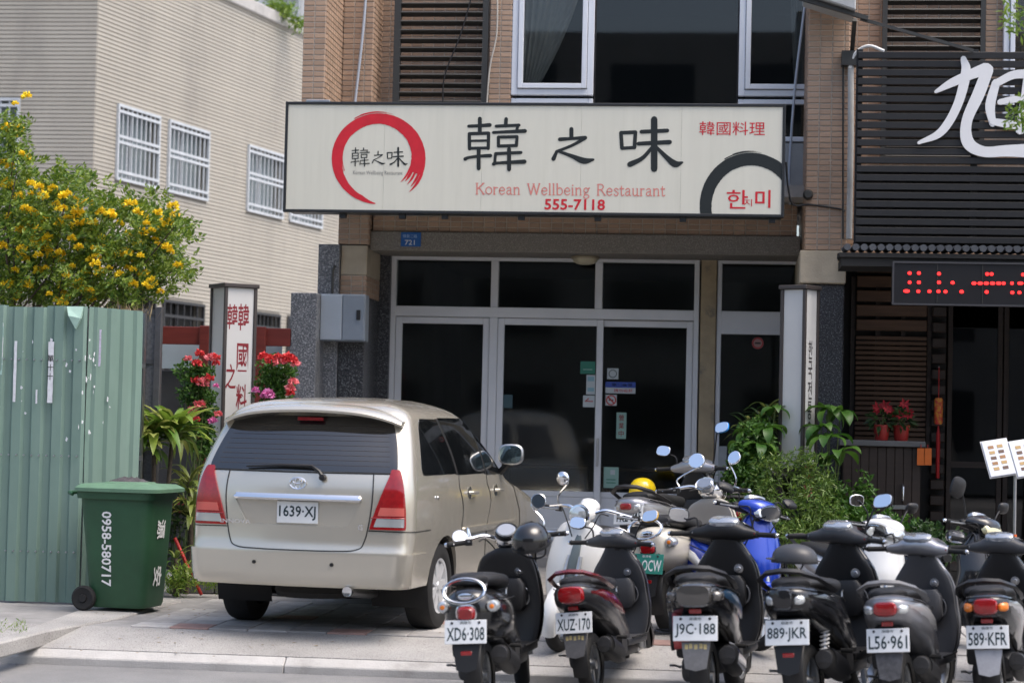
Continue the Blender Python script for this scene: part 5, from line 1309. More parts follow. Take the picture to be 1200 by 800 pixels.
# ================================================================== fence, bin, left yard
M_fence = mat('fence_green', (0.155,0.235,0.20), 0.45, var=0.10, vscale=2.0, col2=(0.19,0.275,0.235), mix=(1.3,0.45,0.65), stretch=(1,1,0.4))
F0 = onground(-70,706,0.012); F1 = onground(92,706,0.012); F0.y = F1.y - (F1.x-F0.x)*0.02
FH = Z(92,359,F1.y)-0.012
d_ = ray(168,365); F2 = CAM + d_*((FH+0.012-CAM.z)/d_.z); F2.z = 0.012
fence = thing('corrugated_fence', 'tall pale green corrugated metal fence with torn paper scraps', 'fence', F1)
def corrugated(A, B, h, pitch=0.172, dep=0.028, ztop=None):
    A = Vector(A); B = Vector(B); u = (B-A); L = u.length; u.normalize(); n = Vector((u.y,-u.x,0))
    prof = []; s = 0.0
    while s < L:
        for q, dd in ((0,0),(0.055,0),(0.075,dep),(0.152,dep)):
            if s+q <= L: prof.append((s+q, dd))
        s += pitch
    prof.append((L, 0))
    rows = []
    for k in range(9):
        z_ = h*k/8
        rows.append([A+u*p_+n*(dd+0.004*math.sin(p_*3+k))+ZA*z_ for p_,dd in prof])
    back = [[p_-n*0.002 for p_ in r_] for r_ in rows]
    m = MB(); w_ = len(prof)
    for r_ in rows+back: m.v += r_
    for k in range(8):
        for i in range(w_-1):
            m.f.append((k*w_+i,k*w_+i+1,(k+1)*w_+i+1,(k+1)*w_+i)); o = 9*w_
            m.f.append((o+k*w_+i,o+(k+1)*w_+i,o+(k+1)*w_+i+1,o+k*w_+i+1))
    for i in range(w_-1): m.f.append((8*w_+i,8*w_+i+1,17*w_+i+1,17*w_+i))
    for i in (0,w_-1):
        for k in range(8): m.f.append((k*w_+i,(k+1)*w_+i,9*w_+(k+1)*w_+i,9*w_+k*w_+i))
    return m
L1 = (F1-F0).length
for k in range(3):
    a = F0.lerp(F1,k/3); b = F0.lerp(F1,(k+1)/3+0.012 if k < 2 else 1); off = Vector((0,0.004*k,0))
    corrugated(a+off, b+off, FH-0.012*(k%2)).build('panel', M_fence, fence, smooth=25)
corrugated(F1+Vector((0.01,0.012,0)), F2, FH).build('panel', M_fence, fence, smooth=25)
uF = (F2-F1).normalized(); nFn = Vector((uF.y,-uF.x,0))
for (a,b) in ((F0,F1),(F1,F2)):
    for z_ in (0.4,1.2,2.0): MB().bar(a+Vector((0,0.06,z_)), b+Vector((0,0.06,z_)), 0.04, 0.04).build('rail', M_steel, fence)
for q in (F0.lerp(F1,0.45), F1+Vector((-0.05,0,0)), F2-uF*0.06): MB().box(q.x-0.03,q.x+0.03,q.y+0.085,q.y+0.145,0.05,FH).build('post', M_steel, fence)
# dented bright top edge
p = at(88,359,F1.y-0.036)
m = MB(); m.add([p+Vector((-0.07,0,0.0)),p+Vector((0.07,0.0,0.0)),p+Vector((0.06,-0.035,-0.10)),p+Vector((0.015,-0.02,-0.19)),p+Vector((-0.045,-0.035,-0.08)),
                 p+Vector((-0.07,0.02,0.0)),p+Vector((0.07,0.02,0.0)),p+Vector((0.06,0.005,-0.10)),p+Vector((0.015,0.01,-0.19)),p+Vector((-0.045,0.005,-0.08))],
                [(0,4,2,1),(4,3,2),(5,6,7,9),(9,7,8),(0,5,9,4),(4,9,8,3),(3,8,7,2),(2,7,6,1),(1,6,5,0)])
m.build('bent_edge', mat('fence_bleached',(0.36,0.52,0.44),0.5,var=0.15,vscale=8), fence)
M_paper = mat('weathered_paper', (0.62,0.63,0.66), 0.8, var=0.15, vscale=25)
def scrap(x0,y0,x1,y1,label,m=M_paper,txt=None,yoff=0.040,jag=0.25):
    Yp = F1.y - yoff - 0.004
    a = at((x0+x1)/2,(y0+y1)/2,Yp); w_ = (x1-x0)/145/2; h_ = (y1-y0)/145/2
    poly = []; n = 9; rr = random.Random(int(x0*7+y0))
    for i in range(n+1): poly.append((w_*(1-jag*rr.random()), -h_+2*h_*i/n))
    for i in range(n+1): poly.append((-w_*(1-jag*rr.random()), h_-2*h_*i/n))
    o_ = MB().prism(poly[::-1], a+Vector((0,0,0)), (1,0,0), (0,0,1), 0.0012)
    o_ = o_.build('paper_scrap', m); tag(o_, label, 'paper scrap', 'paper scraps on the fence')
    if txt:
        for i, ch in enumerate(txt):
            b = MB(); text(b, ch, a+Vector((-0.002,-0.0035,h_*0.45-i*0.075)), (1,0,0), (0,0,1), 0.05, 0.055, 0.01); b.build('lettering', M_ink, o_)
scrap(55.5,399,63,473,'white paper strip with black characters on the green fence',txt='單十十')
scrap(15.5,398,19.5,472,'narrow white paper strip left of the lettered one on the fence')
scrap(41.5,456,44,473,'short white paper sliver low on the fence')
scrap(112,385,119,430,'torn white and purple sticker near the folded fence end',mat('faded_purple_paper',(0.52,0.46,0.60),0.8,var=0.3,vscale=40),yoff=-0.10)
scrap(-3,377,4,440,'green and white banner edge at the left frame border',mat('banner_paper',(0.30,0.45,0.40),0.7,col2=(0.65,0.66,0.66),mix=(9,0.45,0.55)))
m = MB(); rr = random.Random(11)
for i in range(30):
    px = rr.choice([rr.uniform(25,40),rr.uniform(96,112),rr.uniform(96,112),rr.uniform(60,130)]); py = rr.uniform(395,520)
    if px > 92:
        P_ = hit(px, py, F1-nFn*0.0+nFn*0.034, nFn); u_ = uF
    else: P_ = at(px,py,F1.y-0.036); u_ = XA
    w_ = rr.uniform(0.003,0.012); h_ = rr.uniform(0.006,0.03)
    m.add([P_+u_*w_+ZA*h_*rr.random(), P_-u_*w_*rr.random()+ZA*h_, P_-u_*w_-ZA*h_*rr.random(), P_+u_*w_*rr.random()-ZA*h_], [(0,1,2,3)])
stuff(m.build('paint_fleck', M_paper, fence))
m = MB()
for k in range(16):
    for z_ in (0.42,1.22,2.02):
        q = F0.lerp(F1,(k+0.3)/16)+Vector((0,-0.032,z_)); m.lathe([(0.001,-0.006),(0.007,-0.005),(0.009,0.004)],(q.x,q.y,q.z),'Y',8)
stuff(m.build('screw_heads', M_steel, fence))

# wheelie bin -----------------------------------------------------
M_bin = mat('bin_green', (0.022,0.075,0.035), 0.5, var=0.18, vscale=4, bump=0.05, bscale=120)
M_lid = mat('bin_lid_green', (0.10,0.19,0.12), 0.5, var=0.2, vscale=6)
bp = onground(136,718,0.0)
bin_ = thing('wheelie_bin', 'dark green wheelie bin with a white phone number, beside the fence', 'bin', (bp.x,bp.y+0.22,0.012), TH-R(14))
# local: X towards the bin's front (right in the picture), -Y towards the camera
MB().loft([sup((0.02,0,0.03),XA,YA,0.235,0.215,28,7),sup((0.02,0,0.06),XA,YA,0.245,0.225,28,7),sup((0.01,0,0.55),XA,YA,0.285,0.25,28,7),sup((0.0,0,0.93),XA,YA,0.315,0.275,28,7)]).build('body', M_bin, bin_, world=False, smooth=40)
MB().loft([sup((0,0,0.90),XA,YA,0.34,0.30,28,7),sup((0,0,0.955),XA,YA,0.345,0.305,28,7)]).build('rim', M_bin, bin_, world=False, smooth=40)
lid = MB().loft([sup((0.02,0,0.957),XA,YA,0.385,0.325,28,6),sup((0.02,0,0.985),XA,YA,0.385,0.325,28,6),sup((0.01,0,1.015),XA,YA,0.335,0.28,28,6),sup((0.0,0,1.022),XA,YA,0.16,0.14,28,5)]).build('lid', M_lid, bin_, world=False, smooth=40)
MB().loft([sup((0.02,0,1.015),XA,YA,0.20,0.16,20,5),sup((0.02,0,1.032),XA,YA,0.18,0.14,20,5)]).build('lid_boss', M_lid, lid, world=False, smooth=40)
MB().tube([(-0.36,-0.26,0.93),(-0.40,-0.24,0.94),(-0.40,0.24,0.94),(-0.36,0.26,0.93)],0.016,8).build('handle', M_bin, bin_, world=False)
for sy in (-1,1):
    w_ = MB().lathe([(0.03,sy*0.225),(0.085,sy*0.225),(0.10,sy*0.235),(0.10,sy*0.268),(0.085,sy*0.278),(0.04,sy*0.27)][::-sy],(-0.24,0,0.10),'Y',24).build('wheel', M_rubber, bin_, world=False, smooth=40)
    MB().lathe([(0.001,sy*0.28),(0.03,sy*0.28),(0.035,sy*0.265)][::-sy],(-0.24,0,0.10),'Y',14).build('hub', M_black, w_, world=False)
MB().tube([(-0.24,-0.26,0.10),(-0.24,0.26,0.10)],0.014,8).build('axle', M_steel, bin_, world=False)
b = MB(); text(b,'0958-580717',(-0.055,-0.2555,0.50),(0,0.056,-1),(1,0,0),0.60,0.085,0.02); b.build('lettering', M_white, bin_, world=False)
for ch, z_ in (('源',0.66),('安',0.28)):
    b = MB(); text(b,ch,(0.311 if z_ > 0.5 else 0.289,-0.02,z_),(-0.065,0,-1),(0,1,0),0.16,0.16,0.02); b.build('lettering', M_white, bin_, world=False)
# crumpled cloth on the lid
m = MB(); rr = random.Random(4); n = 16; vs_ = []
for j in range(n):
    for i in range(n):
        u, v = i/(n-1)-0.5, j/(n-1)-0.5
        e = max(0, 1-(u*u+v*v)*3.6); vs_.append((u*0.36, v*0.20, 0.004+e*(0.025+rr.random()*0.03)))
m.add(vs_, [(j*n+i,j*n+i+1,(j+1)*n+i+1,(j+1)*n+i) for j in range(n-1) for i in range(n-1)])
m.xf(Matrix.Translation((bp.x-0.02,bp.y+0.32,1.029)))
tag(m.build('cloth', mat('dark_rag',(0.06,0.055,0.06),0.9,var=0.4,vscale=30), smooth=60), 'crumpled dark rag on the lid of the green bin', 'rag')

# red pole
a = onground(236,699,0.0); b = at(205,630,a.y+0.1)
m = MB().tube([a+ZA*0.02, a.lerp(b,0.5)+ZA*0.0, b], 0.016, 8)
tag(m.build('red_pole', mat('red_enamel',(0.45,0.02,0.015),0.4), smooth=60), 'thin red pole leaning behind the bin', 'pole')
# stone edging behind the bin
ed = thing('stone_edging', 'low dark stone edging along the planted bed left of the car', 'kerb', (bp.x+0.6,17.4,0))
x0 = X(196,700,18.0); 
for k in range(4): MB().box(x0+k*0.42,x0+k*0.42+0.41,18.05,18.17,-0.004,0.13+0.006*(k%2)).build('stone', mat('dark_edging',(0.10,0.10,0.10),0.8,var=0.3,vscale=8,bump=0.4), ed, bevel=0.012)

# metal gate frame behind the fence
Yg = 18.2
g0, g1 = at(166,362,Yg), at(190,362,Yg)
gate = thing('metal_gate', 'narrow dark grey metal gate frame with mesh at the fence end', 'gate', (g0.x,Yg,0))
M_gate = mat('gate_grey', (0.075,0.075,0.08), 0.5, 0.3, var=0.2, vscale=10)
MB().box(g0.x,g0.x+0.045,Yg,Yg+0.05,0,g0.z).build('upright', M_gate, gate, bevel=0.004); MB().box(g1.x-0.06,g1.x,Yg-0.02,Yg+0.05,0,g0.z+0.02).build('upright', M_gate, gate, bevel=0.004)
for z_ in (0.1, 1.25, g0.z-0.5, g0.z-0.05): MB().box(g0.x+0.046,g1.x-0.061,Yg+0.005,Yg+0.045,z_,z_+0.045).build('crossbar', M_gate, gate)
MB().box(g0.x+0.046,g1.x-0.061,Yg+0.02,Yg+0.026,0.1,g0.z-0.05).build('infill', mat('mesh_grey',(0.10,0.10,0.105),0.6,var=0.5,vscale=40), gate)

# red timber fence
Yr = 20.4
M_rwood = mat('red_wood', (0.16,0.025,0.018), 0.55, var=0.25, vscale=5, stretch=(0.3,1,4))
rf_ = thing('timber_fence', 'dark red timber rail fence in front of the beige building', 'fence', (X(240,420,Yr),Yr,0))
z1, z0 = Z(240,383,Yr), Z(240,404,Yr)
xa, xb = X(172,390,Yr), X(342,390,Yr)
MB().box(xa,xb,Yr,Yr+0.05,z0,z1).build('rail', M_rwood, rf_, bevel=0.006)
for px in (240,306): 
    q = X(px,420,Yr); MB().box(q-0.05,q+0.05,Yr-0.055,Yr-0.003,0,z1+0.01).build('post', M_rwood, rf_, bevel=0.006)
MB().box(xa,xb,Yr,Yr+0.05,0.6,0.75).build('rail', M_rwood, rf_, bevel=0.006)
q0, q1 = X(188,415,Yr+0.3), X(330,415,Yr+0.3)
tag(MB().box(q0,q1,Yr+0.3,Yr+0.32,Z(220,432,Yr+0.3),Z(220,403,Yr+0.3)).build('metal_sheet', mat('pale_blue_sheet',(0.42,0.50,0.54),0.5,var=0.1,vscale=3)), 'pale blue-grey sheet standing behind the red rail', 'sheet')
tag(MB().box(q0,q1,Yr+0.34,Yr+0.42,0,Z(220,434,Yr+0.3)).build('garden_wall', mat('dark_wall',(0.05,0.05,0.05),0.8,var=0.3,vscale=3), bevel=0.01), 'low dark wall under the pale sheet behind the flowers', 'wall')

# ------------------------------------------------------------------ pillar signs
M_post = mat('sign_post_brown', (0.055,0.047,0.045), 0.45, 0.2)
M_lightbox = mat('white_acrylic', (0.52,0.52,0.51), 0.3, var=0.04, vscale=3, emit=0.0)
def pillar(label, px, Yp, ztop, zbot, side, rz, faces):
    c = at(px, 420, Yp)
    t = thing('pillar_sign', label, 'sign', (c.x,Yp,0.0), rz)
    h = side/2; w_ = 0.016
    for sx in (-1,1):
        for sy in (-1,1): MB().box(sx*h-w_,sx*h+w_,sy*h-w_,sy*h+w_,0,ztop).build('corner_post', M_post, t, world=False, bevel=0.004)
    MB().box(-h-0.03,h+0.03,-h-0.03,h+0.03,ztop+0.001,ztop+0.04).build('cap', M_post, t, world=False, bevel=0.006)
    MB().box(-h-0.02,h+0.02,-h-0.02,h+0.02,zbot-0.05,zbot-0.001).build('base_frame', M_post, t, world=False)
    for nx, ny in ((0,-1),(1,0),(0,1),(-1,0)):
        n = Vector((nx,ny,0)); u = Vector((-ny,nx,0)); q = h-0.004
        m = MB(); M3 = Matrix((u,n,ZA)).transposed()
        m.obox(n*q+ZA*(ztop+zbot)/2, h-w_-0.001, 0.004, (ztop-zbot)/2-0.002, M3); fp = m.build('panel', M_lightbox, t, world=False)
        for (f_, items) in faces:
            if f_ == (nx,ny):
                for ch, uu, zz, sz_, mt in items:
                    b = MB()
                    if ch == '#':
                        b.obox(n*(q+0.0055)+u*uu+ZA*zz, sz_, 0.0005, 0.06, M3)
                    else: text(b, ch, n*(q+0.0055)+u*uu+ZA*zz, u, ZA, sz_*0.45, sz_, 0.012)
                    b.build('lettering', mt, fp, world=False)
    return t
M_dred = mat('dark_red_print', (0.20,0.012,0.02), 0.5)
zt_ = Z(270,338,19.3)
items = []
for i, ch in enumerate('韓國料理'): items.append((ch, 0.035, zt_-0.28-i*0.385, 0.255 if ch != '國' else 0.27, M_dred))
for i, ch in enumerate('韓之味'): items.append((ch, -0.082, zt_-0.28-i*0.57, 0.24, M_dred))
pillar('white pillar light-box sign with dark red characters, behind the parked car', 272, 19.3, zt_, 0.75, 0.31, TH+R(33), [((0,-1),items)])
items = []
for i, ch in enumerate('한국전통요리'): items.append((ch, 0.0, zt_-0.50-i*0.185, 0.17, mat('dark_print',(0.05,0.045,0.045),0.5)))
items.append(('#',0,zt_-1.62,0.13,M_dred)); items.append(('#',0,zt_-1.80,0.13,M_pinkv))
pillar('slim white pillar light-box sign among the shrubs right of the door', 936.5, 19.1, Z(936,340,19.1), Z(936,548,19.1), 0.235, TH+R(-38), [((1,0),items)])

# ------------------------------------------------------------------ vegetation
def rdir(r_): 
    a = r_.uniform(0,2*math.pi); z_ = r_.uniform(-1,1); s = math.sqrt(1-z_*z_); return Vector((s*math.cos(a), s*math.sin(a), z_))
L_mid = leafmat('leaf_mid', (0.03,0.10,0.012), (0.09,0.19,0.025))
L_dark = leafmat('leaf_dark', (0.018,0.05,0.014), (0.05,0.10,0.025))
L_light = leafmat('leaf_light', (0.09,0.19,0.02), (0.25,0.34,0.05))
L_yell = leafmat('leaf_yellowish', (0.13,0.19,0.04), (0.30,0.32,0.08))
L_tree = leafmat('leaf_tree', (0.05,0.13,0.012), (0.24,0.32,0.035))
F_yel = leafmat('petal_yellow', (0.84,0.54,0.004), (0.92,0.74,0.03), 0.6, 0.2)
F_red = leafmat('petal_red', (0.58,0.02,0.025), (0.72,0.08,0.08), 0.6, 0.2)
F_pink = leafmat('petal_pink', (0.72,0.12,0.14), (0.78,0.25,0.27), 0.6, 0.2)
F_mag = leafmat('petal_magenta', (0.66,0.10,0.36), (0.75,0.30,0.55), 0.6, 0.2)
M_bark = mat('bark', (0.09,0.07,0.05), 0.9, var=0.3, vscale=15, bump=0.5, bscale=40)
M_stem = mat('green_stem', (0.08,0.11,0.03), 0.7, var=0.2)
def flower_ball(name, r_, n, m_, parent, seed):
    rr = random.Random(seed); b = MB()
    for i in range(n):
        d = rdir(rr); d.z = abs(d.z)*0.9-0.2; d.normalize()
        b.leaf(d*r_*0.35, d+rdir(rr)*0.6, rdir(rr), r_*rr.uniform(0.6,0.95), r_*rr.uniform(0.5,0.8), 0.2)
    return b.build(name, m_, parent, world=False)
def limb(b, a, c, r0, r1, rr, wob=0.06, n=5):
    pts = [a.lerp(c,i/n)+(rdir(rr)*wob*(a-c).length if 0 < i < n else Vector((0,0,0))) for i in range(n+1)]
    b.tube(pts, [r0+(r1-r0)*i/n for i in range(n+1)], 7); return pts
# yellow flowering tree
rr = random.Random(21)
Yt = 19.0
tc = at(30,330,Yt)
tree = thing('flowering_tree', 'leafy tree covered in yellow flower clusters behind the green fence', 'tree', (tc.x-0.4,Yt+0.3,0))
base = Vector((tc.x-0.4,Yt+0.3,0))
tips = []
b = MB()
trunk_top = base+Vector((0.05,0,1.5)); limb(b, base, trunk_top, 0.09, 0.07, rr, 0.03); b.build('trunk', M_bark, tree, smooth=60)
outline = [(-60,150),(-30,170),(5,155),(12,178),(20,205),(40,232),(60,225),(75,215),(100,235),(85,255),(128,252),(118,275),(150,245),(165,240),(175,262),(150,290),(178,285),(195,270),(205,262),(170,310),(196,305),(208,315),(150,330),(120,330),(90,345),(60,300),(30,280),(0,240),(0,320),(40,345),(70,270),(-40,300),(-50,230),(100,300),(130,300),(20,310),(180,335),(165,325),(60,345),(10,265),(45,250),(110,345),(15,225),(30,330),(5,345),(75,320),(85,330),(30,260),(-20,345),(55,270),(18,290),(140,345),(95,275)]
ends = []
for (px,py) in outline:
    for rep in range(2):
        q = at(px+rr.uniform(-6,6), py+rr.uniform(-6,6), Yt+rr.uniform(-0.55,0.6)); ends.append(q)
bb = MB()
for i, q in enumerate(ends):
    if i % 3 == 0:
        mid = trunk_top.lerp(q,0.5)+Vector((0,0,0.05)); limb(bb, trunk_top+Vector((rr.uniform(-.03,.03),0,rr.uniform(-0.4,0))), q, 0.022, 0.005, rr, 0.05)
bb.build('branches', M_bark, tree, smooth=60)
cr = MB(); 
for q in ends:
    for k in range(24):
        c = q+Vector((rr.gauss(0,0.10),rr.gauss(0,0.12),rr.gauss(0,0.085)))
        ax = (rdir(rr)+Vector((0,0,0.4))).normalized()
        for j in range(11):      # small pinnate sprays
            s = j/11; side = 1 if j%2 else -1; pr = ax.orthogonal().normalized()
            d = (ax*0.5+pr*side+rdir(rr)*0.35).normalized()
            cr.leaf(c+ax*s*0.11, d, rdir(rr)+Vector((0,0,1)), rr.uniform(0.04,0.07), rr.uniform(0.02,0.03), 0.2)
stuff(cr.build('crown', L_tree, tree))
FV = [flower_ball('flower_cluster', 0.055, 34, F_yel, tree, 90+i) for i in range(3)]
fl_px = [(18,122),(15,158),(8,150),(35,215),(46,220),(50,230),(22,232),(12,196),(62,222),(78,228),(75,245),(96,252),(100,262),(70,262),(52,258),(38,250),(84,280),(92,290),(106,305),(60,300),(72,305),(25,300),(45,318),(92,330),(98,340),(58,345),(20,345),(5,335),(30,335),(66,352),(78,348),(118,250),(128,247),(150,240),(163,250),(172,262),(140,262),(150,275),(120,280),(138,300),(150,298),(165,300),(178,270),(182,280),(195,262),(205,253),(203,243),(196,290),(190,268),(185,250),(200,295),(208,312),(168,322),(170,334),(128,315),(110,262),(40,282),(12,255),(4,290),(55,280),(33,265),(66,240),(25,180),(84,255),(102,322),(8,215),(90,262),(112,292),(178,330),(160,285),(74,335),(85,312),(45,300),(18,318),(140,322)]
fl_px = fl_px + [(x_+rr.uniform(-16,16), y_+rr.uniform(-16,16)) for x_,y_ in fl_px if x_ < 190]
for i, (px,py) in enumerate(fl_px):
    q = at(px,py,Yt-0.45+rr.uniform(-0.15,0.25)); s = rr.uniform(0.6,1.15)
    M = Matrix.Translation(q-base) @ Matrix.Rotation(rr.uniform(0,6),4,'Z') @ Matrix.Scale(s,4)
    if i < 3: FV[i].matrix_local = M
    else: place(FV[i%3], 'flower_cluster', tree, M)
# dry grass above the fence
m = MB(); rr = random.Random(2)
c = at(148,362,17.6)
for i in range(140):
    q = c+Vector((rr.gauss(0,0.10),rr.gauss(0,0.1),-0.12)); d = Vector((rr.gauss(0,0.35),rr.gauss(0,0.3),1)); m.leaf(q, d, rdir(rr), rr.uniform(0.1,0.26), 0.005, 0.1, rr.uniform(0,0.3))
for i in range(30):
    q = c+Vector((rr.gauss(0,0.05),rr.gauss(0,0.05),0)); m.tube([(q.x,q.y,0.0),(q.x+rr.gauss(0,0.02),q.y,1.2),(q.x,q.y,q.z-0.1)],0.003,3)
tag(stuff(m.build('dry_grass', leafmat('dry_leaf',(0.30,0.22,0.10),(0.45,0.36,0.2)))), 'dry straw-coloured grass above the end of the fence', 'grass')

def strap_leaf_mesh(L, w_, arch, seed):
    rr = random.Random(seed); b = MB(); n = 7; vs_ = []
    for i in range(n+1):
        s = i/n; y_ = L*s*(1-0.25*arch*s); z_ = L*(0.75*s-arch*0.95*s*s); ww = w_*math.sin(math.pi*min(1,0.12+0.88*s))**0.7*(1 if s < 0.98 else 0.1)/2
        k = 0.35*ww
        vs_ += [(-ww,y_,z_+k),(0,y_,z_),(ww,y_,z_+k)]
    b.add(vs_, [(i*3+j,i*3+j+1,(i+1)*3+j+1,(i+1)*3+j) for i in range(n) for j in (0,1)]); return b
def strap_plant(label, base, z_crown, n, L, w_, m_, cat='plant', heads=((0,0,0),), seed=1, trunk_r=0.02, archs=(0.5,0.8,1.1)):
    rr = random.Random(seed)
    t = thing('strap_leaf_plant', label, cat, base)
    protos = {}
    for hx, hy, hz in heads:
        top = Vector((hx,hy,z_crown+hz-base[2]))
        b = MB().tube(catmull([(hx*0.2,hy*0.2,0),(hx*0.6+0.02,hy*0.6,top.z*0.5),(hx,hy,top.z)],4), trunk_r, 7); b.build('trunk', M_bark, t, world=False, smooth=60)
        for i in range(n):
            k = rr.randrange(len(archs)); mm = m_ if rr.random() < 0.55 else L_yell
            M = Matrix.Translation(top+Vector((0,0,-0.16*rr.random()))) @ Matrix.Rotation(i*2.399+rr.uniform(-.3,.3),4,'Z') @ Matrix.Rotation(R(rr.uniform(-25,35)),4,'X') @ Matrix.Scale(rr.uniform(0.7,1.15),4)
            key = (k, mm.name)
            if key not in protos:
                protos[key] = strap_leaf_mesh(L,w_,archs[k],seed+k).build('leaf', mm, t, world=False, smooth=60); protos[key].matrix_local = M
            else: place(protos[key],'leaf',t,M)
    return t
c = at(180,508,17.75)
strap_plant('bushy strap-leaved plant with long arching leaves behind the bin', (c.x,17.75,0), c.z+0.06, 46, 0.50, 0.085, L_light, heads=((0,0,0),(-0.16,0.05,-0.12),(0.15,0.1,-0.02)), seed=5)
c = at(222,560,18.0)
strap_plant('yellow-green strap-leaved plant between the bin and the car', (c.x,18.0,0), c.z, 26, 0.36, 0.05, L_yell, heads=((0,0,0),(0.05,-0.1,-0.25)), seed=9)
c = at(206,640,17.7)
strap_plant('low dark-stemmed plant at the foot of the bin', (c.x,17.7,0), c.z-0.1, 16, 0.22, 0.03, L_mid, heads=((0,0,0),(0.08,0,-0.1)), seed=13)

def bush(label, name, base, blobs, n, lw, m_, seed, cat='shrub', stems=True, flowers=(), up=0.3, group=None):
    """blobs: (centre, rx, ry, rz); leaves spread through the blobs' volume in clumps"""
    rr = random.Random(seed); t = thing(name, label, cat, base, group=group); b = MB()
    tot = sum(q[1]*q[3] for q in blobs)
    for c, rx, ry, rz_ in blobs:
        c = Vector(c); k = int(n*rx*rz_/tot)
        ncl = max(3, k//14)
        for j in range(ncl):
            d = rdir(rr)*(rr.random()**0.45); q = c+Vector((d.x*rx,d.y*ry,d.z*rz_))
            for i in range(14):
                dd = (rdir(rr)+Vector((0,0,up))).normalized(); L = rr.uniform(*lw[0])
                b.leaf(q+rdir(rr)*lw[0][1]*0.8, dd, rdir(rr)+Vector((0,0,0.8)), L, L*lw[1], 0.2, rr.uniform(0,0.25))
    stuff(b.build('foliage', m_, t))
    if stems:
        s = MB()
        for c, rx, ry, rz_ in blobs:
            for i in range(3): limb(s, Vector((base[0]+rr.gauss(0,.04),base[1]+rr.gauss(0,.04),base[2])), Vector(c)+Vector((rr.uniform(-rx,rx)*.5,0,rr.uniform(-rz_,rz_)*.4)), 0.010, 0.004, rr, 0.04)
        s.build('stems', M_stem, t, smooth=60)
    pr = {}
    for i, (q, s, fm) in enumerate(flowers):
        M = Matrix.Translation(Vector(q)-Vector(base)) @ Matrix.Rotation(rr.uniform(0,6),4,'Z') @ Matrix.Scale(s,4)
        if fm.name not in pr:
            pr[fm.name] = flower_ball('flower_head', 0.06, 44, fm, t, seed+i); pr[fm.name].matrix_local = M
        else: place(pr[fm.name],'flower_head',t,M)
    return t
def bpx(px, py, Y, rx, rz_, ry=None): return (at(px,py,Y), rx, ry or rx, rz_)
def z4(x,y): return (120+x/4.286, 320+y/4.286)
def flw(lst, Y): return [(at(*z4(x,y),Y), s, m_) for x,y,s,m_ in lst]
c = at(225,470,18.9)
bush('geranium bush with red and pink flower heads left of the white pillar sign', 'geranium_bush', (c.x,18.9,0),
     [bpx(225,435,18.9,0.14,0.13),bpx(238,440,18.85,0.12,0.12),bpx(228,462,18.9,0.16,0.14),bpx(238,475,18.9,0.13,0.18),bpx(230,500,18.9,0.15,0.15),bpx(240,520,18.95,0.13,0.2)], 2600, ((0.03,0.055),0.75), L_mid, 31,
     flowers=flw([(488,405,0.8,F_red),(475,455,0.9,F_red),(430,432,0.7,F_pink),(545,430,1.0,F_pink),(570,425,0.8,F_red),(570,455,0.7,F_red),(470,540,0.85,F_red),(505,555,1.15,F_pink),(537,530,0.85,F_red),(490,665,1.0,F_pink),(455,695,0.95,F_pink),(470,735,0.7,F_red),(555,745,0.8,F_mag),(582,710,0.7,F_pink),(570,568,0.55,F_mag)],18.75))
c = at(322,470,18.9)
bush('geranium bush with red flower heads between the pillar sign and granite post', 'geranium_bush', (c.x,18.9,0),
     [bpx(318,432,18.9,0.13,0.11),bpx(332,440,18.9,0.12,0.12),bpx(315,455,18.9,0.14,0.12),bpx(330,460,18.9,0.12,0.12),bpx(322,490,18.9,0.16,0.2)], 2000, ((0.03,0.055),0.75), L_mid, 37,
     flowers=flw([(808,420,0.85,F_red),(845,440,1.0,F_red),(890,445,1.2,F_pink),(885,425,0.8,F_red),(930,430,1.1,F_red),(955,440,0.9,F_red),(970,457,0.8,F_pink),(958,548,0.9,F_pink),(945,580,0.9,F_pink),(945,603,0.8,F_red),(832,612,1.1,F_mag),(815,618,0.7,F_mag),(770,590,0.65,F_mag)],18.75))
# undergrowth between the bin and the car
c = at(212,680,17.6)
bush('fresh green weeds at the foot of the bin by the car tyre', 'weeds', (c.x,17.6,0), [(c+Vector((0,0,0.0)),0.22,0.12,0.10),(c+Vector((0.2,0.1,-0.02)),0.14,0.1,0.08)], 700, ((0.03,0.09),0.2), L_light, 41, 'weeds', False, up=1.0)
c = at(210,610,17.95)
bush('dark undergrowth behind the bin', 'undergrowth', (c.x,17.95,0), [(c,0.16,0.15,0.35),(c+Vector((-0.3,0.1,-0.1)),0.2,0.15,0.4)], 900, ((0.04,0.08),0.4), L_dark, 43)
c = onground(24,738,0.05)
bush('tuft of grass growing from the pavement edge at the left', 'grass_tuft', (c.x,c.y,0.05), [(c+Vector((0,0,0.02)),0.06,0.03,0.02),(c+Vector((-0.15,0.02,0.01)),0.08,0.02,0.01)], 150, ((0.02,0.05),0.15), L_light, 47, 'grass', False, up=1.2)

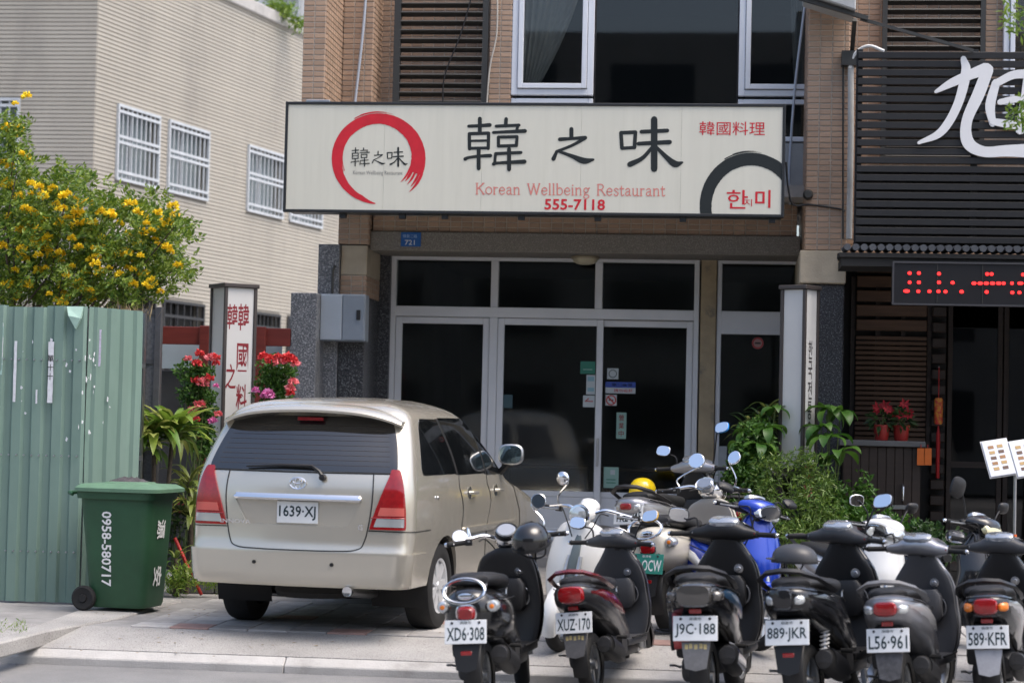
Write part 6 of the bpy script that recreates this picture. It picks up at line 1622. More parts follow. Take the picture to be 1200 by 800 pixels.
# planted bed by the right-hand window
bed0, bed1 = X(842,600,18.6), X(1085,600,18.6)
struct(MB().box(bed0,bed1,18.0,19.55,-0.004,0.12).build('planting_bed', M_soil, bevel=0.03))
Yb = 18.6
c = at(945,610,18.4)
bush('feathery light green shrub in front of the slim pillar sign', 'feathery_shrub', (c.x,18.4,0.12),
     [bpx(915,600,18.4,0.22,0.16),bpx(950,585,18.45,0.22,0.2),bpx(930,625,18.3,0.3,0.16),bpx(965,610,18.5,0.18,0.2),bpx(960,560,18.6,0.12,0.14),bpx(895,575,18.5,0.14,0.12),bpx(940,545,18.6,0.16,0.14),bpx(905,548,18.6,0.15,0.13),bpx(880,610,18.3,0.2,0.14)], 5200, ((0.04,0.085),0.22), leafmat('leaf_fern',(0.05,0.12,0.018),(0.16,0.24,0.04)), 51)
c = at(868,580,18.8)
bush('small-leaved yellow-green shrub beside the tan column', 'leafy_shrub', (c.x,18.8,0.12), [bpx(875,540,18.8,0.14,0.18),bpx(862,560,18.8,0.12,0.14),bpx(885,560,18.7,0.16,0.14),bpx(860,600,18.6,0.2,0.16),bpx(895,530,18.9,0.14,0.14),bpx(885,505,18.9,0.12,0.12)], 2600, ((0.04,0.07),0.5), L_mid, 53)
c = at(1010,625,18.7)
bush('dark green shrub growing before the wooden cabinet', 'leafy_shrub', (c.x,18.7,0.12), [bpx(1000,610,18.7,0.2,0.16),bpx(1030,615,18.7,0.2,0.13),bpx(1060,625,18.6,0.2,0.11),bpx(985,590,18.8,0.14,0.2),bpx(1012,575,18.8,0.05,0.22)], 2000, ((0.05,0.09),0.5), L_mid, 57)
c = at(1085,632,18.4)
bush('low dark green plants beside the menu stand', 'leafy_shrub', (c.x,18.4,0.0), [bpx(1085,630,18.4,0.16,0.1),bpx(1110,640,18.4,0.16,0.09)], 700, ((0.05,0.09),0.5), L_dark, 59)
def palmate(label, base, spots, L, m_, seed):
    rr = random.Random(seed); t = thing('broadleaf_plant', label, 'plant', base); proto = {}
    for q, s, ax in spots:
        q = Vector(q)
        MB().tube(catmull([Vector(base),Vector(base).lerp(q,0.6)+Vector((0,0,0.08)),q],4),0.006,5).build('stem', M_stem, t, smooth=60)
        nl = 6
        for k in range(nl):
            a = 2*math.pi*k/nl+rr.random()*0.4
            M = Matrix.Translation(q-Vector(base)) @ Matrix.Rotation(ax,4,'Z') @ Matrix.Rotation(R(rr.uniform(-20,20)),4,'Y') @ Matrix.Rotation(a,4,'Z') @ Matrix.Rotation(R(rr.uniform(-45,-10)),4,'X') @ Matrix.Scale(s*rr.uniform(0.8,1.1),4)
            if 0 not in proto:
                proto[0] = strap_leaf_mesh(L,L*0.36,0.75,seed).build('leaf', m_, t, world=False, smooth=60); proto[0].matrix_local = M
            else: place(proto[0],'leaf',t,M)
    return t
c = at(895,600,19.0)
palmate('broad-leaved money tree left of the slim pillar sign', (c.x,19.0,0.12), [(at(880,505,18.95),1.0,0),(at(900,500,18.9),1.1,1),(at(908,478,19.0),0.9,2),(at(890,520,18.8),1.0,3),(at(868,520,18.9),0.8,0.5)], 0.26, L_mid, 61)
c = at(970,600,19.0)
palmate('broad-leaved money tree right of the slim pillar sign', (c.x,19.0,0.12), [(at(970,478,19.0),1.1,0.3),(at(985,482,19.0),1.05,1.4),(at(962,500,18.9),1.0,2.2),(at(972,512,18.8),1.15,0.7),(at(985,530,18.8),1.0,2.9),(at(965,535,18.8),0.9,1.9)], 0.27, L_mid, 67)
c = at(892,480,19.35)
strap_plant('slender dark bamboo-like plant against the right-hand window', (c.x,19.35,0.12), c.z-0.05, 34, 0.30, 0.035, L_dark, heads=((0,0,0),(-0.1,0.05,-0.1),(0.08,0,0.05)), seed=71, trunk_r=0.008)

# street tree hanging into the frame at the right
rr = random.Random(77)
st = thing('street_tree', 'street tree whose leafy twigs hang in at the right edge', 'tree', (3.75,14.2,-0.05))
b = MB(); top = Vector((3.75,14.2,4.6)); limb(b, Vector((3.75,14.2,-0.06)), top, 0.14, 0.10, rr, 0.02); b.build('trunk', M_bark, st, smooth=60)
bb = MB(); cr = MB()
tgt = [at(1192,30,14.2),at(1199,135,14.2),at(1206,118,14.2),at(1192,140,14.3),at(1215,60,14.3),at(1188,10,14.2)] + [top+Vector((rr.uniform(-1.1,1.6),rr.uniform(-1.4,1.2),rr.uniform(0.35,1.5))) for _ in range(26)]
for i, q in enumerate(tgt):
    limb(bb, top+Vector((0,0,rr.uniform(-0.5,0.2))), q, 0.03, 0.004, rr, 0.04)
    for k in range(5 if i < 6 else 16):
        c = q+rdir(rr)*(0.07 if i < 6 else 0.3)*rr.random()
        for j in range(10): cr.leaf(c+rdir(rr)*0.07, rdir(rr)+Vector((0,0,-0.3)), rdir(rr)+Vector((0,0,0.8)), rr.uniform(0.04,0.08), 0.022, 0.2)
bb.build('branches', M_bark, st, smooth=60); stuff(cr.build('crown', L_light, st))
# plants on the parapet of the beige building
rr = random.Random(5); c = CAM+ray(327,14)*38.0
bush('light green plants peeping over the coping of the beige building', 'roof_plants', (c.x,c.y,HB-0.6), [(c,0.28,0.2,0.18),(c+Vector((0.35,0.2,-0.2)),0.15,0.15,0.12),(c+Vector((-0.5,-0.3,0.25)),0.2,0.2,0.1)], 800, ((0.07,0.12),0.45), L_light, 83, 'plants', False)

# dry leaves blown along the kerb and round the bin
m = MB(); rr = random.Random(8)
for i in range(90):
    k = rr.random()
    if k < 0.4: q = onground(rr.uniform(0,560), rr.uniform(742,762), -0.06); q.z = max(-0.098, -0.098+0.098*(q.y-YK1)/(YA1-YK1)) if q.y < YA1 else 0.014
    elif k < 0.7: q = onground(rr.uniform(90,240), rr.uniform(709,722), 0.016)
    else: q = onground(rr.uniform(230,640), rr.uniform(700,735), 0.016)
    if q.y > YA1: q.z = 0.018
    elif q.y > YK1: q.z = -0.098+0.098*(q.y-YK1)/(YA1-YK1)+0.006
    a = rr.uniform(0,6.28); m.leaf(q, (math.cos(a),math.sin(a),0.05), (0,0,1), rr.uniform(0.02,0.05), rr.uniform(0.012,0.022), 0.15)
tag(stuff(m.build('fallen_leaves', leafmat('fallen_leaf',(0.16,0.10,0.04),(0.32,0.22,0.09)))), 'small dry leaves scattered over the pavement near the kerb', 'leaves')
# ================================================================== shop on the right
M_bslat = mat('black_slat', (0.012,0.012,0.013), 0.5, var=0.2, vscale=8)
M_dwood = mat('dark_wood', (0.028,0.018,0.013), 0.55, var=0.3, vscale=6, stretch=(0.4,1,5))
M_mwood = mat('brown_slat_wood', (0.085,0.045,0.024), 0.6, var=0.3, vscale=6, stretch=(0.4,1,5))
M_char = mat('charcoal_wall', (0.016,0.015,0.014), 0.7, var=0.2, vscale=2)
Y1 = 19.5
XR = X(1330,300,Y1)                  # runs out of the frame to the right
xa = xR1+0.02
rs = thing('neighbour_shop', 'dark timber-clad shop front with black slat screen at the right', 'building', (xa+1.0,20.9,-0.004))
zAw = Z(1100,290,Y1)
# upper storey: tiled wall, louver, window behind the screen
MB().box(xa,XR,YU+0.1,YU+0.4,zAw,ZT).build('wall', M_rjoint, rs)
t = MB(); tile_field(t,(xa,YU+0.1,zAw),EX,NY,XR-xa,ZT-zAw,TW,TH_,TG,0.008); stuff(t.build('tile_facing',M_rtile,rs))
xl0, xl1 = X(1034,30,YU), X(1155,30,YU)
lo = MB(); lo.box(xl0,xl0+0.05,YU-0.02,YU+0.05,zAw+1,ZT); lo.box(xl1-0.05,xl1,YU-0.02,YU+0.05,zAw+1,ZT); lo.build('louver_frame', M_louver, rs)
zz = zAw+1.05; pr = None
while zz < ZT:
    M = Matrix.Translation((0,0,zz)) @ Matrix.Identity(4)
    if pr is None:
        pr = MB().obox(((xl0+xl1)/2-WM[rs.name].translation.x,YU+0.01-WM[rs.name].translation.y,-WM[rs.name].translation.z),(xl1-xl0)/2-0.05,0.035,0.007,Matrix.Rotation(R(-32),3,'X')).build('louver', M_louver, rs, world=False); pr.matrix_local = M
    else: place(pr,'louver',rs,M)
    zz += pz
q0 = X(1176,60,YU); window(q0,q0+1.0,Z(1185,150,YU),ZT,YU+0.0,0.06,M_wframe,rs,M_winglass)
# slat screen
ZTs = Z(1100,60,Y1)
x0s = X(1004,170,Y1)
scr = thing('slat_screen', 'black horizontal slat screen carrying the large white character', 'screen', (x0s,Y1,zAw))
z_ = zAw+0.07; pr = None
while z_ < ZTs:
    M = Matrix.Translation((0,0,z_-zAw))
    if pr is None:
        pr = MB().box(0,XR-x0s,-0.02,0.02,-0.031,0.031).build('slat', M_bslat, scr, world=False, bevel=0.004); pr.matrix_local = M
    else: place(pr,'slat',scr,M)
    z_ += 0.083
for px in (1006,1142,1240,1322):
    q = X(px,170,Y1); MB().box(q-0.03,q+0.03,Y1+0.022,Y1+0.07,zAw,ZTs+0.02).build('upright', M_bslat, scr)
MB().box(x0s+0.02,XR,Y1+0.10,Y1+0.14,zAw,Z(1100,200,Y1)).build('backing_board', M_char, scr)
# white brush characters
rt = thing('sign_character', 'large white brush-style character mounted on the black slat screen', 'sign', (X(1130,150,Y1-0.05),Y1-0.06,Z(1130,190,Y1)))
def rmap(u, v, lift=0.0):
    p = at(920+u/2.104, v/2.104, Y1-0.05); return Vector((p.x, Y1-0.05-lift, p.z))
def solid_stroke(pts, ws, lift):
    m = MB(); stroke(m, pts, ws, rmap, lift, m=7)
    n = len(m.v); fr = list(m.v); 
    bk = [p+Vector((0,0.03,0)) for p in fr]; m.v += bk
    from collections import Counter
    cnt = Counter(); 
    for f in m.f:
        for i in range(len(f)): cnt[(min(f[i],f[(i+1)%len(f)]),max(f[i],f[(i+1)%len(f)]))] += 1
    m.f += [(a,b,b+n,a+n) for (a,b),k in cnt.items() if k == 1] + [tuple(i+n for i in f) for f in m.f]
    return m
M_wsign = mat('white_letter', (0.70,0.70,0.70), 0.45, var=0.05, vscale=4)
for i, (pts, ws) in enumerate((([(440,145),(446,180),(425,260),(385,325),(330,352)],[14,24,22,20,8]),
      ([(372,226),(410,205),(455,185),(495,170)],[8,20,24,30]),([(500,172),(478,230),(448,300),(452,352),(490,374),(545,372),(600,372)],[28,30,26,30,26,28,34]),
      ([(520,205),(506,260),(512,305)],[20,24,16]),([(522,205),(560,186),(596,182)],[18,20,22]),([(600,184),(592,250),(580,320)],[22,24,24]),([(530,252),(560,246),(592,244)],[14,16,14]),([(512,300),(548,306),(582,312)],[16,20,16]))):
    solid_stroke(pts, ws, 0.001*i).build('stroke', M_wsign, rt)
# tiled awning
aw0 = X(984,288,18.9)
aw = thing('awning', 'narrow awning of grey half-round roof tiles over the dark shop', 'awning', (aw0,19.2,zAw-0.2))
zA1, zA0 = Z(1050,279,18.9), Z(1050,294,18.9)
MB().add([(aw0,18.9,zA0-0.02),(XR,18.9,zA0-0.02),(XR,19.42,zA0+0.01),(aw0,19.42,zA0+0.01),(aw0,18.9,zA0-0.06),(XR,18.9,zA0-0.06),(XR,19.42,zA0-0.04),(aw0,19.42,zA0-0.04)],[(0,1,2,3),(4,7,6,5),(0,4,5,1),(1,5,6,2),(2,6,7,3),(3,7,4,0)]).build('board', M_char, aw)
M_rtl = mat('grey_roof_tile', (0.07,0.075,0.085), 0.6, var=0.2, vscale=6, objrand=0.15)
pr = None; q = aw0+0.07
while q < XR:
    M = Matrix.Translation((q-aw0,0,0))
    if pr is None:
        a = Vector((0,18.88-19.2,zA0+0.03-zAw+0.2)); b = Vector((0,19.4-19.2,zA0+0.05-zAw+0.2))
        pr = MB().tube([a,a.lerp(b,0.5),b],0.031,14).build('roof_tile', M_rtl, aw, world=False, smooth=50); pr.matrix_local = M
    else: place(pr,'roof_tile',aw,M)
    q += 0.076
MB().box(aw0+0.02,XR,18.93,19.6,zA0-0.14,zA0-0.063).build('fascia', M_char, aw)
# LED board
l0, l1 = at(1046,306,18.75), at(1046,357,18.75)
led = thing('led_board', 'black LED board showing red dotted characters under the awning', 'LED sign', (l0.x,18.75,l1.z))
MB().box(l0.x,XR,18.75,18.85,l1.z,l0.z).build('case', mat('led_case',(0.012,0.012,0.014),0.35), led, bevel=0.005)
frame_rect(l0.x,XR,l1.z,l0.z,18.735,18.749,0.016).build('frame', mat('led_frame',(0.05,0.05,0.055),0.4), led)
for k in range(1,4):
    q = l0.x+k*0.40; MB().box(q-0.003,q+0.003,18.742,18.749,l1.z+0.02,l0.z-0.02).build('module_seam', M_louver, led)
M_led = mat('led_red', (1.0,0.02,0.02), 0.4, emit=1.6)
def ldot(px,py,w_=1): 
    p = at(px,py,18.745); MB().loft([sup((p.x,18.742-k,p.z),XA,ZA,0.017*w_*s,0.015*s,14,2.3) for k,s in ((0,1.0),(0.004,0.9))][::-1]).build('lamp', M_led, led)
for (u,v,w_) in ((182,138,1),(212,138,1),(277,140,1),(182,168,.9),(212,168,1),(277,168,1),(321,169,1),(172,196,1.7),(210,197,1),(246,197,1),(275,197,1),(298,198,1),(350,198,1.1),(433,141,1),(447,141,1),(390,171,1.2),(410,171,1.3),(430,171,1.3),(450,171,1.3),(470,171,1.3),(486,171,1),(431,199,1),(513,171,.9),(540,171,1.5),(514,201,1),(537,201,1),(549,143,1)):
    ldot(1000+u/2.76, 270+v/2.76, w_)
for (u,v,w_) in ((560,171,1.2),(575,143,1),(575,201,1),(600,171,1.3),(620,143,1),(620,201,1)): ldot(1000+u/2.76, 270+v/2.76, w_)
# facade below the awning
Y2 = 20.6
zc = zAw-0.1
xw0, xw1 = X(1003,400,Y2), X(1086,400,Y2)
MB().box(xa-0.1,xw1+0.2,Y2+0.12,Y2+0.3,0,zc).build('wall', M_char, rs)
# timber slat window
zlist = [Z(1040,312+i*16,Y2) for i in range(5)]
pr = None
for i, z_ in enumerate([Z(1040,313+k*17,Y2) for k in range(5)]):
    M = Matrix.Translation((0,0,z_))
    o0 = WM[rs.name].translation
    if pr is None:
        pr = MB().box(xw0-o0.x,xw1-o0.x,Y2-o0.y-0.01,Y2+0.04-o0.y,-0.055-o0.z,0.055-o0.z).build('plank', M_mwood, rs, world=False, bevel=0.006); pr.matrix_local = M
    else: place(pr,'plank',rs,M)
pr = None; y_ = 396
while y_ < 522:
    M = Matrix.Translation((0,0,Z(1040,y_,Y2)))
    if pr is None:
        pr = MB().box(xw0-o0.x,xw1-o0.x,Y2-o0.y,Y2+0.03-o0.y,-0.018-o0.z,0.018-o0.z).build('slat', M_mwood, rs, world=False, bevel=0.004); pr.matrix_local = M
    else: place(pr,'slat',rs,M)
    y_ += 5.9
for q in (xw0-0.03, X(1028,450,Y2), X(1058,450,Y2), xw1+0.03): MB().box(q-0.02,q+0.02,Y2+0.042,Y2+0.08,Z(1040,524,Y2),zc-0.1).build('mullion', M_dwood, rs)
# stacked timber corner right of the slat window
pr = None; z_ = 0.15; q = xw1+0.05
while z_ < zc-0.2:
    M = Matrix.Translation((0,0,z_))
    if pr is None:
        pr = MB().box(q-o0.x,q+0.14-o0.x,Y2-0.03-o0.y,Y2+0.11-o0.y,-0.05-o0.z,0.05-o0.z).build('timber', M_dwood, rs, world=False, bevel=0.01); pr.matrix_local = M
    else: place(pr,'timber',rs,M)
    z_ += 0.155
# dark glazed doors beyond
xd = xw1+0.22
M_dglass = glassmat('dark_glass', (0.15,0.16,0.17), 0.04)
for k in range(3):
    a = xd+k*0.55
    f_ = frame_rect(a,a+0.54,0.02,zc-0.25,Y2+0.15,Y2+0.20,0.05).build('door', M_dwood, rs, bevel=0.004)
    MB().box(a+0.045,a+0.495,Y2+0.17,Y2+0.178,0.06,zc-0.29).build('pane', M_dglass, f_)
    MB().box(a+0.05,a+0.49,Y2+0.152,Y2+0.198,1.25,1.31).build('rail', M_dwood, f_)
MB().box(xd,XR,Y2+0.12,Y2+0.24,zc-0.248,zc).build('lintel', M_dwood, rs)
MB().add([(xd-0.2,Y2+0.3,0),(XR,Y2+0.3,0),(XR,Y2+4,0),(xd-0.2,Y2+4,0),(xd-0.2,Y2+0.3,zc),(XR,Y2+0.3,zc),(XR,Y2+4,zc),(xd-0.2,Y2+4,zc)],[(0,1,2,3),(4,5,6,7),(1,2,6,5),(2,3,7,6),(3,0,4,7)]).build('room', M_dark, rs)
MB().box(xa-0.1,XR,19.76,Y2+0.28,zc+0.001,zc+0.06).build('soffit', M_char, rs)
MB().box(XR-0.1,XR,19.2,Y2+0.5,0,zc).build('return_wall', M_char, rs)
# cabinet
Yc = 19.75
c0, c1 = at(986,520,Yc), at(1082,520,Yc)
zct = Z(1035,516,Yc)
cab = thing('wooden_cabinet', 'dark wooden cabinet with grey top carrying two red flower pots', 'cabinet', ((c0.x+c1.x)/2,Yc,0))
nb = 9
for k in range(nb):
    a = c0.x+0.02+(c1.x-c0.x-0.04)*k/nb; b = c0.x+0.02+(c1.x-c0.x-0.04)*(k+1)/nb
    MB().box(a+0.002,b-0.002,Yc+0.02,Yc+0.04,0.0,zct-0.06).build('board', M_dwood, cab, bevel=0.003)
MB().box(c0.x+0.02,c1.x-0.02,Yc+0.042,Yc+0.5,0.0,zct-0.06).build('carcass', M_dwood, cab)
MB().box(c0.x-0.02,c1.x+0.02,Yc-0.03,Yc+0.53,zct-0.055,zct).build('top', mat('grey_top',(0.10,0.10,0.10),0.5,var=0.2,vscale=6), cab, bevel=0.006)
p = at(1058,580,Yc); MB().tube([(p.x,Yc+0.02,p.z+0.10),(p.x,Yc-0.03,p.z+0.08),(p.x,Yc-0.03,p.z-0.04),(p.x,Yc+0.02,p.z-0.06)],0.012,8).build('handle', M_chrome, cab, smooth=60)
p = at(1054,594,Yc); MB().box(p.x-0.07,p.x+0.07,Yc-0.015,Yc+0.018,p.z-0.02,p.z+0.02).build('latch', M_steel, cab, bevel=0.005)
# potted flowers
for i, (px, lab) in enumerate(((1033,'left of the two red pots with red poinsettia on the cabinet'),(1056,'right of the two red pots with red poinsettia on the cabinet'))):
    p = at(px,515,Yc+0.12); rr = random.Random(100+i)
    t = thing('potted_flower', lab, 'potted plant', (p.x,Yc+0.12,zct), group='potted flowers on the cabinet')
    MB().lathe([(0.055,0.0),(0.062,0.01),(0.078,0.125),(0.084,0.127),(0.084,0.15),(0.074,0.15),(0.07,0.13)],(0,0,0),'Z',20).build('pot', mat('red_pot',(0.32,0.025,0.02),0.45,var=0.15,vscale=8), t, world=False, smooth=40)
    MB().lathe([(0.001,0.128),(0.07,0.128)],(0,0,0),'Z',16).build('soil', M_soil, t, world=False)
    b = MB()
    for k in range(70):
        d = (rdir(rr)+Vector((0,0,0.3))).normalized(); b.leaf(Vector((0,0,0.20))+Vector((d.x*0.08,d.y*0.08,d.z*0.07)), d, rdir(rr)+Vector((0,0,1)), rr.uniform(0.06,0.11), 0.045, 0.2, 0.2)
    stuff(b.build('foliage', L_dark, t, world=False))
    b = MB()
    for k in range(4): limb(b, Vector((0,0,0.12)), Vector((rr.uniform(-.08,.08),rr.uniform(-.05,.05),0.30)), 0.005, 0.003, rr, 0.05)
    b.build('stem', M_stem, t, world=False)
    F_pr = leafmat('petal_deep_red',(0.30,0.008,0.015),(0.45,0.02,0.03),0.6,0.2)
    for k in range(5):
        a = Vector((rr.uniform(-.11,.11),rr.uniform(-.08,.02),rr.uniform(0.24,0.36))); b = MB()
        for q in range(7):
            an = 2*math.pi*q/7; b.leaf(a, Vector((math.cos(an),-0.5+math.sin(an)*0.3,math.sin(an)*0.7)), Vector((0,-1,0.4)), rr.uniform(0.05,0.075), 0.028, 0.15)
        b.build('flower', F_pr, t, world=False)
# hanging charms by the door
Yh = 20.45
p0 = at(1100,466,Yh)
ch = thing('hanging_charm', 'long red and gold hanging charm beside the dark doorway', 'ornament', (p0.x,Yh,p0.z))
M_gold = mat('orange_gold', (0.55,0.22,0.02), 0.5, col2=(0.45,0.03,0.02), mix=(30,0.45,0.55))
M_redc = mat('charm_red', (0.35,0.01,0.01), 0.6)
MB().loft([sup((p0.x,Yh,Z(1100,y_,Yh)),XA,YA,r_,0.03,12,3) for y_,r_ in ((497,0.03),(495,0.042),(468,0.042),(466,0.03))]).build('body', M_gold, ch, smooth=40)
MB().tube([(p0.x,Yh,Z(1100,430,Yh)),(p0.x,Yh,Z(1100,466,Yh))],0.005,5).build('cord', M_redc, ch)
MB().lathe([(0.006,Z(1100,498,Yh)),(0.02,Z(1100,510,Yh)),(0.018,Z(1100,560,Yh))],(p0.x,Yh,0),'Z',10).build('tassel', M_redc, ch)
MB().bar((p0.x,Yh,Z(1100,430,Yh)),(p0.x,Y2+0.16,Z(1100,430,Yh)),0.012,0.012).build('hook', M_steel, ch)
for px, lab in ((1077.5,'left orange paper tag hanging by the cabinet'),(1085.5,'right orange paper tag hanging by the cabinet')):
    p = at(px,534,19.85)
    t = thing('paper_tag', lab, 'tag', (p.x,19.7,p.z), group='orange paper tags')
    MB().box(p.x-0.035,p.x+0.035,19.69,19.695,p.z-0.085,p.z+0.075).build('card', mat('orange_card',(0.50,0.11,0.012),0.6,var=0.1,vscale=10), t)
    MB().tube([(p.x,19.692,p.z+0.075),(p.x,19.715,zct-0.028)],0.003,4).build('string', M_redc, t)
# menu stand
Ym = 17.3
m0 = at(1180,535,Ym)
ms = thing('menu_stand', 'open menu board with small dish pictures on a thin metal stand', 'menu stand', (m0.x+0.1,Ym,0))
pxx = X(1189,600,Ym)
MB().tube([(pxx,Ym,0.02),(pxx,Ym,m0.z-0.02)],0.013,10).build('pole', M_steel, ms, smooth=60)
MB().lathe([(0.001,0.0),(0.17,0.0),(0.17,0.012),(0.02,0.02)],(pxx,Ym,0),'Z',24).build('base', M_steel, ms, smooth=40)
uy = Vector((-0.20,0.45,0.87)).normalized(); ux = Vector((1,0,-0.02)).normalized(); nn = ux.cross(uy).normalized()
ux = uy.cross(nn).normalized()
pic = [mat('dish_a',(0.30,0.16,0.07),0.4),mat('dish_b',(0.42,0.28,0.12),0.4),mat('dish_c',(0.12,0.07,0.05),0.4)]
for k in range(2):
    c = at(1170+k*32,536,Ym)-nn*(-0.0)
    Mx = Matrix((ux,uy,nn)).transposed()
    bd = MB().obox(c, 0.105,0.165,0.006,Mx).build('page', mat('menu_page',(0.66,0.68,0.72),0.25), ms, bevel=0.003)
    MB().obox(c-nn*0.011, 0.112,0.172,0.004,Mx).build('backing', M_steel, bd)
    for j in range(5):
        for i in range(2):
            MB().obox(c+ux*(-0.04+0.075*i)+uy*(0.10-0.05*j)+nn*0.0075, 0.023,0.014,0.001,Mx).build('dish_picture', pic[(i+j+k)%3], bd)
# orange tie on the stand
MB().lathe([(0.02,0.0),(0.022,0.02),(0.02,0.10)],(pxx,Ym,Z(1188,640,Ym)),'Z',10).build('tie', mat('orange_tie',(0.65,0.12,0.02),0.6), ms)

# ================================================================== small fittings on the restaurant
# meter box
b0, b1 = at(375,344,YM-0.28), at(427,400,YM-0.28)
mbx = thing('meter_box', 'blue-grey metal meter box mounted on the granite pier', 'meter box', ((b0.x+b1.x)/2,YM-0.1,b1.z))
M_box = mat('box_blue_grey', (0.21,0.245,0.29), 0.45, 0.2, var=0.1, vscale=5)
MB().box(b0.x,b1.x,YM-0.27,YM-0.062,b1.z,b0.z).build('case', M_box, mbx, bevel=0.008)
xm = X(401,370,YM-0.28)
MB().box(b0.x+0.012,xm-0.005,YM-0.285,YM-0.272,b1.z+0.012,b0.z-0.012).build('door', mat('box_pale',(0.34,0.385,0.44),0.4,0.1,var=0.08,vscale=4), mbx, bevel=0.004)
dr = MB().box(xm+0.005,b1.x-0.012,YM-0.281,YM-0.272,b1.z+0.012,b0.z-0.012).build('door', M_box, mbx, bevel=0.004)
p = at(420,369,YM-0.285); MB().box(p.x-0.02,p.x+0.02,YM-0.292,YM-0.282,p.z-0.05,p.z+0.05).build('latch', M_black, dr)
MB().tube([(b0.x+0.1,YM-0.15,b0.z),(b0.x+0.1,YM-0.15,b0.z+0.25),(b0.x+0.1,YM-0.06,b0.z+0.3)],0.015,8).build('conduit', M_louver, mbx, smooth=50)
# house number
p0, p1 = at(470,272,20.92), at(493,289,20.92)
hn = thing('house_number_plate', 'small blue house number plate reading 721 on the stone beam', 'number plate', ((p0.x+p1.x)/2,20.92,p1.z))
MB().box(p0.x,p1.x,20.918,20.928,p1.z,p0.z).build('plate', mat('enamel_blue',(0.02,0.11,0.36),0.35), hn, bevel=0.002)
b = MB(); text(b,'721',((p0.x+p1.x)/2-0.01,20.9165,p1.z*0.72+p0.z*0.28),(1,0,0),(0,0,1),0.105,0.052,0.01); b.build('lettering', M_white, hn)
b = MB(); text(b,'博愛二路',((p0.x+p1.x)/2-0.01,20.9165,p1.z*0.28+p0.z*0.72),(1,0,0),(0,0,1),0.15,0.036,0.0); b.build('lettering', mat('pale_blue_ink',(0.35,0.5,0.75),0.5), hn)
# dome lamp
p = at(686,296,21.35)
dl = thing('ceiling_lamp', 'round cream dome lamp under the stone beam above the door', 'lamp', (p.x,21.35,zb0))
MB().lathe([(0.145,-0.002),(0.15,-0.015),(0.145,-0.03)],(0,0,0),'Z',24).build('base', mat('lamp_base',(0.30,0.26,0.18),0.4,0.3), dl, world=False, smooth=40)
MB().lathe([(0.135,-0.031),(0.125,-0.055),(0.09,-0.078),(0.04,-0.09),(0.001,-0.092)],(0,0,0),'Z',24).build('glass_dome', mat('lamp_glass',(0.42,0.38,0.27),0.3), dl, world=False, smooth=40)
# stickers on the shop glass
Yk = YS-0.04
def sticker(x0,y0,x1,y1,label,m_,extra=()):
    a, b_ = at(x0,y0,Yk), at(x1,y1,Yk)
    t = thing('sticker', label, 'sticker', ((a.x+b_.x)/2,Yk,b_.z), group='stickers on the shop glass')
    yk = YS+0.0155 if (x0+x1)/2 < 694 else YS+0.0495
    yk = yk if (x0+x1)/2 > 694 else YS-0.006
    MB().box(a.x,b_.x,yk,yk+0.0015,b_.z,a.z).build('sheet', m_, t)
    for e in extra:
        kind, u, v, w_, h_, mt, *tx = e
        c = Vector((a.x+(b_.x-a.x)*u, yk-0.0012, b_.z+(a.z-b_.z)*v))
        m = MB()
        if kind == 'r': m.quad(c+Vector((-w_/2,0,-h_/2)),c+Vector((w_/2,0,-h_/2)),c+Vector((w_/2,0,h_/2)),c+Vector((-w_/2,0,h_/2)))
        elif kind == 'o':
            n = 24; o = [(math.cos(2*math.pi*i/n),math.sin(2*math.pi*i/n)) for i in range(n)]
            vs_ = [c+Vector((q[0]*w_/2,0,q[1]*w_/2)) for q in o]+[c+Vector((q[0]*w_*0.38,0,q[1]*w_*0.38)) for q in o]
            m.add(vs_, [(i,(i+1)%n,n+(i+1)%n,n+i) for i in range(n)])
        elif kind == 'l': m.bar(c+Vector((-w_/2,0,-h_/2)),c+Vector((w_/2,0,h_/2)),0.0005,0.012,(0,-1,0)) if False else m.quad(c+Vector((-w_/2,-0.0003,h_/2-0.01)),c+Vector((-w_/2+0.012,-0.0003,h_/2)),c+Vector((w_/2,-0.0003,-h_/2+0.01)),c+Vector((w_/2-0.012,-0.0003,-h_/2)))
        else: text(m, tx[0], c, (1,0,0), (0,0,1), w_, h_, 0.01)
        m.build('print', mt, t)
    return t
S_w = mat('sticker_white',(0.42,0.46,0.47),0.4); S_g = mat('sticker_green',(0.02,0.16,0.11),0.4); S_b = mat('sticker_blue',(0.03,0.07,0.32),0.4); S_p = mat('sticker_pale_green',(0.22,0.36,0.31),0.4); S_r = mat('sticker_red',(0.40,0.03,0.03),0.4); S_s = mat('sticker_sky',(0.20,0.36,0.42),0.4)
sticker(680,423,697,438,'dark green sticker left of the door stile',S_g,[('r',0.5,0.35,0.10,0.01,S_p)])
sticker(687,439,697,462,'pale stacked notice sticker left of the door stile',S_w,[('r',0.5,0.8,0.07,0.05,S_s),('r',0.5,0.25,0.07,0.04,S_s)])
sticker(683,463,696.5,477,'square sticker with a red arrow left of the door stile',S_w,[('t',0.5,0.5,0.09,0.07,S_r,'←')])
sticker(711,431,724,444,'small grey hexagonal sticker right of the door stile',S_w,[('o',0.5,0.5,0.09,0,mat('sticker_grey',(0.12,0.14,0.14),0.5))])
sticker(709,447,744,461,'blue and white notice sticker right of the door stile',S_w,[('r',0.5,0.76,0.32,0.06,S_b),('t',0.55,0.76,0.22,0.035,S_w,'禁止停車'),('t',0.6,0.25,0.2,0.035,S_r,'請勿吸菸')])
sticker(709,462,722,475,'square no-smoking sticker right of the door stile',S_w,[('o',0.5,0.5,0.11,0,S_r),('l',0.5,0.5,0.07,0.07,S_r),('r',0.5,0.5,0.05,0.012,M_ink)])
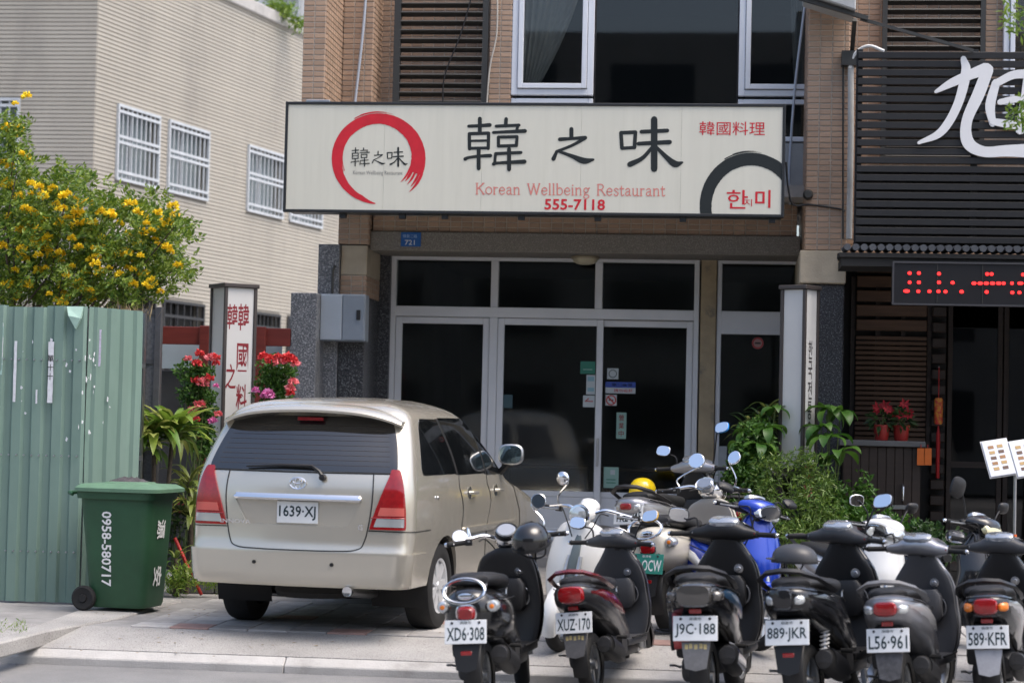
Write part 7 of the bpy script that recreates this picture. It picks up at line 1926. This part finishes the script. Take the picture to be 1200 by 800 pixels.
sticker(722,483,733,514,'narrow vertical white sticker with dark red characters on the door',S_p,[('t',0.5,0.8,0.055,0.065,M_dred,'營'),('t',0.5,0.5,0.055,0.065,M_dred,'業'),('t',0.5,0.2,0.055,0.065,M_dred,'中')])
sticker(707,547,724,572,'pale green notice low on the sliding door',S_p,[('r',0.6,0.75,0.05,0.05,S_w),('r',0.5,0.4,0.10,0.01,S_g),('r',0.5,0.25,0.10,0.01,S_g)])
sticker(586,462,600,478,'dim blue sticker on the middle glass panel',mat('sticker_dim',(0.03,0.07,0.085),0.5))
# round no-smoking sticker on the right-hand window
p = at(888,402,YS+0.018)
t = thing('sticker', 'round red no-smoking sticker on the right-hand window', 'sticker', (p.x,YS+0.018,p.z))
MB().lathe([(0.001,YS+0.0155),(0.062,YS+0.0155),(0.062,YS+0.0185)],(p.x,0,p.z),'Y',24).build('sheet', mat('sticker_pink',(0.34,0.20,0.18),0.4), t)
MB().lathe([(0.046,YS+0.0148),(0.062,YS+0.0148)],(p.x,0,p.z),'Y',24)
m = MB(); n = 24
o = [(math.cos(2*math.pi*i/n),math.sin(2*math.pi*i/n)) for i in range(n)]
m.add([(p.x+q[0]*0.06,YS+0.0145,p.z+q[1]*0.06) for q in o]+[(p.x+q[0]*0.045,YS+0.0145,p.z+q[1]*0.045) for q in o],[(i,(i+1)%n,n+(i+1)%n,n+i) for i in range(n)])
m.build('ring', S_r, t)
MB().quad((p.x-0.03,YS+0.0148,p.z-0.008),(p.x+0.03,YS+0.0148,p.z-0.008),(p.x+0.03,YS+0.0148,p.z+0.008),(p.x-0.03,YS+0.0148,p.z+0.008)).build('print', M_ink, t)
# wall box and drain beside the column
p = at(845,545,YS-0.1); tag(MB().box(p.x-0.03,p.x+0.06,YS-0.16,YS-0.035,p.z-0.18,p.z+0.2).build('utility_box', mat('pale_box',(0.30,0.32,0.33),0.5,var=0.1), bevel=0.006), 'slim pale grey utility box at the foot of the tan column', 'utility box')
# hoses, cables
def cable(pts, r_, m_, label, name='cable', cat='cable'):
    return tag(MB().tube(catmull(pts,6), r_, 7).build(name, m_, smooth=60), label, cat)
M_bpipe = mat('pale_blue_pipe',(0.36,0.40,0.46),0.4)
cable([at(430,-20,YM-0.06),at(425,40,YM-0.06),at(416,120,YM-0.06),at(414,135,YM-0.06)],0.016,M_bpipe,'pale blue hose hanging down the tiled pier above the sign',cat='hose')
cable([at(556,-15,YU-0.07),at(540,40,YU-0.07),at(521,90,YU-0.07),at(519,130,YU-0.07)],0.008,M_black,'thin black cable crossing the louver screen')
cable([at(583,-15,YU-0.07),at(582,40,YU-0.07),at(574,80,YU-0.07),at(570,130,YU-0.07)],0.009,mat('cream_cable',(0.45,0.42,0.37),0.5),'cream cable running down beside the louver screen')
cable([at(946,-15,YU-0.1),at(939,40,YU-0.1),at(931,110,YU-0.1),at(925,200,YU-0.1),at(926,240,YU-0.1)],0.014,M_bpipe,'grey hose hanging beside the right upper window',cat='hose')
cable([at(921,190,YP-0.03),at(924,222,YP-0.03),at(930,240,YP-0.03),at(950,240,YP-0.02),at(985,245,YP-0.02),at(990,248,YP-0.03)],0.010,M_black,'black cable looping from the sign to the right pier')
dp = [at(997,75,YP-0.10),at(997,160,YP-0.10),at(995,280,YP-0.10)]
tag(MB().tube(dp,0.030,10).build('drain_pipe', mat('pale_pipe',(0.42,0.42,0.40),0.5,var=0.2,vscale=5), smooth=60), 'pale drain pipe on the right edge of the tiled pier', 'pipe')
cable([at(996,80,YP-0.12),at(1003,62,YP-0.15),at(1018,54,YP-0.2),at(1036,60,YP-0.25)],0.016,M_white,'white cable bundle curling over the top of the drain pipe')
tag(MB().tube([at(988,60,YP-0.05),at(988,280,YP-0.05)],0.010,8).build('conduit', M_louver, smooth=60), 'thin dark conduit beside the pale drain pipe', 'conduit')
p = at(947,228,YP-0.05); tag(MB().lathe([(0.001,-0.03),(0.035,-0.03),(0.05,-0.005),(0.05,0.045)],(p.x,YP-0.055,p.z),'Y',14).build('junction_box', M_louver, smooth=40), 'small round dark junction box on the tiled pier', 'junction box')
# air conditioner on a bracket at the top of the pier
Ya = 19.3
a0 = at(943,-60,Ya); a1 = at(1003,12,Ya)
ac = thing('air_conditioner', 'pale grey air conditioner casing on a dark bracket at the top right pier', 'air conditioner', ((a0.x+a1.x)/2,Ya,a1.z))
MB().add([(a0.x,Ya,a1.z+0.16),(a1.x,Ya,a1.z),(a1.x,19.93,a1.z),(a0.x,19.93,a1.z+0.16),(a0.x,Ya,a0.z),(a1.x,Ya,a0.z),(a1.x,19.93,a0.z),(a0.x,19.93,a0.z)],[(0,3,2,1),(4,5,6,7),(0,1,5,4),(1,2,6,5),(2,3,7,6),(3,0,4,7)]).build('casing', mat('ac_grey',(0.36,0.37,0.37),0.5,var=0.15,vscale=4), ac, bevel=0.012)
MB().bar((a0.x-0.05,Ya+0.1,a1.z+0.14),(a1.x+0.12,Ya+0.1,a1.z-0.06),0.05,0.04).build('bracket', M_louver, ac)
MB().bar((a1.x,Ya+0.2,a1.z-0.05),(a1.x,19.99,a1.z-0.32),0.04,0.04).build('strut', M_louver, ac)
MB().box(a1.x-0.10,a1.x+0.08,19.85,19.985,a1.z-0.42,a1.z-0.28).build('strut_foot', M_louver, ac)
tag(MB().bar((a1.x+0.05,19.42,a1.z-0.06),(a1.x+1.1,19.42,a1.z-0.36),0.03,0.03).build('brace_rod', M_louver), 'dark brace rod slanting from the bracket to the slat screen', 'rod')
